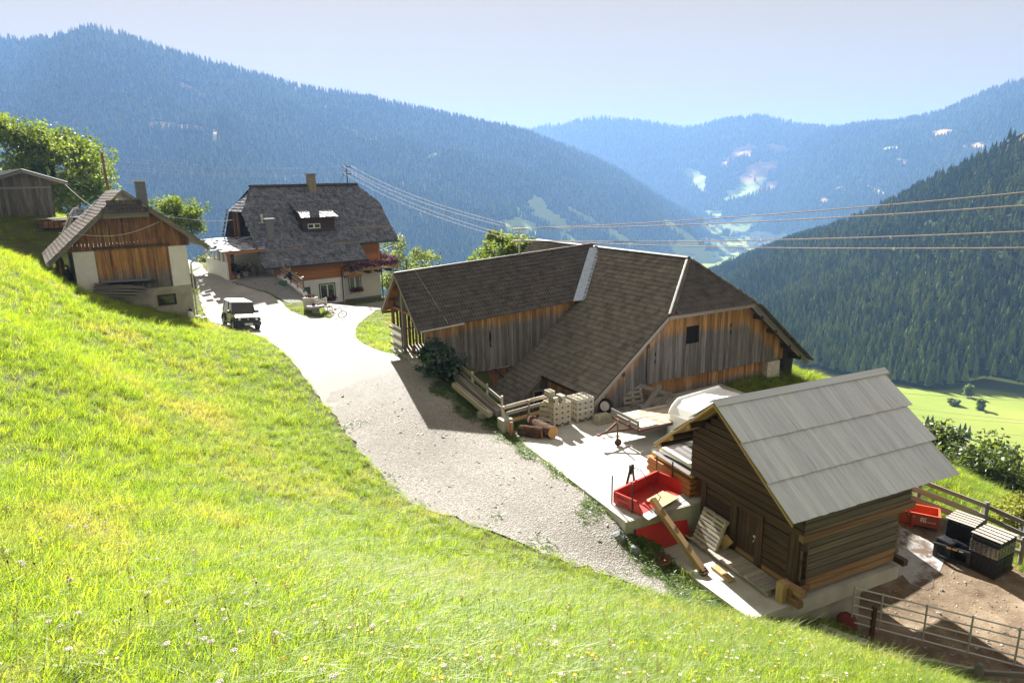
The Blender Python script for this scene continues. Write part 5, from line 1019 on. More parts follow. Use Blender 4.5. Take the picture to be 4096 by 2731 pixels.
# ---------------------------------------------------------------- stacks of hollow blocks, logs, fence on the yard edge
def block_mesh(m):
    b = MB(); W, D, Hh, t = .30, .40, .235, .035
    # two vertical cells, seen open from above; dark half-discs paint the shade of low notches
    for x0, x1, y0, y1 in ((0, W, 0, t), (0, W, D - t, D), (0, t, t, D - t), (W - t, W, t, D - t), (t, W - t, D / 2 - t / 2, D / 2 + t / 2)): b.box(x0, x1, y0, y1, 0, Hh)
    for yy in (-.0015, D + .0015):
        b.cm = 1; b.add([(W / 2 + .065 * math.cos(a), yy, .065 * math.sin(a) * 1.0 + .002) for a in [math.pi * i / 8 for i in range(9)]], [tuple(range(9)) if yy > 0 else tuple(range(8, -1, -1))]); b.cm = 0
    for xx in (-.0015, W + .0015):
        for yc in (D * .28, D * .72): b.cm = 1; b.add([(xx, yc + .05 * math.cos(a), .05 * math.sin(a) + .002) for a in [math.pi * i / 8 for i in range(9)]], [tuple(range(9))]); b.cm = 0
    return b.mesh('block', [m, M_['shadeblack']])
BLK = block_mesh(M_['block'])
def block_stack(label, o, ax, ay, nx, ny, nz, strap, skip=()):
    M = basis((o[0], o[1], YZ), ax, ay); t = thing('block_stack', label, 'block stack', M, 'stacks of hollow concrete blocks')
    for yy in (.05, ny * .405 / 2, ny * .405 - .05): beam('pallet_board', M_['palewood'], t, (0, yy, .02), (nx * .305, yy, .02), .1, .03); 
    for xx in (.06, nx * .305 / 2, nx * .305 - .06): beam('pallet_bearer', M_['palewood'], t, (xx, 0, .075), (xx, ny * .405, .075), .1, .08)
    for k in range(nz):
        for i in range(nx):
            for j in range(ny):
                if (i, j, k) in skip: continue
                q = bpy.data.objects.new('block', BLK); COL.objects.link(q); q.parent = t; fl = k % 2 == 1
                q.matrix_basis = Matrix.Translation((i * .305 + rr.uniform(-.004, .004), j * .405 + rr.uniform(-.004, .004), .12 + k * .237)) 
    for zz in (.12 + .237 * 1.75, .12 + .237 * 3.7):
        b = MB(); e = .008; X, Y = nx * .305, ny * .405; P = [(-e, -e), (X + e, -e), (X + e, Y + e), (-e, Y + e)]
        for a in range(4): b.bar((*P[a], zz), (*P[(a + 1) % 4], zz), .006, .016)
        b.build('strap', M_[strap], t)
    return t, M
axb = (.80, .48, 0); ayb = (-.5, .87, 0)
t, Mb = block_stack('block stack with orange straps nearer the fence', (1.72, 26.45), axb, ayb, 3, 2, 4, 'yellow')
block_stack('block stack with white straps nearer the barn gable', (2.78, 27.0), axb, ayb, 3, 2, 4, 'white')
def loose(label, M):
    q = put('concrete_block', BLK, None, M); tag(q, label, 'concrete block', 'loose concrete blocks')
zt_ = .12 + 4 * .237
loose('loose hollow block on top of the orange-strapped stack, lying on its side', Mb @ Matrix.Translation((.0, .0, zt_ + .30)) @ Matrix.Rotation(R(90), 4, 'Y')); loose('loose hollow block set on edge at the front of the orange-strapped stack', Mb @ Matrix.Translation((.40, .02, zt_ + .30)) @ Matrix.Rotation(R(90), 4, 'Y')); 
loose('topmost loose hollow block standing on another one on the stack', Mb @ Matrix.Translation((.02, .36, zt_ + .24)))
def m_bark_log():
    t = NT('log_bark'); v = t.vscale(t.obj(), (2.2, 7, 7)); f = t.noise(v, 1.0, 6, .7); c = t.ramp(f, (.32, (.025, .014, .01)), (.55, (.10, .052, .03)), (.72, (.24, .19, .15))); return t.end(c, .95, 0, .15, t.bump(f, .08, 1.0))
M_['barklog'] = m_bark_log()
def m_logend():
    t = NT('log_end_grain'); p = t.obj(); d = t.n('VectorMath', {0: t.vscale(p, (0, 1, 1))}, operation='LENGTH').outputs['Value']; w = t.math('SINE', t.math('ADD', t.math('MULTIPLY', d, 95.), t.math('MULTIPLY', t.noise(p, 5), 9.))); return t.end(t.ramp(w, (.0, (.36, .19, .06)), (1., (.62, .38, .15))), .8)
M_['logend'] = m_logend()
def felled(label, p0, p1, r, bend=.0, seed=1):
    q0, q1 = Vector(p0), Vector(p1); d = q1 - q0; L = d.length; r2 = random.Random(seed); M = basis(q0, d, (0, 0, 1)); t = thing('felled_log', label, 'log', M, 'felled logs on the yard'); b = MB(); n = 16; V = []; m = 7
    for i in range(m):
        x = L * i / (m - 1)
        for k in range(n): a = 2 * math.pi * k / n; q = r * (1 + .09 * math.sin(3 * a + seed) + .06 * math.sin(5 * a + x * 3) + r2.uniform(-.04, .04)); V.append((x, q * math.cos(a), q * math.sin(a) + bend * math.sin(math.pi * i / (m - 1))))
    b.add(V, [(i * n + k, i * n + (k + 1) % n, (i + 1) * n + (k + 1) % n, (i + 1) * n + k) for i in range(m - 1) for k in range(n)]); b.build('bark', M_['barklog'], t, smooth=True, fix=True)
    for x, nm in ((0.0, 0), (L, 1)):
        e = MB(); base = V[:n] if nm == 0 else V[-n:]; e.add([(x + (.006 if nm else -.006), p[1] * .96, p[2] * .96) for p in base], [tuple(range(n))]); e.build('cut_end', M_['logend'], t)
felled('shorter dark-barked log lying next to the yard edge', (.22, 25.75, YZ + .23), (1.18, 25.42, YZ + .23), .225, 0, 2)
felled('thicker gnarled log with fresh orange cut end beside the block stack', (.75, 26.6, YZ + .30), (1.62, 25.3, YZ + .27), .27, .10, 5)
pallet('pallet leaning against the left side of the orange-strapped blocks', basis((1.12, 26.95, YZ + .02), (.50, -.28, .02), (.18, .25, .95)), .62, .95, 5)
# rail fence along the yard edge
fe = thing('rail_fence', 'pale board guard rail standing at the back corner of the yard', 'fence')if False else thing('rail_fence', 'pale board guard rail standing at the back corner of the yard', 'fence', Matrix.Identity(4))
A0, A1 = Vector((-.45, 26.35, YZ)), Vector((1.55, 27.75, YZ))
for z in (.35, .72, 1.02): beam('rail', M_['newwood'] if z < .5 else M_['palewood'], fe, A0 + Vector((0, 0, z)), A1 + Vector((0, 0, z + .04)), .04, .15)
for f in (.0, .55, 1.0): p = A0.lerp(A1, f) + Vector((.03, -.05, 0)); beam('post', M_['palewood'], fe, p + Vector((0, 0, -.1)), p + Vector((0, 0, 1.1)), .09, .09)
beam('brace', M_['palewood'], fe, (-.12, 25.75, YZ), (-.5, 26.3, YZ + 1.05), .12, .05)
f2 = thing('guard_rail', 'grey board guard rail dropping beside the annex towards the yard', 'fence', Matrix.Identity(4))
G0, G1 = Vector((-2.75, 30.75, -8.6)), Vector((-.5, 26.75, -9.25))
for dz in (.28, -.12): beam('rail', M_['greywood'], f2, G0 + Vector((0, 0, dz)), G1 + Vector((0, 0, dz)), .04, .16)
for f in (.03, .36, .68, .98): p = G0.lerp(G1, f); beam('post', M_['palewood'], f2, p + Vector((.06, .05, -1.2)), p + Vector((.06, .05, .42)), .1, .1)
for lab, a, b_, w in (('upper weathered square beam lying along the guard rail', (-2.7, 30.1), (-.62, 26.95), .3), ('lower weathered square beam on stones beside the verge', (-2.75, 29.25), (-1.0, 26.75), .26)):
    t = thing('squared_beam', lab, 'beam', Matrix.Identity(4), 'squared beams by the verge'); z0, z1 = h(*a) + .22, h(*b_) + .36; n = Vector((b_[0] - a[0], b_[1] - a[1], z1 - z0)); beam('beam_piece', M_['palewood'] if w < .3 else M_['greywood'], t, (a[0], a[1], z0), (b_[0], b_[1], z1), w, w * .9, key='rough'); beam('split_edge', M_['log'], t, Vector((a[0], a[1], z0)) + n * .02 + Vector((0, 0, w * .45)), Vector((a[0], a[1], z0)) + n * .9 + Vector((0, 0, w * .45)), .03, .01)
b = MB(); b.box(-.28, .28, -.14, .14, 0, .3); tag(b.build('stone_block', M_['stone'], None, Matrix.Translation((-1.3, 27.1, h(-1.3, 27.1))) @ Matrix.Rotation(.5, 4, 'Z')), 'squared grey stone carrying the lower beam', 'stone'); b = MB(); b.box(-.25, .25, -.25, .25, -.4, .55); tag(b.build('concrete_pier', M_['concwall'], None, Matrix.Translation((-.35, 26.15, h(-.35, 26.15) )) @ Matrix.Rotation(.5, 4, 'Z')), 'rough concrete pier at the yard corner below the beams', 'pier')
b = MB(); b.cyl((0, 0, -.05), (0, 0, .62), .075); tag(b.build('clay_pipe', M_['brick'], None, Matrix.Translation((-.12, 25.72, YZ))), 'upright terracotta pipe at the yard corner', 'pipe')
# ---------------------------------------------------------------- trailers, wheel, pallets and timber by the barn gable
def wheel(parent, c, ax, r, w, rim='rust', name='wheel'):
    c = Vector(c); ax = Vector(ax).normalized(); o = MB(); o.lathe(c - ax * w / 2, [(r * .62, 0), (r * .9, -.0), (r, w * .18), (r, w * .82), (r * .9, w), (r * .62, w), (r * .6, w * .5), (r * .62, 0)], 22, ax, caps=False); t = o.build(name, M_['black'], parent, smooth=False)
    o = MB(); o.lathe(c - ax * w * .42, [(.02, w * .25), (r * .2, w * .25), (r * .25, w * .1), (r * .5, w * .18), (r * .62, 0), (r * .62, w * .84), (r * .5, w * .7), (r * .2, w * .8), (.02, w * .8)], 16, ax); o.build('rim', M_[rim], t)
    return t
TM = basis((4.55, 24.95, YZ), (2.75, 1.35, 0), (-.45, .9, 0))      # x along the deck towards the back, y to the left
tr = thing('flatbed_trailer', 'rusty two-wheeled flatbed trailer with worn plank deck', 'trailer', TM)
DZ = .78
for y in (-.85, -.28, .28, .85): bx('frame_bar', M_['rust'], tr, -.05, 3.1, y - .04, y + .04, DZ - .13, DZ - .03)
for x in (0, 1.0, 2.0, 3.05): bx('cross_bar', M_['rust'], tr, x - .04, x + .04, -.88, .88, DZ - .12, DZ - .035)
y = -.9; k = 0
while y < .88: w = .17; bx('deck_plank', (M_['palewood'], M_['newwood'], M_['greywood'])[k % 3] , tr, (0 if k % 4 else .1), 3.1 - (k * 37 % 5) * .12, y + .004, y + w, DZ - .02 + (k % 2) * .004, DZ + .018 + (k % 2) * .004); y += w + .014; k += 1
for (x0, x1, y0, y1) in ((.08, .95, -.85, -.02), (.1, .95, .05, .82)): bx('loose_panel', M_['palewood'], tr, x0, x1, y0, y1, DZ + .026, DZ + .045)
for y in (-.86, .86, -.3): beam('headboard_post', M_['rust'], tr, (-.06, y, DZ - .1), (-.06, y, DZ + .34), .06, .05)
for z in (.12, .29): beam('headboard', M_['greywood'], tr, (-.09, -.92, DZ + z), (-.09, .92, DZ + z), .03, .13)
b = MB(); b.tube([(0, -.5, DZ - .1), (-1.0, 0, DZ - .25), (-1.25, 0, DZ - .28)], .05, 6); b.tube([(0, .5, DZ - .1), (-1.0, 0, DZ - .25)], .05, 6); b.lathe((-1.33, 0, DZ - .32), [(.05, 0), (.09, 0), (.09, .07), (.05, .07)], 10); b.build('drawbar', M_['rust'], tr)
b = MB(); b.tube([(-.62, -.28, DZ + .2), (-.62, -.28, .25)], .035, 8); b.tube([(-.62, -.28, .3), (-.6, -.3, .16)], .05, 6); b.build('jockey_post', M_['rust'], tr); wheel(tr, (-.6, -.3, .145), (.25, 1, 0), .14, .07)
wheel(tr, (2.0, -1.0, .34), (0, 1, 0), .36, .24); wheel(tr, (2.0, 1.0, .34), (0, 1, 0), .36, .24); bx('axle', M_['rust'], tr, 1.95, 2.05, -1, 1, .3, .4)
HM_ = CB @ basis((2.75, 7.35, .62), (.98, .16, 0), (-.16, .98, 0))
ht = thing('box_trailer', 'white closed trailer with domed roof half hidden by the cabin roof', 'trailer', HM_)
b = MB(); P = [(0, 0, .45), (0, 0, 1.35), (.18, 0, 1.75), (.5, 0, 1.98), (2.9, 0, 2.02), (3.2, 0, 1.8), (3.2, 0, .45)]; V = []
for s, yy in ((0, .12), (1, 0), (2, 1.75), (3, 1.63)):
    for p in P: V.append((p[0] + (.05 if s in (0, 3) else 0) * (1 if p[0] < 1 else -1) * 0, yy, p[2] + (.10 if s in (1, 2) and p[2] > 1.7 else 0) * -1 + 0))
n = len(P); b.add(V, [tuple(range(n)), tuple(range(4 * n - 1, 3 * n - 1, -1))] + [(s * n + i, (s + 1) * n + i, (s + 1) * n + (i + 1) % n, s * n + (i + 1) % n) for s in range(3) for i in range(n)]); b.build('body', M_['white'], ht, fix=True)
b = MB(); b.box(-.02, 3.22, -.03, 1.78, .38, .47); b.build('chassis', M_['steel'], ht)
b = MB(); b.tube([(0, .4, .42), (-1.1, .85, .42), (-1.6, .85, .45)], .04, 6); b.tube([(0, 1.35, .42), (-1.1, .9, .42)], .04, 6); b.tube([(-1.2, .78, .75), (-1.2, .78, .2)], .03, 6); b.box(-1.75, -1.5, .8, .9, .42, .52); b.build('drawbar', M_['steel'], ht); wheel(ht, (-1.2, .76, .12), (0, 1, 0), .12, .07, 'steel')
for xx in (1.3, 1.95): wheel(ht, (xx, -.1, .3), (0, 1, 0), .30, .18, 'steel')
t = thing('timber_stack', 'stack of rough-sawn reddish boards under roofing tiles beside the cabin', 'timber stack', CB @ basis((-.1, 4.55, .9), (1, 0, 0), (0, 1, 0)))
for k in range(13):
    for j in range(4): beam('board', M_['larch'], t, (.05 + j * .26 + rr.uniform(-.02, .02), -.12 + rr.uniform(-.05, .05), .07 + k * .045), (.05 + j * .26, 2.2 + rr.uniform(-.1, .1), .07 + k * .045), .23, .032)
for j in range(3): beam('squared_timber', M_['newwood'], t, (.1 + j * .3, -.1, .75), (.1 + j * .3, 2.1, .75), .14, .12)
b = MB()
for i in range(9): b.add([(-.1 + i * .15, -.1, .84 + .03 * (i % 2)), (.05 + i * .15, -.1, .84 + .03 * ((i + 1) % 2)), (.05 + i * .15, 1.8, .9 + .03 * ((i + 1) % 2)), (-.1 + i * .15, 1.8, .9 + .03 * (i % 2))], [(0, 1, 2, 3)])
b.build('cover_sheet', M_['tile'], t); beam('top_beam', M_['white'], t, (.25, -.05, .98), (.15, 1.7, 1.1), .16, .12)
t = thing('spare_wheel', 'mounted tyre with white rim leaning against the barn corner', 'wheel', Matrix.Identity(4)); wheel(t, (4.2, 28.3, YZ + .33), (-.45, -.85, .25), .36, .2, 'white', 'tyre')
pallet('upright grey pallet leaning on the barn gable behind the trailer', basis((5.12, 29.05, YZ + .12), (.93, .35, 0), (-.08, .3, .95)), 1.05, .98, 5, M_['greywood'])
for k, (a, c, wd) in enumerate((((5.9, 28.2, .08), (6.9, 29.35, .9), .2), ((6.3, 28.1, .06), (7.3, 29.1, .62), .22), ((6.7, 28.1, .05), (7.6, 28.9, .5), .2), ((5.4, 28.6, .25), (8.9, 28.5, .2), .16))):
    t = thing('old_beam', ('steepest of the grey beams propped on the rubble by the barn', 'short squared beam propped beside the pallet on the rubble', 'round grey beam lying lowest on the rubble heap', 'long thin grey beam lying along the foot of the barn gable')[k], 'beam', Matrix.Identity(4), 'old beams on the rubble heap'); beam('beam_piece', M_['greywood'], t, (a[0], a[1], YZ + a[2]), (c[0], c[1], YZ + c[2]), wd, wd * .8, key='rough' if k != 2 else 'log')
t = thing('long_board', 'long grey board slanting down across the barn gable to the trailers', 'board', Matrix.Identity(4)); beam('board_piece', M_['greywood'], t, (5.75, 29.6, YZ + .95), (9.0, 28.3, YZ + .15), .05, .2)
b = MB(); r3_ = random.Random(2)
for i in range(90):
    x, y = r3_.gauss(6.0, .8), r3_.gauss(28.4, .35); s = r3_.uniform(.06, .17); z = YZ + max(0, .28 - abs(x - 6) * .2 - abs(y - 28.5) * .3) * r3_.random(); b.hexa([Vector((x, y, z)) + Vector((dx * s * r3_.uniform(.6, 1.2), dy * s * r3_.uniform(.6, 1.2), dz * s * r3_.uniform(.4, .8))) for dx, dy, dz in ((-1, -1, 0), (1, -1, 0), (1, 1, 0), (-1, 1, 0), (-1, -1, 1), (1, -1, 1), (1, 1, 1), (-1, 1, 1))])
b.build('rubble', M_['stone'], kind='stuff')
t = thing('paving_stack', 'small stack of grey paving stones on a board near the trailer drawbar', 'stone stack', basis((3.72, 26.75, YZ), (.85, .5, 0), (-.5, .85, 0)))
beam('base_board', M_['palewood'], t, (-.1, .2, .05), (.75, .2, .05), .5, .08)
for k in range(4):
    for j in range(3): bx('paving_stone', M_['block'], t, j * .22, j * .22 + .2, .02 + (k % 2) * .03, .38, .1 + k * .07, .165 + k * .07)
# ---------------------------------------------------------------- car on the drive
CX, CY = -17.62, 41.72
def cart(x, y): return h(x, y) + .012
fwd = Vector((1.28, -1.72, 0)).normalized(); lft = Vector((-fwd.y, fwd.x, 0))
pf = Vector((CX, CY, 0)) + fwd * 1.1; pr = Vector((CX, CY, 0)) - fwd * 1.1; pl = Vector((CX, CY, 0)) + lft * .7; pq = Vector((CX, CY, 0)) - lft * .7
fw3 = Vector((fwd.x * 2.2, fwd.y * 2.2, cart(pf.x, pf.y) - cart(pr.x, pr.y))); lf3 = Vector((lft.x * 1.4, lft.y * 1.4, cart(pl.x, pl.y) - cart(pq.x, pq.y)))
CARM = basis((CX, CY, cart(CX, CY)), fw3, lf3)
car = thing('parked_car', 'boxy ivory off-road car with black wheel arches parked on the drive', 'car', CARM)
t = NT('ivory_car_paint'); M_['carpaint'] = t.end((.52, .49, .42), .28, .25, .6)
M_['headglass'] = m_glass('lamp_glass', (.75, .75, .72), .1)
hw = .735
def extr(name, poly, y0, y1, m, parent=car, bev=0.0):
    b = MB(); b.prism([(x, y0, z) for x, z in poly], (0, y1 - y0, 0)); me = b.mesh(name, M_[m]); b.fix(me)
    if bev:
        bm = bmesh.new(); bm.from_mesh(me); bmesh.ops.bevel(bm, geom=bm.edges[:], offset=bev, segments=2, affect='EDGES', profile=.6); bm.to_mesh(me); bm.free()
    return put(name, me, parent)
extr('body', [(-1.66, .36), (-1.66, .98), (.62, .98), (1.52, .93), (1.60, .86), (1.60, .40), (1.2, .34), (-1.3, .34)], -hw, hw, 'carpaint', bev=.03)
hd = extr('hood', [(.60, .975), (.60, 1.05), (1.46, .985), (1.58, .93)], -hw + .06, hw - .06, 'carpaint', bev=.02)
extr('cowl', [(.5, .97), (.5, 1.05), (.72, 1.05), (.72, .97)], -hw + .05, hw - .05, 'blackplastic')
b = MB(); q = .60; b.hexa([(-1.62, -.71, .97), (.60, -.71, 1.03), (.60, .71, 1.03), (-1.62, .71, .97), (-1.56, -.62, 1.66), (.20, -.62, 1.65), (.20, .62, 1.65), (-1.56, .62, 1.66)]); b.build('cabin_glass', M_['glass'], car)
b = MB(); b.hexa([(-1.60, -.66, 1.655), (.26, -.66, 1.64), (.26, .66, 1.64), (-1.60, .66, 1.655), (-1.56, -.60, 1.735), (.16, -.60, 1.72), (.16, .60, 1.72), (-1.56, .60, 1.735)]); me = b.mesh('roof', M_['carpaint']); bm = bmesh.new(); bm.from_mesh(me); bmesh.ops.bevel(bm, geom=bm.edges[:], offset=.025, segments=2, affect='EDGES'); bm.to_mesh(me); bm.free(); put('roof', me, car)
for s in (-1, 1):
    for (x0, z0, x1, z1, w) in ((.62, 1.02, .22, 1.66, .07), (-.42, .99, -.44, 1.66, .09), (-1.60, .98, -1.56, 1.67, .16)): beam('pillar', M_['carpaint'] if w > .1 else M_['blackplastic'], car, (x0, s * .712, z0), (x1, s * .628, z1), w, .03, up=(0, 1, 0))
    dr = extr('door', [(-.42, .42), (-.42, .97), (.52, .99), (.52, .42)], s * (hw + .004), s * (hw + .018), 'carpaint'); bx('door_trim', M_['blackplastic'], dr, -.42, .52, s * (hw + .018) - .008, s * (hw + .018) + .008, .56, .62); bx('handle', M_['blackplastic'], dr, -.36, -.2, s * (hw + .03) - .012, s * (hw + .03) + .012, .86, .90)
    bx('roof_rail', M_['blackplastic'], car, -1.55, .2, s * .655 - .015, s * .655 + .015, 1.655, 1.69); bx('sill', M_['blackplastic'], car, -.75, .72, s * .77 - .04, s * .77 + .04, .34, .44)
    for xc in (1.12, -1.13):
        b = MB(); P = []
        for i in range(11): a = math.pi * (i / 10.0) * 1.05 - .08; P.append((xc + .46 * math.cos(a), .42 + .44 * math.sin(a)))
        for i in range(10, -1, -1): a = math.pi * (i / 10.0) * 1.05 - .08; P.append((xc + .36 * math.cos(a), .40 + .35 * math.sin(a)))
        b.prism([(x, s * .70, z) for x, z in P], (0, s * .13, 0)); b.build('wheel_arch', M_['blackplastic'], car, fix=True); wheel(car, (xc, s * .71, .34), (0, 1, 0), .34, .2, 'steel')
    bx('mirror', M_['blackplastic'], car, .42, .56, min(s * .74, s * .95), max(s * .74, s * .95), 1.05, 1.21)
    b = MB(); b.lathe((1.60, s * .52, .79), [(.0, .03), (.085, .03), (.105, .02), (.105, 0)], 18, (1, 0, 0)); hl = b.build('headlight', M_['steel'], car); b = MB(); b.lathe((1.63, s * .52, .79), [(.078, .0), (.05, .015), (.0, .018)], 14, (1, 0, 0)); b.build('lens', M_['headglass'], hl)
    b = MB(); b.lathe((1.70, s * .58, .53), [(.04, 0), (.035, .012), (0, .014)], 12, (1, 0, 0)); b.build('fog_light', M_['headglass'], car)
extr('grille', [(1.60, .63), (1.60, .925), (1.63, .915), (1.63, .63)], -.74, .74, 'blackplastic')
for k in range(5): bx('slot_shade', M_['shadeblack'], car, 1.628, 1.634, -.28 + k * .14 - .03, -.28 + k * .14 + .03, .72, .87)  # dark plates on the grille face paint the shade between its bars
extr('front_bumper', [(1.55, .40), (1.55, .66), (1.68, .64), (1.72, .56), (1.70, .42), (1.6, .36)], -.78, .78, 'blackplastic', bev=.03)
extr('rear_bumper', [(-1.66, .38), (-1.66, .6), (-1.76, .6), (-1.76, .40)], -.74, .74, 'blackplastic', bev=.02)
b = MB(); b.box(1.72, 1.735, -.26, .26, .43, .55); pl_ = b.build('licence_plate', M_['white'], car); b = MB(); b.box(1.7355, 1.7365, -.26, -.215, .432, .548) ; b.build('plate_band', M_['blue'], pl_)
letters('SP 680 GZ', pl_, CARM.inverted() @ CARM @ basis((1.737, .02, .49), (0, 1, 0), (0, 0, 1)), .10, M_['black'], 'plate_text')
# front emblem: two interlocked angular strokes
b = MB(); P = [(-.06, .015), (-.005, .06), (.05, .025), (.028, .01), (0, .03), (-.02, .015), (.06, -.018), (.005, -.062), (-.05, -.026), (-.028, -.012), (0, -.032), (.02, -.018)]
b.add([(1.640, y, .79 + z) for y, z in P], [(0, 1, 2, 3, 4, 5), (5, 11, 6), (0, 5, 11), (6, 7, 8, 9, 10, 11)]); b.build('emblem', M_['steel'], car)
b = MB(); b.tube([(.66, -.45, 1.06), (.5, .0, 1.09)], .01, 4); b.tube([(.66, .1, 1.06), (.5, .5, 1.09)], .01, 4); b.build('wiper', M_['blackplastic'], car)
for x in (.0,): bx('seat_back', M_['palewood'], car, -.3, -.2, -.5, -.1, 1.0, 1.42)
# bicycles
def bike(name, label, M, r, mf, mt, group='bicycles on the drive', small=False):
    t = thing(name, label, 'bicycle', M, group); L = r * 3.1
    for x in (0, L):
        b = MB(); n = 20; b.tube([(x + r * math.cos(2 * math.pi * i / n), 0, r + r * math.sin(2 * math.pi * i / n)) for i in range(n + 1)], r * .09, 6, False); w = b.build('wheel', mt, t); b = MB(); k = 8
        for i in range(k): a = math.pi * i / k; b.tube([(x + r * .95 * math.cos(a), 0, r + r * .95 * math.sin(a)), (x - r * .95 * math.cos(a), 0, r - r * .95 * math.sin(a))], .004 if not small else .014, 4, False)
        b.build('spokes', M_['steel'] if not small else mt, w)
    b = MB(); A, B_, S_, Hd = (0, 0, r), (L * .40, 0, r * .9), (L * .30, 0, r * 2.3), (L * .78, 0, r * 2.35)
    for p, q in ((A, B_), (B_, S_), (A, S_), (S_, Hd), (B_, Hd), (Hd, (L, 0, r))): b.tube([p, q], r * (.055 if not small else .13), 6)
    b.build('frame', mf, t); b = MB(); b.tube([(L * .76, 0, r * 2.3), (L * .74, 0, r * 2.75)], .014, 5); b.tube([(L * .74, -.26 * r / .3, r * 2.75), (L * .74, .26 * r / .3, r * 2.75)], .013, 5); b.build('handlebar', M_['darkmetal'], t); b = MB(); b.hexa([(L * .2, -.06, r * 2.45), (L * .4, -.03, r * 2.45), (L * .4, .03, r * 2.45), (L * .2, .06, r * 2.45), (L * .2, -.06, r * 2.55), (L * .4, -.03, r * 2.55), (L * .4, .03, r * 2.55), (L * .2, .06, r * 2.55)]); b.build('saddle', M_['black'], t)
    return t
x, y = -12.75, 44.85; bike('bicycle', 'white and black bicycle lying tipped over on the drive', Matrix.Translation((x, y, h(x, y) + .03)) @ Matrix.Rotation(R(-8), 4, 'Z') @ Matrix.Rotation(R(-52), 4, 'X'), .30, M_['white'], M_['black'])
x, y = -23.0, 54.2; bike('balance_bike', 'small blue balance bike with yellow wheels in front of the porch', Matrix.Translation((x, y, h(x, y) + .02)) @ Matrix.Rotation(R(-22), 4, 'Z'), .17, M_['blue'], M_['yellow'], small=True)
# ramp wall with railing beside the farmhouse
rw = thing('ramp_wall', 'white sloping concrete ramp wall with timber railing beside the green door', 'ramp wall', Matrix.Identity(4))
P0, P1 = Vector((-19.5, 55.05, -6.98)), Vector((-16.33, 51.34, -7.94)); P2 = Vector((-16.0, 50.95, -8.62)); sdv = Vector((-.75, -.65, 0)).normalized() * .2
b = MB(); mid = Vector((-18.47, 53.85, -7.3))
for a, c in ((P0, mid), (mid, P1), (P1, P2)):
    lo = lambda p: Vector((p.x, p.y, min(p.z - .25, h(p.x, p.y) - .3))); b.hexa([lo(a) + sdv, lo(c) + sdv, lo(c) - sdv, lo(a) - sdv, a + sdv, c + sdv, c - sdv, a - sdv])
b.build('wall', M_['plaster'], rw, fix=True)
for k, f in enumerate((.22, .48, .74, .98)): p = P0.lerp(P1, f); beam('post', M_['larch'], rw, p, p + Vector((0, 0, 1.2)), .10, .10); beam('post_cap', M_['white'], rw, p + Vector((0, 0, 1.2)), p + Vector((0, 0, 1.23)), .13, .13)
for z in (.32, .66, 1.0): beam('rail', M_['palewood'], rw, P0.lerp(P1, .12) + Vector((-.05, -.05, z)), P1 + Vector((-.02, -.08, z)), .04, .15)
p = P0.lerp(P1, .55) + Vector((-.1, -.12, .75)); t = thing('dark_jacket', 'black jacket hung over the white ramp railing', 'jacket', Matrix.Translation(p)); b = MB(); rj = random.Random(8); V = []
for i in range(5):
    for k in range(7): a = 2 * math.pi * k / 7; q = (.12, .2, .22, .17, .06)[i]; V.append((q * math.cos(a) * rj.uniform(.8, 1.2), .10 * math.sin(a) * rj.uniform(.7, 1.3), .30 - i * .16))
b.add(V, [(i * 7 + k, i * 7 + (k + 1) % 7, i * 7 + 7 + (k + 1) % 7, i * 7 + 7 + k) for i in range(4) for k in range(7)] + [tuple(range(7)), tuple(range(34, 27, -1))]); b.tube([(-.18, 0, .1), (-.36, -.03, -.1), (-.4, -.04, -.2)], [.07, .06, .05], 6); b.build('cloth', M_['black'], t, smooth=True, fix=True)
x, y = -18.3, 52.3; t = thing('green_crate', 'green plastic crate standing against the ramp wall', 'crate', Matrix.Translation((x, y, h(x, y) + .02)) @ Matrix.Rotation(R(8), 4, 'Z')); b = MB()
for q in ((-.3, .3, -.2, .2, 0, .02), (-.3, .3, -.2, -.18, .02, .32), (-.3, .3, .18, .2, .02, .32), (-.3, -.28, -.18, .18, .02, .32), (.28, .3, -.18, .18, .02, .32)): b.box(*q)
b.build('crate_body', M_['green'], t); b = MB(); b.box(-.31, .31, -.21, .21, .27, .30); b.build('rim', M_['green'], t)
x, y = -13.95, 46.0; z = h(x, y); t = thing('millstone_table', 'round stone table on a stone foot beside the grass strip', 'table', Matrix.Translation((x, y, z))); b = MB(); b.lathe((0, 0, 0), [(.28, -.05), (.24, .45)], 14); b.build('foot', M_['stone'], t); b = MB(); b.lathe((0, 0, .45), [(.60, 0), (.62, .05), (.62, .13), (.58, .16)], 24); b.build('table_top', M_['stone'], t)
planter('small purple-potted flower on the round stone table', x - .12, y - .05, z + .61, .12, .14, 'petunia', 'purple', 9)
t = thing('stone_trough', 'squared pale stone trough behind the round table', 'trough', Matrix.Translation((-14.55, 46.95, h(-14.55, 46.95))) @ Matrix.Rotation(R(-12), 4, 'Z')); b = MB(); b.hexa([(-.42, -.3, -.1), (.42, -.3, -.1), (.42, .3, -.1), (-.42, .3, -.1), (-.45, -.33, .95), (.45, -.33, .95), (.45, .33, .95), (-.45, .33, .95)]); b.build('trough_body', M_['concrete'], t); b = MB(); b.box(-.34, .34, -.22, .22, .94, .955); b.build('soil', M_['darkbrown'], t); flowers(t, 'plants', M_['geranium'], (-.3, 0, 1.02), (.3, 0, 1.02), 120, .14, .12, 0, .06, 3)
t = thing('garden_bench', 'pale slatted bench beside the round stone table', 'bench', Matrix.Translation((-13.45, 46.75, h(-13.45, 46.75))) @ Matrix.Rotation(R(70), 4, 'Z'))
for k in range(4): beam('seat_slat', M_['palewood'], t, (-.6, -.2 + k * .12, .45), (.6, -.2 + k * .12, .45), .1, .03)
for k in range(3): beam('back_slat', M_['palewood'], t, (-.6, .26, .6 + k * .14), (.6, .28, .6 + k * .14), .03, .11)
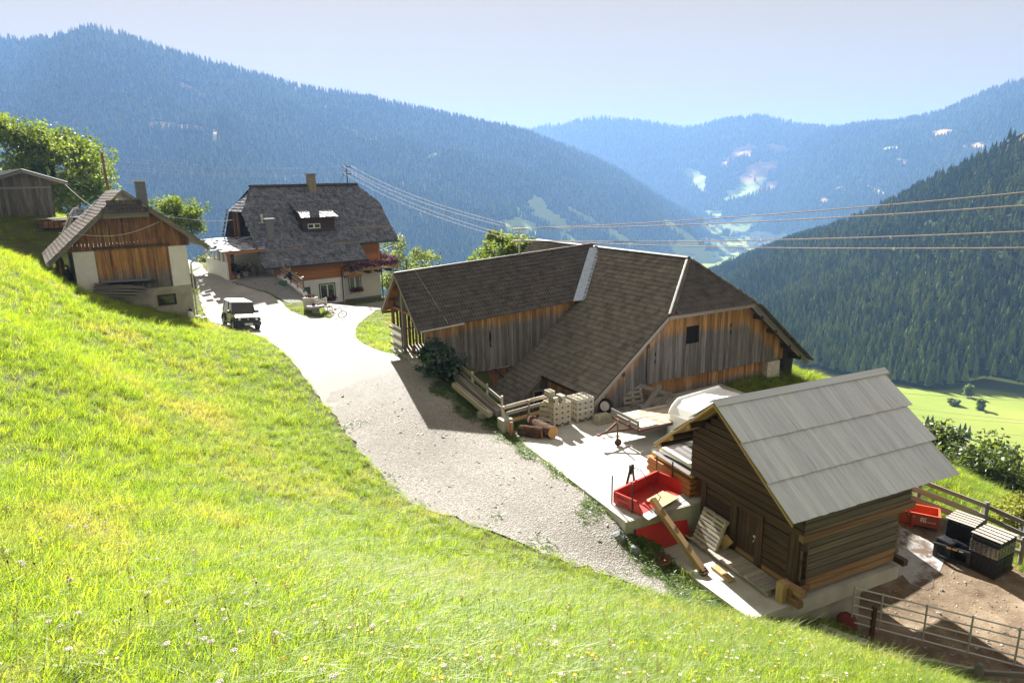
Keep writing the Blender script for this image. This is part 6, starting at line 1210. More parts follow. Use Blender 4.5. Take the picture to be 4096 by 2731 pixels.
for x0 in (-.5, .5): beam('leg', M_['white'], t, (x0, -.2, 0), (x0, -.2, .45), .05, .05); beam('leg', M_['white'], t, (x0, .22, 0), (x0, .28, .95), .05, .05)
t = thing('white_bag', 'crumpled white and black sack at the corner of the outbuilding', 'sack', SB @ Matrix.Translation((-.35, -.28, -.05))); b = MB(); b.lathe((0, 0, 0), [(.16, 0), (.22, .2), (.2, .45), (.1, .7), (.05, .8)], 9); b.build('sack_body', M_['white'], t, smooth=True); b = MB(); b.lathe((.02, 0, .62), [(.12, 0), (.13, .12), (.02, .22)], 8); b.build('sack_top', M_['black'], t)
for lab, px in (('left of two small brick-red stools by the outbuilding corner', (-20.45, 42.05)), ('right of two small brick-red stools by the outbuilding corner', (-20.0, 41.75))):
    t = thing('stool', lab, 'stool', Matrix.Translation((px[0], px[1], h(*px) + .01)), 'small stools'); bx('seat', M_['palewood'], t, -.18, .18, -.14, .14, .36, .40)
    for sx in (-.14, .14):
        for sy in (-.1, .1): beam('leg', M_['brick'], t, (sx, sy, 0), (sx, sy, .36), .04, .04)
b = MB(); pts = [Vector((-20.6, 42.6, 0)).lerp(Vector((-18.9, 42.1, 0)), i / 8) for i in range(9)]; b.tube([(p.x, p.y, h(p.x, p.y) + .04) for p in pts], .018, 5); tag(b.build('garden_hose', M_['black']), 'black hose lying across the drive behind the car', 'hose')
b = MB(); pts = [Vector((-13.4, 47.2, 0)).lerp(Vector((-11.6, 51.3, 0)), i / 12) for i in range(13)]; b.tube([(p.x + .15 * math.sin(i), p.y, h(p.x, p.y) + .04) for i, p in enumerate(pts)], .02, 5); tag(b.build('garden_hose', M_['black']), 'long dark hose curving over the forecourt below the white wall', 'hose')
# in the annex doorway
AX = lambda x, y, z=-4.36: WG @ Vector((x, y, z))
p = AX(1.35, -1.75); t = thing('green_bin', 'bright green lidded bin inside the annex doorway', 'bin', Matrix.Translation(p)); b = MB(); b.lathe((0, 0, .75), [(.14, 0), (.2, .5), (.21, .5)], 12); b.build('bin_body', M_['greenplastic'], t); b = MB(); b.lathe((0, 0, 1.25), [(.22, 0), (.2, .06), (.05, .1)], 12); b.build('lid', M_['greenplastic'], t); bx('bin_stand', M_['black'], t, -.25, .25, -.25, .25, 0, .75)
p = AX(.9, .2); t = thing('broom', 'birch broom leaning on the annex post', 'broom', Matrix.Translation(p)); b = MB(); b.tube([(0, 0, .3), (.25, .1, 1.35)], .015, 5); b.build('handle', M_['newwood'], t); b = MB(); b.lathe((0, 0, 0), [(.13, 0), (.10, .25), (.03, .45)], 9); b.build('bristles', M_['brownboard'], t)
# ---------------------------------------------------------------- lower yard on the right
ox = Vector((.965, -.26, 0)); oy = Vector((.26, .965, 0)); OM = basis((13.35, 22.50, -12.52), Vector((.86, -.51, 0)), Vector((.51, .86, 0)))
ob2 = thing('transport_box', 'long orange-red tractor transport box by the fence', 'transport box', OM)
Lb, Db, Hb_ = 2.25, .75, .55; b = MB()
for q in ((0, Lb, 0, Db, .1, .13), (0, Lb, 0, .03, .13, Hb_), (0, Lb, Db - .03, Db, .13, Hb_), (0, .03, .03, Db - .03, .13, Hb_), (Lb - .03, Lb, .03, Db - .03, .13, Hb_)): b.box(*q)
b.build('tub', M_['orange'], ob2); b = MB()
for q in ((-.02, Lb + .02, -.03, .03, Hb_, Hb_ + .035), (-.02, Lb + .02, Db - .03, Db + .03, Hb_, Hb_ + .035), (-.02, .04, .03, Db - .03, Hb_, Hb_ + .035), (Lb - .04, Lb + .02, .03, Db - .03, Hb_, Hb_ + .035)): b.box(*q)
b.build('rim', M_['orange'], ob2); b = MB(); b.box(.62, .70, -.14, -.02, .05, .5); b.box(1.38, 1.46, -.14, -.02, .05, .5); b.box(.62, 1.46, -.16, -.04, .02, .10); b.bar((1.3, -.08, .45), (1.04, .1, 1.0), .05, .05); b.bar((1.04, .0, .95), (1.04, .3, .75), .05, .05); b.build('hitch_frame', M_['orange'], ob2)
b = MB(); b.box(.14, .42, -.006, -.001, .40, .47); b.box(.12, .42, -.006, -.001, .31, .37); b.build('label_plate', M_['white'], ob2); b = MB(); b.box(1.66, 1.70, -.006, -.001, .27, .44); b.box(1.70, 1.84, -.006, -.001, .40, .44); b.box(1.70, 1.80, -.006, -.001, .32, .36); b.box(1.74, 1.78, -.006, -.001, .26, .30); b.box(1.80, 1.84, -.006, -.001, .26, .36); 
for k in range(8): b.box(1.87 + k * .034, 1.89 + k * .034, -.006, -.001, .28, .28 + (.035, .05, .03)[k % 3])
b.build('emblem', M_['white'], ob2)
def grates(label, o, ax, ay, W, L, hgt, n, slats=True, wrap=False):
    M = basis(o, ax, ay); t = thing('grate_stack', label, 'grate stack', M, 'stacks of black plastic grates')
    b = MB(); b.box(-.03, W + .03, -.03, L + .03, 0, .10); b.build('pallet_base', M_['darkbrown'], t); dz = (hgt - .1) / n; g = MB(); g.box(0, W / 2 - .02, 0, L, 0, dz * .62); g.box(W / 2 + .02, W, 0, L, 0, dz * .62)
    for k in range(6): g.box(-.02, .0, L * (k + .2) / 6, L * (k + .6) / 6, dz * .62, dz * .95); g.box(W * (k + .2) / 6, W * (k + .6) / 6, -.02, 0, dz * .62, dz * .95)
    g.box(.03, W - .03, .03, L - .03, dz * .62, dz); me = g.mesh('grate', M_['blackplastic'])
    for k in range(n): q = bpy.data.objects.new('grate', me); COL.objects.link(q); q.parent = t; q.matrix_basis = Matrix.Translation((rr.uniform(-.008, .008), rr.uniform(-.008, .008), .1 + k * dz))
    if slats:
        for k in range(5): xx = W * (k + .5) / 5; bx('top_slat', M_['palewood'], t, xx - W * .062, xx + W * .062, -.04, L + .04, hgt + .03, hgt + .06)
        b = MB()
        for k in range(6):
            for j in range(4): b.box(W * (j + 1) / 5 - .05, W * (j + 1) / 5 + .05, L * (k + .3) / 6, L * (k + .62) / 6, hgt, hgt + .028)
        b.build('studs', M_['palewood'], t, kind='stuff')
    if wrap: b = MB(); e = .006; b.box(-e, W + e, -e, L + e, hgt * .55, hgt * .86); t2 = NT('stretch_film'); v = t2.n('BsdfTransparent'); g_ = t2.n('BsdfGlossy', {'Color': (.8, .8, .8, 1), 'Roughness': .2}); d_ = t2.n('BsdfDiffuse', {'Color': (.5, .48, .44, 1)}); a1 = t2.n('MixShader', {0: .5, 1: d_.outputs[0], 2: g_.outputs[0]}); a2 = t2.n('MixShader', {0: .4, 1: v.outputs[0], 2: a1.outputs[0]}); t2.t.links.new(a2.outputs[0], t2.out.inputs['Surface']); b.build('stretch_film', t2.m, t)
    b = MB()
    for f in (.25, .72): b.tube([(W * f, -.045, hgt + .07), (W * f, -.045, .1)], .005, 4)
    b.build('binding_twine', M_['green'], t); return t
ga, gb = (.25, -.74, 0), (1.0, .52, 0)
grates('tall black grate stack with film wrap standing furthest right', (15.40, 18.70, -12.7), (1.0, .56, 0), (-.25, .76, 0), 1.15, .82, 1.22, 15, True, True)
grates('tall black grate stack with pale top slats behind the low stacks', (15.27, 19.74, -12.68), (.80, .58, 0), (-.5, .60, 0), .95, .80, 1.20, 16, True, False)
grates('low black grate stack without top slats beside the black frame', (14.62, 19.72, -12.66), (.30, .12, 0), (-.12, .30, 0), .42, .55, .62, 8, False); grates('lower narrow black grate stack between the two tall ones', (15.02, 19.52, -12.66), (.30, .14, 0), (-.12, .30, 0), .30, .5, .66, 8, False)
fm = thing('black_frame', 'black steel frame with yellow stickers standing before the grate stacks', 'frame', basis((14.26, 20.05, -12.62), (.6, -.55, 0), (.55, .6, 0))); FW, FH = 1.05, .5
for q in ((0, FW, -.05, .05, FH - .08, FH), (0, FW, -.05, .05, .0, .08), (0, .10, -.05, .05, .08, FH - .08), (FW - .1, FW, -.05, .05, .08, FH - .08)): bx('frame_bar', M_['blackplastic'], fm, *q)
for k in range(2): b = MB(); b.box(.36 + k * .17, .50 + k * .17, -.054, -.051, FH - .075, FH - .01); b.build('sticker', M_['yellow'], fm)
b = MB(); b.box(.72, .84, -.054, -.051, FH - .07, FH - .02); b.build('sticker', M_['white'], fm)
wf_ = thing('yard_fence', 'weathered board fence with leaning planks behind the orange box', 'fence', Matrix.Identity(4))
FP = [Vector((13.6, 24.1, -12.1)), Vector((15.7, 23.35, -12.35)), Vector((17.3, 21.9, -12.7)), Vector((18.0, 20.8, -12.85))]
for p in FP: beam('post', M_['greywood'], wf_, p + Vector((0, 0, -.3)), p + Vector((0, 0, 1.05)), .14, .14)
for z in (.92, .5):
    for a, c in zip(FP[:-1], FP[1:]): beam('rail', M_['greywood'], wf_, a + Vector((-.05, -.08, z)), c + Vector((-.05, -.08, z)), .05, .16)
for lab, a, c, w in (('upper of the pale planks leaning along the yard fence', (14.3, 23.6, -11.75), (16.8, 21.7, -12.35), .22), ('middle pale plank leaning along the yard fence', (15.0, 23.45, -11.6), (17.0, 21.85, -12.1), .2), ('lowest dark plank leaning along the yard fence', (13.5, 23.6, -12.0), (16.3, 22.0, -12.6), .24)): t = thing('leaning_plank', lab, 'plank', Matrix.Identity(4), 'planks along the yard fence'); beam('plank_piece', M_['palewood'] if 'pale' in lab else M_['greywood'], t, a, c, .05, w)
rf_ = thing('pole_fence', 'round pole rail fence at the right edge of the yard', 'fence', Matrix.Identity(4))
for z in (.45, .85): beam('pole', M_['greywood'], rf_, (16.75, 19.75, -12.75 + z), (20.5, 16.9, -12.9 + z), .13, .13, key='log')
for f in (.05, .55): p = Vector((16.75, 19.75, -13.0)).lerp(Vector((20.5, 16.9, -13.2)), f); beam('post', M_['greywood'], rf_, p, p + Vector((0, 0, 1.25)), .14, .14, key='log')
t = thing('bollard', 'short grey bollard with dark cap on the lawn beyond the grates', 'bollard', Matrix.Translation((18.2, 21.2, h(18.2, 21.2)))); b = MB(); b.cyl((0, 0, -.1), (0, 0, .5), .12, 14); b.build('shaft', M_['steel'], t); b = MB(); b.lathe((0, 0, .5), [(.13, 0), (.12, .06), (.03, .1)], 14); b.build('cap', M_['darkmetal'], t)
gt = thing('yard_gate', 'galvanised tubular field gate across the lower yard', 'gate', Matrix.Identity(4)); G0, G1 = Vector((9.45, 16.15, -12.3)), Vector((14.6, 14.45, -12.95))
for k in range(5): z = .08 + k * .27; beam('tube_rail', M_['steel'], gt, G0 + Vector((0, 0, z)), G1 + Vector((0, 0, z)), .045, .045, key='log')
for f in (.0, .13, .33, .53, .73, .93): p = G0.lerp(G1, f); beam('tube_upright', M_['steel'], gt, p + Vector((0, 0, .05)), p + Vector((0, 0, 1.2)), .05, .05, key='log')
p = G0.lerp(G1, .10); beam('gate_post', M_['rust'], gt, p + Vector((0, 0, -.35)), p + Vector((0, 0, .75)), .1, .1)
wp_ = thing('rail_fence', 'thick round wooden post with square rails below the field gate', 'fence', Matrix.Identity(4)); x, y = 11.5, 13.95; z = h(x, y); beam('post', M_['greywood'], wp_, (x, y, z - .4), (x, y, z + .62), .2, .2, key='log'); beam('rail', M_['greywood'], wp_, (x - 1.3, y + .85, z + .18), (x + .02, y + .12, z + .32), .08, .13); beam('rail', M_['greywood'], wp_, (x + .05, y + .1, z + .30), (x + 2.6, y + .1, z + .05), .08, .14); beam('rail', M_['greywood'], wp_, (x + .05, y + .05, z), (x + 2.6, y + .0, z - .25), .08, .14)
def rock(label, x, y, sx, sy, sz, rot, seed, dz=0., m='stone', group='rocks on the bank'):
    r2 = random.Random(seed); bm = bmesh.new(); bmesh.ops.create_icosphere(bm, subdivisions=2, radius=1)
    for v in bm.verts: nv = mnoise.noise(v.co * 1.3 + Vector((seed, 0, 0))); v.co *= 1 + nv * .5; v.co.x *= sx; v.co.y *= sy; v.co.z = round(v.co.z * 2.2) / 2.2 * sz * .6 + v.co.z * sz * .4
    me = bpy.data.meshes.new('rock'); bm.to_mesh(me); bm.free(); me.materials.append(M_[m]); o = put('rock', me, None, Matrix.Translation((x, y, h(x, y) + dz)) @ Matrix.Rotation(rot, 4, 'Z')); return tag(o, label, 'rock', group)
rock('long bluish rock slab on the bank left of the gate', 8.75, 14.6, 1.0, .3, .22, R(-42), 3, .05); rock('low flat rock at the foot of the bank beside the field gate', 9.7, 14.7, .5, .25, .15, R(-30), 5, .03); rock('flat rock in the weeds at the retaining wall corner', 3.2, 18.2, .22, .26, .2, .6, 7, -.02, 'plinth'); rock('grey rock leaning at the wall corner above the drain cover', 3.55, 17.75, .2, .18, .2, .2, 8, -.02, 'plinth')
t = thing('red_tarp', 'crumpled dark red tarpaulin at the foot of the concrete wall', 'tarpaulin', Matrix.Translation((9.35, 16.25, -12.35))); b = MB(); V = []; rj = random.Random(6)
for i in range(4):
    for k in range(9): a = 2 * math.pi * k / 9; q = (.34, .3, .2, .05)[i] * rj.uniform(.75, 1.2); V.append((q * math.cos(a), q * math.sin(a) * .7, (-.25, .1, .28, .36)[i]))
b.add(V, [(i * 9 + k, i * 9 + (k + 1) % 9, i * 9 + 9 + (k + 1) % 9, i * 9 + 9 + k) for i in range(3) for k in range(9)]); M_['darkred'] = m_plain('dark_red_fabric', (.16, .03, .03), .85); b.build('cloth', M_['darkred'], t, smooth=True)
# firewood pile and rail above the outbuilding
x, y = -33.7, 48.2; z = h(x, y); wpile = thing('firewood_stack', 'low firewood stack covered with grey boards below the shed', 'firewood stack', Matrix.Translation((x, y, z)) @ Matrix.Rotation(R(62), 4, 'Z'))
for k in range(3):
    for j in range(9): beam('firewood', M_['brownboard'], wpile, (-.1 + j * .36, -.45, .12 + k * .17), (-.1 + j * .36, .45, .12 + k * .17), .3, .15)
for j in range(7): beam('cover_board', M_['greywood'], wpile, (-.4, -.55 + j * .18, .68 + .02 * (j % 2)), (3.4, -.55 + j * .18, .74 + .02 * (j % 2)), .17, .03)
hf = thing('rail_fence', 'grey post and rail fence running up beside the outbuilding roof', 'fence', Matrix.Identity(4)); Q0, Q1 = Vector((-31.5, 45.9, 0)), Vector((-33.5, 52.5, 0))
PP = []
for k in range(7): q = Q0.lerp(Q1, k / 6); PP.append(Vector((q.x, q.y, h(q.x, q.y)))); beam('post', M_['greywood'], hf, PP[-1] - Vector((0, 0, .2)), PP[-1] + Vector((.0, 0, 1.35)), .14, .12)
for z in (.45, .85, 1.2):
    for a, c in zip(PP[:-1], PP[1:]): beam('rail', M_['greywood'], hf, a + Vector((.09, 0, z)), c + Vector((.09, 0, z)), .04, .16)
# ---------------------------------------------------------------- trees
def m_leaf(name, a, b, c, tw=.5):
    t = NT(name); col = t.ramp(t.attr('wear'), (0, a), (.5, b), (1, c)); tr = t.mix(1.0, col, (1.5, 1.55, .75), 'MULTIPLY'); return t.leafy(col, tr, tw, .45, .05)
M_['leaf'] = m_leaf('maple_leaf', (.065, .095, .018), (.12, .165, .028), (.22, .25, .05)); M_['leafgrove'] = m_leaf('grove_leaf', (.03, .05, .012), (.06, .09, .018), (.14, .17, .035), .45); M_['leafdark'] = m_leaf('elder_leaf', (.022, .045, .03), (.035, .07, .045), (.055, .10, .06), .3); M_['leafyellow'] = m_leaf('pale_leaf', (.13, .15, .03), (.22, .23, .05), (.32, .30, .08)); M_['leafash'] = m_leaf('rowan_leaf', (.07, .10, .03), (.14, .17, .055), (.26, .27, .11))
def tree(name, label, x, y, zb, zt, r, leaf='leaf', n=9000, seed=1, trunk=.22, cb=.28, ls=.15, group=None, cat='tree', gap=.35, lx=1.0):
    rr = random.Random(seed); t = thing(name, label, cat, Matrix.Translation((x, y, zb)), group); Ht = zt - zb; b = MB(); tips = []
    b.tube([(0, 0, -.3), (rr.uniform(-.1, .1), rr.uniform(-.1, .1), Ht * .35), (rr.uniform(-.25, .25), rr.uniform(-.25, .25), Ht * .75)], [trunk, trunk * .75, trunk * .25], 9)
    nb = 15
    for i in range(nb):
        f = rr.uniform(cb * .8, .72); a = 2 * math.pi * (i / nb) + rr.uniform(-.3, .3); p = Vector((0, 0, Ht * f)); L = r * (1.0 - .35 * abs(f - .45)) * rr.uniform(.65, 1.0); up = rr.uniform(.25, .9)
        q = p + Vector((math.cos(a) * L * .5, math.sin(a) * L * .5, L * up * .45)); e = p + Vector((math.cos(a) * L, math.sin(a) * L, L * up * .9)); e.z = min(e.z, Ht * .88); q.z = min(q.z, Ht * .8); b.tube([p, q, e], [trunk * .38, trunk * .22, trunk * .07], 5, False); tips += [q.lerp(e, .35), q.lerp(e, .7), e]
        for k in range(2): w = q.lerp(e, rr.random()); s2 = w + Vector((rr.gauss(0, 1), rr.gauss(0, 1), rr.uniform(-.2, .9))) * L * .33; b.tube([w, s2], [trunk * .1, trunk * .03], 4, False); s2.z = min(s2.z, Ht * .92); tips.append(s2)
    b.build('trunk', BARK, t, smooth=True)
    cz = Ht * (cb + (1 - cb) * .5); rz = Ht * (1 - cb) * .5; C_ = []
    for p in tips: C_.append((p, rr.uniform(.22, .4) * r))
    for i in range(46):
        while True:
            d = Vector((rr.uniform(-1, 1), rr.uniform(-1, 1), rr.uniform(-1, 1)))
            if .35 < d.length < 1: break
        k = 1 - .22 * max(0, d.z); C_.append((Vector((d.x * r * k * lx * .92, d.y * r * k * .92, cz + d.z * rz * .84)), rr.uniform(.17, .32) * r))
    C_ = [c for c in C_ if rr.random() > gap * .5]
    g = MB(); V = []; F = []; Wt = []; per = max(1, n // len(C_))
    for c, q in C_:
        tone = rr.uniform(-.25, .25)
        for i in range(per):
            d = Vector((rr.gauss(0, 1), rr.gauss(0, 1), rr.gauss(0, .75))).normalized() * q * (rr.random() ** .45); p = c + d; s = ls * rr.uniform(.6, 1.35); nrm = (d.normalized() * .5 + Vector((rr.gauss(0, 1), rr.gauss(0, 1), rr.gauss(.5, 1)))).normalized(); u = nrm.orthogonal().normalized(); u = Matrix.Rotation(rr.random() * 6.28, 3, nrm) @ u; v = nrm.cross(u); k = len(V)
            V += [p - u * s, p - v * s * .55 + nrm * s * .12, p + u * s, p + v * s * .55 + nrm * s * .12]; F.append((k, k + 1, k + 2, k + 3)); tt = min(1, max(0, .5 + tone + rr.gauss(0, .22))); Wt += [tt] * 4
    g.add(V, F, Wt); g.build('crown', M_[leaf], t); return t
tree('maple_tree', 'large spreading maple behind the shed at the left edge', -50.5, 75.0, -3.2, 8.3, 5.6, n=20000, seed=5, trunk=.4, cb=.06, ls=.20)
tree('maple_tree', 'small round tree behind the outbuilding roof', -29.2, 58.5, -6.0, -.1, 2.0, n=6000, seed=4, trunk=.15, cb=.3, ls=.13)
tree('rowan_tree', 'light rowan tree behind the flower balcony', -10.8, 68.1, -14.7, -4.5, 3.0, 'leafash', n=7500, seed=6, trunk=.16, cb=.25, ls=.14, gap=.9)
tree('maple_tree', 'bright green maple behind the annex ridge', -.75, 48.5, -11.5, -2.25, 2.45, n=8500, seed=7, trunk=.2, cb=.35, ls=.15)
for k, (lab, x, y, top, r) in enumerate((('tallest broadleaf tree in the grove beyond the cabin roof', 24.6, 33.5, -13.9, 2.7), ('round broadleaf tree right of the tallest one in the grove', 28.0, 33.8, -15.2, 2.5), ('narrow broadleaf tree at the left end of the grove below the cabin eave', 21.9, 32.0, -15.4, 1.8), ('lower tree in front of the tallest one in the grove', 25.6, 31.2, -16.0, 2.1), ('broadleaf tree at the right end of the grove by the picture edge', 30.8, 33.6, -15.8, 2.5), ('small tree in front of the grove behind the yard fence', 22.4, 29.8, -15.6, 1.5), ('low tree in front of the grove near the yellowish bush', 28.2, 30.8, -16.8, 2.0))):
    tree('maple_tree', lab, x, y, min(h(x, y) - .3, top - 3.2), top - .35, r, 'leafgrove', n=9000, seed=20 + k, trunk=.16, cb=.04, ls=.14, group='broadleaf trees below the farm')
tree('garden_bush', 'rounded yellowish bush on the lawn right of the grates', 18.7, 22.0, h(18.7, 22.0), h(18.7, 22.0) + 1.35, .85, 'leafyellow', n=3200, seed=31, trunk=.05, cb=.02, ls=.06, cat='bush')
tree('elder_bush', 'dark elder bush beside the annex wall and guard rail', -3.35, 30.2, h(-3.35, 30.2), h(-3.35, 30.2) + 1.95, 1.15, 'leafdark', n=2600, seed=32, trunk=.05, cb=.02, ls=.12, cat='bush', gap=.8)
tree('maple_tree', 'low round tree beyond the white stone pillar of the barn', 27.2, 60.5, -27, -18.5, 3.0, n=6000, seed=33, trunk=.16, cb=.2, ls=.17)
tree('garden_bush', 'pink flowering bush on the slope left of the porch', -30.6, 66.3, h(-30.6, 66.3), h(-30.6, 66.3) + .9, .9, 'leafash', n=1500, seed=34, trunk=.04, cb=.02, ls=.08, cat='bush')
def ae(a, el, z): r = -z / math.tan(R(-el)) * 1.0; return math.sin(R(a)) * r, math.cos(R(a)) * r
for lab, a, el, hh_, r, sd in (('tall lone tree standing in the valley meadow', 36.2, -15.5, 15, 5.2, 41), ('smaller tree beside the lone tree in the valley meadow', 37.05, -16.4, 13, 3.6, 42), ('low shrubs left of the lone valley tree', 35.4, -16.3, 6, 5.5, 43), ('grey-green thicket beside the bend of the valley road', 23.2, -17.2, 9, 9, 44)):
    x, y = ae(a, el, -110.5); z = vz(x, y); tree('valley_tree', lab, x, y, z - 1, z + hh_ * .5, r * .5, n=2600, seed=sd, trunk=.18, cb=.12, ls=.38, group='trees in the valley meadow')
# spruces one can tell apart: along the edge of the slope forest and on the meadow
SPR = []
for s, sl in ((11, 1.05), (12, .85), (13, 1.2), (14, .95)): SPR.append(conifer_mb(s, 8, 9, sl, True).mesh('spruce', [CONM, BARK]))
def spruce(x, y, z, hh_, k, label, group):
    o = put('spruce_tree', SPR[k % 4], None, Matrix.Translation((x, y, z)) @ Matrix.Rotation(k * 1.7, 4, 'Z') @ Matrix.Diagonal((hh_ * 1.15, hh_ * 1.15, hh_, 1))); return tag(o, label, 'tree', group)
rs = random.Random(12)
for k, (a, el, hh_) in enumerate(((37.6, -19.15, 13), (37.9, -19.2, 15), (38.2, -19.25, 14), (38.45, -19.3, 12), (38.75, -19.3, 16), (39.1, -19.4, 15), (39.5, -19.45, 17), (36.0, -18.3, 12), (36.3, -18.35, 14), (36.6, -18.4, 13), (33.9, -18.4, 16), (34.2, -18.5, 18), (34.45, -18.9, 14), (34.9, -18.4, 9))):
    x, y = ae(a, el, -109); spruce(x, y, vz(x, y) - .5, hh_ * .5, k, ('leftmost', 'second from the left', 'third from the left', 'middle', 'fifth from the left', 'sixth from the left', 'rightmost')[k] + ' spruce in the right group at the near meadow edge' if k < 7 else ('leftmost', 'middle', 'rightmost')[k - 7] + ' of three spruces in the middle group at the near meadow edge' if k < 10 else ('tall left', 'tallest', 'shorter right', 'small detached')[k - 10] + ' spruce of the group beside the cabin roof', 'spruces at the near edge of the meadow')
P = hill_points('forested_slope', 9000, 55); rad = np.hypot(P[:, 0], P[:, 1]); P = P[(np.degrees(np.arctan2(P[:, 0], P[:, 1])) < 42) & (np.degrees(np.arctan2(P[:, 0], P[:, 1])) > 22)]; rad = np.hypot(P[:, 0], P[:, 1]); P = P[np.argsort(rad)[:250]]
for k, p in enumerate(P): spruce(p[0], p[1], p[2] - .5, rs.uniform(7.6, 11.7), k, 'dark conifer in the forest edge above the valley meadow', 'conifers of the lower forest edge')
# ---------------------------------------------------------------- poles and wires
x, y = -29.9, 50.4; up = thing('utility_pole', 'brown wooden power pole rising behind the outbuilding', 'utility pole', Matrix.Translation((x, y, h(x, y)))); zb = h(x, y); b = MB(); b.tube([(0, 0, -.3), (-.12, 0, 2.95 - zb)], [.12, .085], 9); b.build('pole', M_['brownboard'], up)
for z in (2.75, 2.45, 2.15, 1.85): b = MB(); b.tube([(-.12, 0, z - zb), (.1, -.05, z - zb)], .02, 5); b.cyl((.1, -.05, z - zb - .03), (.1, -.05, z - zb + .06), .04, 6); b.build('insulator', M_['white'], up)
rp = thing('roof_pole', 'steel power mast with two cross arms on the farmhouse ridge', 'power mast', HB); b = MB(); b.tube([(3.4, 5.0, 9.6), (3.4, 5.0, 11.5)], .045, 6); b.build('mast', M_['darkmetal'], rp)
for z in (10.75, 11.35): b = MB(); b.tube([(3.0, 5.0, z), (3.85, 5.0, z)], .03, 5); b.cyl((3.05, 5.0, z), (3.05, 5.0, z + .12), .05, 6); b.cyl((3.8, 5.0, z), (3.8, 5.0, z + .12), .05, 6); b.build('cross_arm', M_['darkmetal'], rp)
b = MB(); b.tube([(3.4, 5.0, 11.2), (1.65, 4.2, 8.95)], .025, 5); b.build('brace', M_['darkmetal'], rp)
wp2 = thing('ridge_pole', 'grey power mast standing on the annex ridge', 'power mast', Matrix.Identity(4)); b = MB(); b.tube([(.51, 36.73, -3.9), (.51, 36.73, -2.3)], .05, 6); b.build('mast', M_['steel'], wp2)
for z in (-2.42, -3.06): b = MB(); b.tube([(.15, 36.6, z), (.9, 36.85, z)], .03, 5); b.cyl((.2, 36.62, z - .04), (.2, 36.62, z + .08), .06, 6); b.cyl((.85, 36.83, z - .04), (.85, 36.83, z + .08), .06, 6); b.build('cross_arm', M_['steel'], wp2)
M_['wire'] = m_plain('aged_wire', (.36, .30, .28), .7, 0, .1, spec=.15)
def wire(label, a, c, sag, r, n=18, clamps=0, group='overhead wires'):
    a, c = Vector(a), Vector(c); P = [a.lerp(c, i / n) - Vector((0, 0, sag * 4 * (i / n) * (1 - i / n))) for i in range(n + 1)]; M = Matrix.Identity(4)
    t = thing('power_line', label, 'wire', M, group); b = MB(); b.tube(P, r, 5); b.build('cable', M_['wire'], t, smooth=True)
    for k in range(clamps): q = P[1 + (k * 5 + 2) % (n - 2)]; b = MB(); b.box(q.x - .03, q.x + .03, q.y - .03, q.y + .03, q.z - .07, q.z + .02); b.build('clamp', M_['palewood'], t)
rpw = lambda dx, z: HB @ Vector((3.4 + dx, 5.0, z))
for k, (dx, z, dy, z2, e, lab) in enumerate(((-.35, 11.47, .2, -2.34, (15.4, 20, -.5), 'uppermost of the four cables'), (.4, 11.47, .85, -2.34, (15.47, 20, -.88), 'second highest of the four cables'), (-.35, 10.87, .2, -2.98, (15.59, 20, -1.66), 'third of the four cables counted downwards'), (.4, 10.87, .85, -2.98, (15.67, 20, -2.15), 'lowest of the four cables'))):
    q = (dy, 36.6 + .3 * dy, z2); wire(lab + ' from the house mast to the annex mast', rpw(dx, z), q, .55, .012, 18, 1); e = Vector(e); f = Vector(q) + (e - Vector(q)) * 1.55 + Vector((0, 0, .55)); wire(lab + ' crossing above the barn to the right edge', q, f, .42, .020, 24, 3)
    wire(lab + ' from the wooden pole to the house mast', (x + .0, y - .05, (2.75, 2.45, 2.15, 1.85)[k]), rpw(dx, z), .5, .006, 14)
wire('pale cable from the shed eave to the outbuilding roof', SF @ Vector((.8, -.3, 2.35)), SB @ Vector((-4.4, 3.0, 7.25)), .12, .02, 10); wire('pale cable from the outbuilding roof to the farmhouse gable', SB @ Vector((-1.8, 4.0, 7.15)), HB @ Vector((-6.2, 5.6, 7.2)), .35, .02, 12)
for k, (a, c, lab) in enumerate((((27.87, 45, -14.93), (32.91, 40, -14.04), 'highest white cable over the meadow behind the cabin'), ((28.64, 45, -16.11), (33.13, 40, -15.38), 'second white cable over the meadow behind the cabin'), ((28.86, 45, -16.61), (33.17, 40, -15.59), 'third white cable over the meadow behind the cabin'), ((29.28, 45, -17.46), (33.3, 40, -16.44), 'lowest white cable over the meadow behind the cabin'))):
    a, c = Vector(a), Vector(c); d = c - a; wire(lab, a - d * 1.6, c + d * .6, .25, .012, 12)
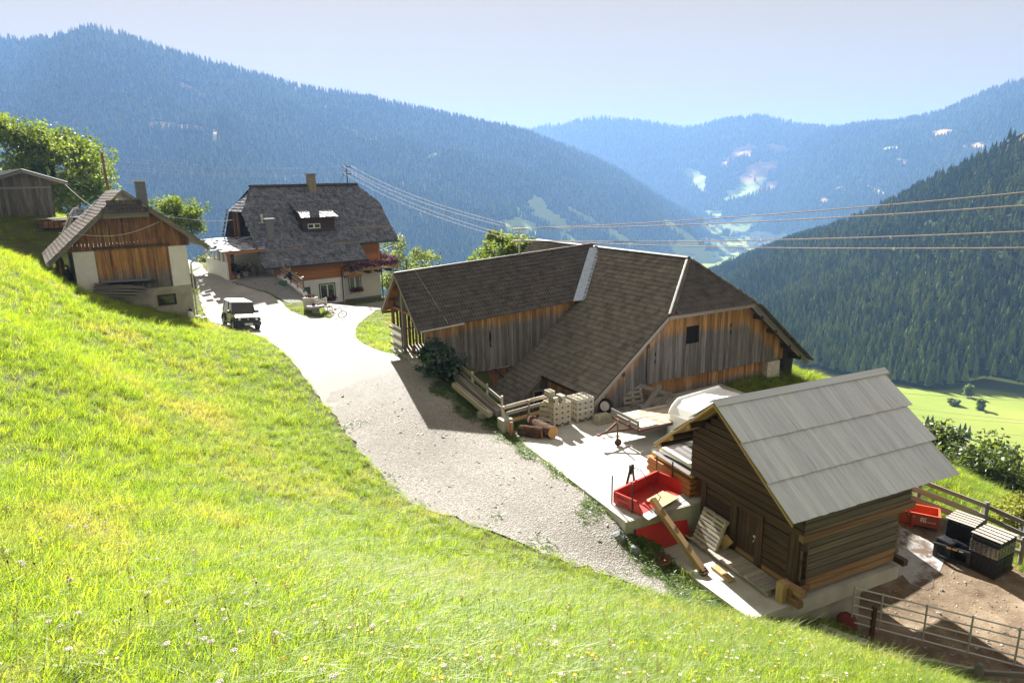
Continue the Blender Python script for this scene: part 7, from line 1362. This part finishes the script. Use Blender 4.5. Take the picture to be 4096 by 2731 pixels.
# ---------------------------------------------------------------- village in the valley
M_['vwall'] = m_plain('village_wall', (.60, .56, .50), .9, 0, .05); M_['vroof'] = m_plain('village_roof_red', (.26, .12, .09), .85, 0, .15); M_['vroofg'] = m_plain('village_roof_grey', (.20, .19, .19), .8, 0, .15)
def village_house(x, y, z, W, L, Hh, az_, k, label):
    t = thing('village_house', label, 'house', Matrix.Translation((x, y, z)) @ Matrix.Rotation(az_, 4, 'Z'), 'houses of the valley village'); b = MB(); b.box(-L / 2, L / 2, -W / 2, W / 2, -3, Hh); b.prism([(-L / 2, -W / 2, Hh), (-L / 2, W / 2, Hh), (-L / 2, 0, Hh + W * .33)], (L, 0, 0)); b.build('wall', M_['vwall'], t, fix=True); b = MB()
    for s in (-1, 1): b.hexa([(-L / 2 - .8, s * (W / 2 + 1), Hh - .35), (L / 2 + .8, s * (W / 2 + 1), Hh - .35), (L / 2 + .8, 0, Hh + W * .33 + .3), (-L / 2 - .8, 0, Hh + W * .33 + .3), (-L / 2 - .8, s * (W / 2 + 1), Hh), (L / 2 + .8, s * (W / 2 + 1), Hh), (L / 2 + .8, 0, Hh + W * .33 + .65), (-L / 2 - .8, 0, Hh + W * .33 + .65)])
    b.build('roof', M_['vroof'] if k % 3 else M_['vroofg'], t, fix=True)
    for i in range(3):
        b = MB(); xx = L * (-.3 + .3 * i); b.box(xx - .7, xx + .7, -W / 2 - .05, -W / 2 - .01, Hh * .5, Hh * .78); b.build('window', M_['glass'], t)
vil = VIL
nv_ = len(vil)
ORD = ['leftmost', 'second from the left', 'third from the left', 'fourth from the left', 'fifth from the left', 'sixth from the left', 'seventh from the left', 'eighth from the left', 'ninth from the left', 'tenth from the left', 'eleventh from the left']
def village_of(k): return 'crowded main village beside the green field' if 0 < k < 10 else 'scattered upper hamlet at the valley bend' if 15 <= k < 22 else 'loose row of the lower village' if 10 <= k < 15 else 'lone farms below the valley slope'
rank = {}
for c in set(village_of(k) for k in range(1, nv_)):
    for i, k in enumerate(sorted((k for k in range(1, nv_) if village_of(k) == c), key=lambda k: vil[k][0])): rank[k] = ORD[i]
for k, (a, el, L, W) in enumerate(vil):
    x, y, z = VILP[k]
    village_house(x, y, z, W, L, 6.5 if k else 5, rs.uniform(-.5, .5), k, 'long white-fronted hall at the village edge beside the green field' if k == 0 else ('red-roofed' if k % 3 else 'grey-roofed') + ' house, ' + rank[k] + ' in the ' + village_of(k))
# ---------------------------------------------------------------- grass, weeds, flowers, stones
def blade_mb(n, seed, hmin, hmax, spread, wd, lean):
    rr = random.Random(seed); b = MB(); V = []; F = []; Wt = []
    for i in range(n):
        a = rr.random() * 6.28; q = spread * math.sqrt(rr.random()); p = Vector((q * math.cos(a), q * math.sin(a), -.03)); Hh = rr.uniform(hmin, hmax); d = Vector((rr.gauss(.35, 1), rr.gauss(0, 1), 0)) * lean * Hh; th = rr.random() * 6.28; s = Vector((math.cos(th), math.sin(th), 0)) * wd * rr.uniform(.6, 1.3); k = len(V); tone = rr.random()
        V += [p - s, p + s, p + d * .3 + Vector((0, 0, Hh * .55)) - s * .8, p + d * .3 + Vector((0, 0, Hh * .55)) + s * .8, p + d + Vector((0, 0, Hh * (1 - .3 * min(1, d.length / Hh))))]; F += [(k, k + 1, k + 3, k + 2), (k + 2, k + 3, k + 4)]; Wt += [tone] * 5
    b.add(V, F, Wt); return b
def m_grass():
    t = NT('meadow_grass'); r = t.rnd(); w = t.attr('wear'); f = t.noise(t.pos(), .2, 5, .7); f2 = t.noise(t.pos(), .75, 4, .7); k = t.math('ADD', t.math('ADD', t.math('MULTIPLY', w, .5), t.math('MULTIPLY', r, .35)), t.math('MULTIPLY_ADD', f2, .65, -.28), clamp=True); c = t.ramp(k, (.0, (.07, .13, .012)), (.35, (.14, .22, .018)), (.7, (.24, .30, .03)), (.93, (.34, .34, .06)), (1, (.50, .42, .2)))
    c = t.mix(t.math('MULTIPLY', t.ramp(f, (.53, 0), (.70, 1)), .6), c, (.40, .31, .12)); tr = t.mix(1.0, c, (2.05, 2.0, .82), 'MULTIPLY'); return t.leafy(c, tr, .55, .55, .035)
GRM = m_grass()
GP = [proto('grass_clump', blade_mb(36, s, .08, .21, .16, .0034, .62), GRM) for s in (1, 2, 3)] + [proto('grass_clump', blade_mb(26, 7, .14, .32, .13, .0046, .6), GRM)]
def m_weed():
    t = NT('weed_leaf'); c = t.ramp(t.attr('wear'), (0, (.05, .10, .02)), (.6, (.09, .16, .03)), (1, (.18, .2, .05))); tr = t.mix(1.0, c, (1.5, 1.6, .7), 'MULTIPLY'); return t.leafy(c, tr, .4, .4, .05)
WDM = m_weed()
WP = [proto('weed_clump', blade_mb(26, s, .05, .20, .16, .014, .9), WDM) for s in (11, 12)]
def area_points(n, poly, rng):
    A = np.array(poly); lo, hi = A.min(0), A.max(0); P = lo + rng.random((n, 2)) * (hi - lo); return P[inside(P[:, 0], P[:, 1], poly)]
def grass():
    rng = np.random.default_rng(5); out = []; S = []
    for r0, r1, dens, sc in ((1.2, 7, 105, .95), (7, 13, 64, 1.05), (13, 26, 34, 1.25), (26, 50, 14, 1.6), (50, 72, 4.0, 1.9)):
        amax = R(50); ar = (r1 * r1 - r0 * r0) * amax; n = int(ar * dens); r = np.sqrt(rng.uniform(r0 * r0, r1 * r1, n)); a = rng.uniform(-amax, amax, n); out.append(np.stack([r * np.sin(a), r * np.cos(a)], -1)); S.append(np.full(n, sc))
    P = np.concatenate(out); S = np.concatenate(S); k = np.ones(len(P), bool)
    for poly in HARD + FOOT: k &= ~inside(P[:, 0], P[:, 1], poly)
    edge = np.minimum(edge_dist(P[:, 0], P[:, 1], GRAVELS), edge_dist(P[:, 0], P[:, 1], ROADS))
    VERGE = [(-5, 30.6), (-3.2, 31.2), (-1.8, 30.4), (.6, 26.8), (0, 25.2), (-2.6, 27)]; k &= ~(inside(P[:, 0], P[:, 1], VERGE) & (rng.random(len(P)) < .82)); BANK = [(3.0, 18.6), (4.6, 18.7), (6.4, 15.0), (9.5, 16.2), (10.2, 14.4), (8.2, 13.6), (4.4, 15.2)]; k &= ~(inside(P[:, 0], P[:, 1], BANK) & (rng.random(len(P)) < .75))
    P, S, edge = P[k], S[k], edge[k]; z = H(P[:, 0], P[:, 1]); m = len(P); s = S * rng.uniform(.75, 1.25, m) * np.where(edge < .5, .75, 1.0); vn = np.sin(P[:, 0] * .9 + 1) * np.sin(P[:, 1] * .7) ; hs = s * (1 + .22 * vn) * rng.uniform(.8, 1.2, m); hs = np.where(P[:, 1] > 43, hs * .62, hs)
    scatter('grass', np.stack([P[:, 0], P[:, 1], z], -1), np.stack([rng.normal(0, .1, m), rng.normal(0, .1, m), rng.uniform(-.9, .9, m)], -1), np.stack([s, s, hs], -1), np.where(rng.random(m) < .12, 3, rng.integers(0, 3, m)), GP)
    W = []
    for poly, n in ((VERGE, 3600), (BANK, 4200), (GRAVELS, 2600)): W.append(area_points(n, poly, rng))
    W.append(np.array([(p[0] + rng.normal(0, .28), p[1] + rng.normal(0, .22)) for p in [(-.3 + 3.7 * t, 25.5 - 7.2 * t) for t in rng.random(620)]])); e = area_points(1600, smooth_poly(TERRACE, 1), rng); W.append(e[edge_dist(e[:, 0], e[:, 1], smooth_poly(TERRACE, 1)) < .25])
    W = np.concatenate(W); kk = ~(inside(W[:, 0], W[:, 1], GRAVELS) & (np.sin(W[:, 0] * 2.3) * np.sin(W[:, 1] * 1.9) + np.clip(.9 - edge_dist(W[:, 0], W[:, 1], GRAVELS), -.5, 1) < .55)); W = W[kk]; W = W[~((W[:, 0] < -4.3) & (W[:, 1] > 26))]; W = W[~inside(W[:, 0], W[:, 1], YARD) & ~inside(W[:, 0], W[:, 1], SLAB)]; m = len(W); s = rng.uniform(.4, 1.05, m)
    scatter('weeds', np.stack([W[:, 0], W[:, 1], H(W[:, 0], W[:, 1])], -1), np.stack([rng.normal(0, .1, m), rng.normal(0, .1, m), rng.uniform(0, 6.28, m)], -1), np.stack([s, s, s * rng.uniform(.6, 1.1, m)], -1), rng.integers(0, 2, m), WP)
    # flowers and seed heads standing in the near meadow
    fl = []
    b = MB(); b.tube([(0, 0, 0), (.02, 0, .16), (.03, .01, .33)], .0022, 3); b.cm = 1; b.lathe((.03, .01, .33), [(.004, -.006), (.022, .006), (.018, .012), (.0, .01)], 9); fl.append(proto('yellow_flower', b, [WDM, M_['flowery']]))
    b = MB(); b.tube([(0, 0, 0), (.02, 0, .2), (.05, .01, .40)], .0022, 3); b.cm = 1; b.lathe((.05, .01, .395), [(.002, -.012), (.008, 0), (.007, .014), (.001, .022)], 7); fl.append(proto('seed_head', b, [WDM, M_['seed']]))
    b = MB(); b.tube([(0, 0, 0), (.01, 0, .25)], .0022, 3); b.cm = 1
    for i in range(5): a = i * 1.26; b.lathe((.016 * math.cos(a), .016 * math.sin(a), .25), [(.004, -.004), (.013, .002), (.002, .010)], 6)
    fl.append(proto('white_flower', b, [WDM, M_['flowerw']]))
    b = MB(); b.tube([(0, 0, 0), (.03, 0, .3), (.07, .0, .55)], .0018, 3); b.cm = 1
    for i in range(14): a = i * 2.4; b.lathe((.05 + .0015 * i + .012 * math.cos(a), .012 * math.sin(a), .44 + i * .011), [(.001, 0), (.005, .01), (.001, .02)], 4)
    fl.append(proto('grass_panicle', b, [M_['seed2'], M_['seed2']]))
    A = []; pk = []
    for r0, r1, n in ((1.6, 6, 420), (6, 12, 800), (12, 22, 900)):
        r = np.sqrt(rng.uniform(r0 * r0, r1 * r1, n)); a = rng.uniform(-R(46), R(46), n); A.append(np.stack([r * np.sin(a), r * np.cos(a)], -1))
    A = np.concatenate(A); k = np.ones(len(A), bool)
    for poly in HARD + FOOT: k &= ~inside(A[:, 0], A[:, 1], poly)
    A = A[k]; m = len(A); cl = np.sin(A[:, 0] * 1.1 + 2) * np.cos(A[:, 1] * .8); u = rng.random(m); pk = np.where(u < .13, 0, np.where(u < .66, 1, np.where((u < .9) & (cl > .15), 2, 3))); s = rng.uniform(.5, .95, m)
    scatter('wildflowers', np.stack([A[:, 0], A[:, 1], H(A[:, 0], A[:, 1])], -1), np.stack([rng.normal(0, .12, m), rng.normal(0, .12, m), rng.uniform(0, 6.28, m)], -1), np.stack([s, s, s], -1), pk, fl)
    rk = []
    for s_ in range(3):
        bm = bmesh.new(); bmesh.ops.create_icosphere(bm, subdivisions=1, radius=1)
        for v in bm.verts: v.co *= 1 + mnoise.noise(v.co * 1.4 + Vector((s_ * 7, 0, 0))) * .55; v.co.z *= .45
        me = bpy.data.meshes.new('pebble'); bm.to_mesh(me); bm.free(); me.materials.append(M_['pebble']); rk.append(bpy.data.objects.new('pebble', me))
    Q = np.concatenate([area_points(7000, GRAVELS, rng), area_points(1500, DIRT, rng), area_points(900, BANK, rng), area_points(900, VERGE, rng), area_points(1800, smooth_poly(TERRACE, 1), rng)]); Q = Q[~inside(Q[:, 0], Q[:, 1], YARD) & ~inside(Q[:, 0], Q[:, 1], SLAB)]; m = len(Q); s = .012 + .03 * rng.random(m) ** 3 + .045 * (rng.random(m) < .03)
    scatter('loose_stones', np.stack([Q[:, 0], Q[:, 1], H(Q[:, 0], Q[:, 1]) + .008], -1), np.stack([rng.normal(0, .2, m), rng.normal(0, .2, m), rng.uniform(0, 6.28, m)], -1), np.stack([s * rng.uniform(.8, 1.6, m), s, s], -1), rng.integers(0, 3, m), rk)
t = NT('yellow_petals'); M_['flowery'] = t.leafy((.72, .44, .01), (.8, .5, .02), .3); t = NT('brown_seed'); M_['seed'] = t.end((.06, .035, .02), .9); t = NT('white_petals'); M_['flowerw'] = t.leafy((.72, .66, .66), (.7, .6, .6), .3); t = NT('pale_panicle'); M_['seed2'] = t.leafy((.42, .33, .2), (.5, .4, .22), .4)
t = NT('pebble_stone'); M_['pebble'] = t.end(t.ramp(t.rnd(), (0, (.11, .105, .10)), (.6, (.25, .24, .22)), (1, (.40, .39, .37))), .85)
grass()
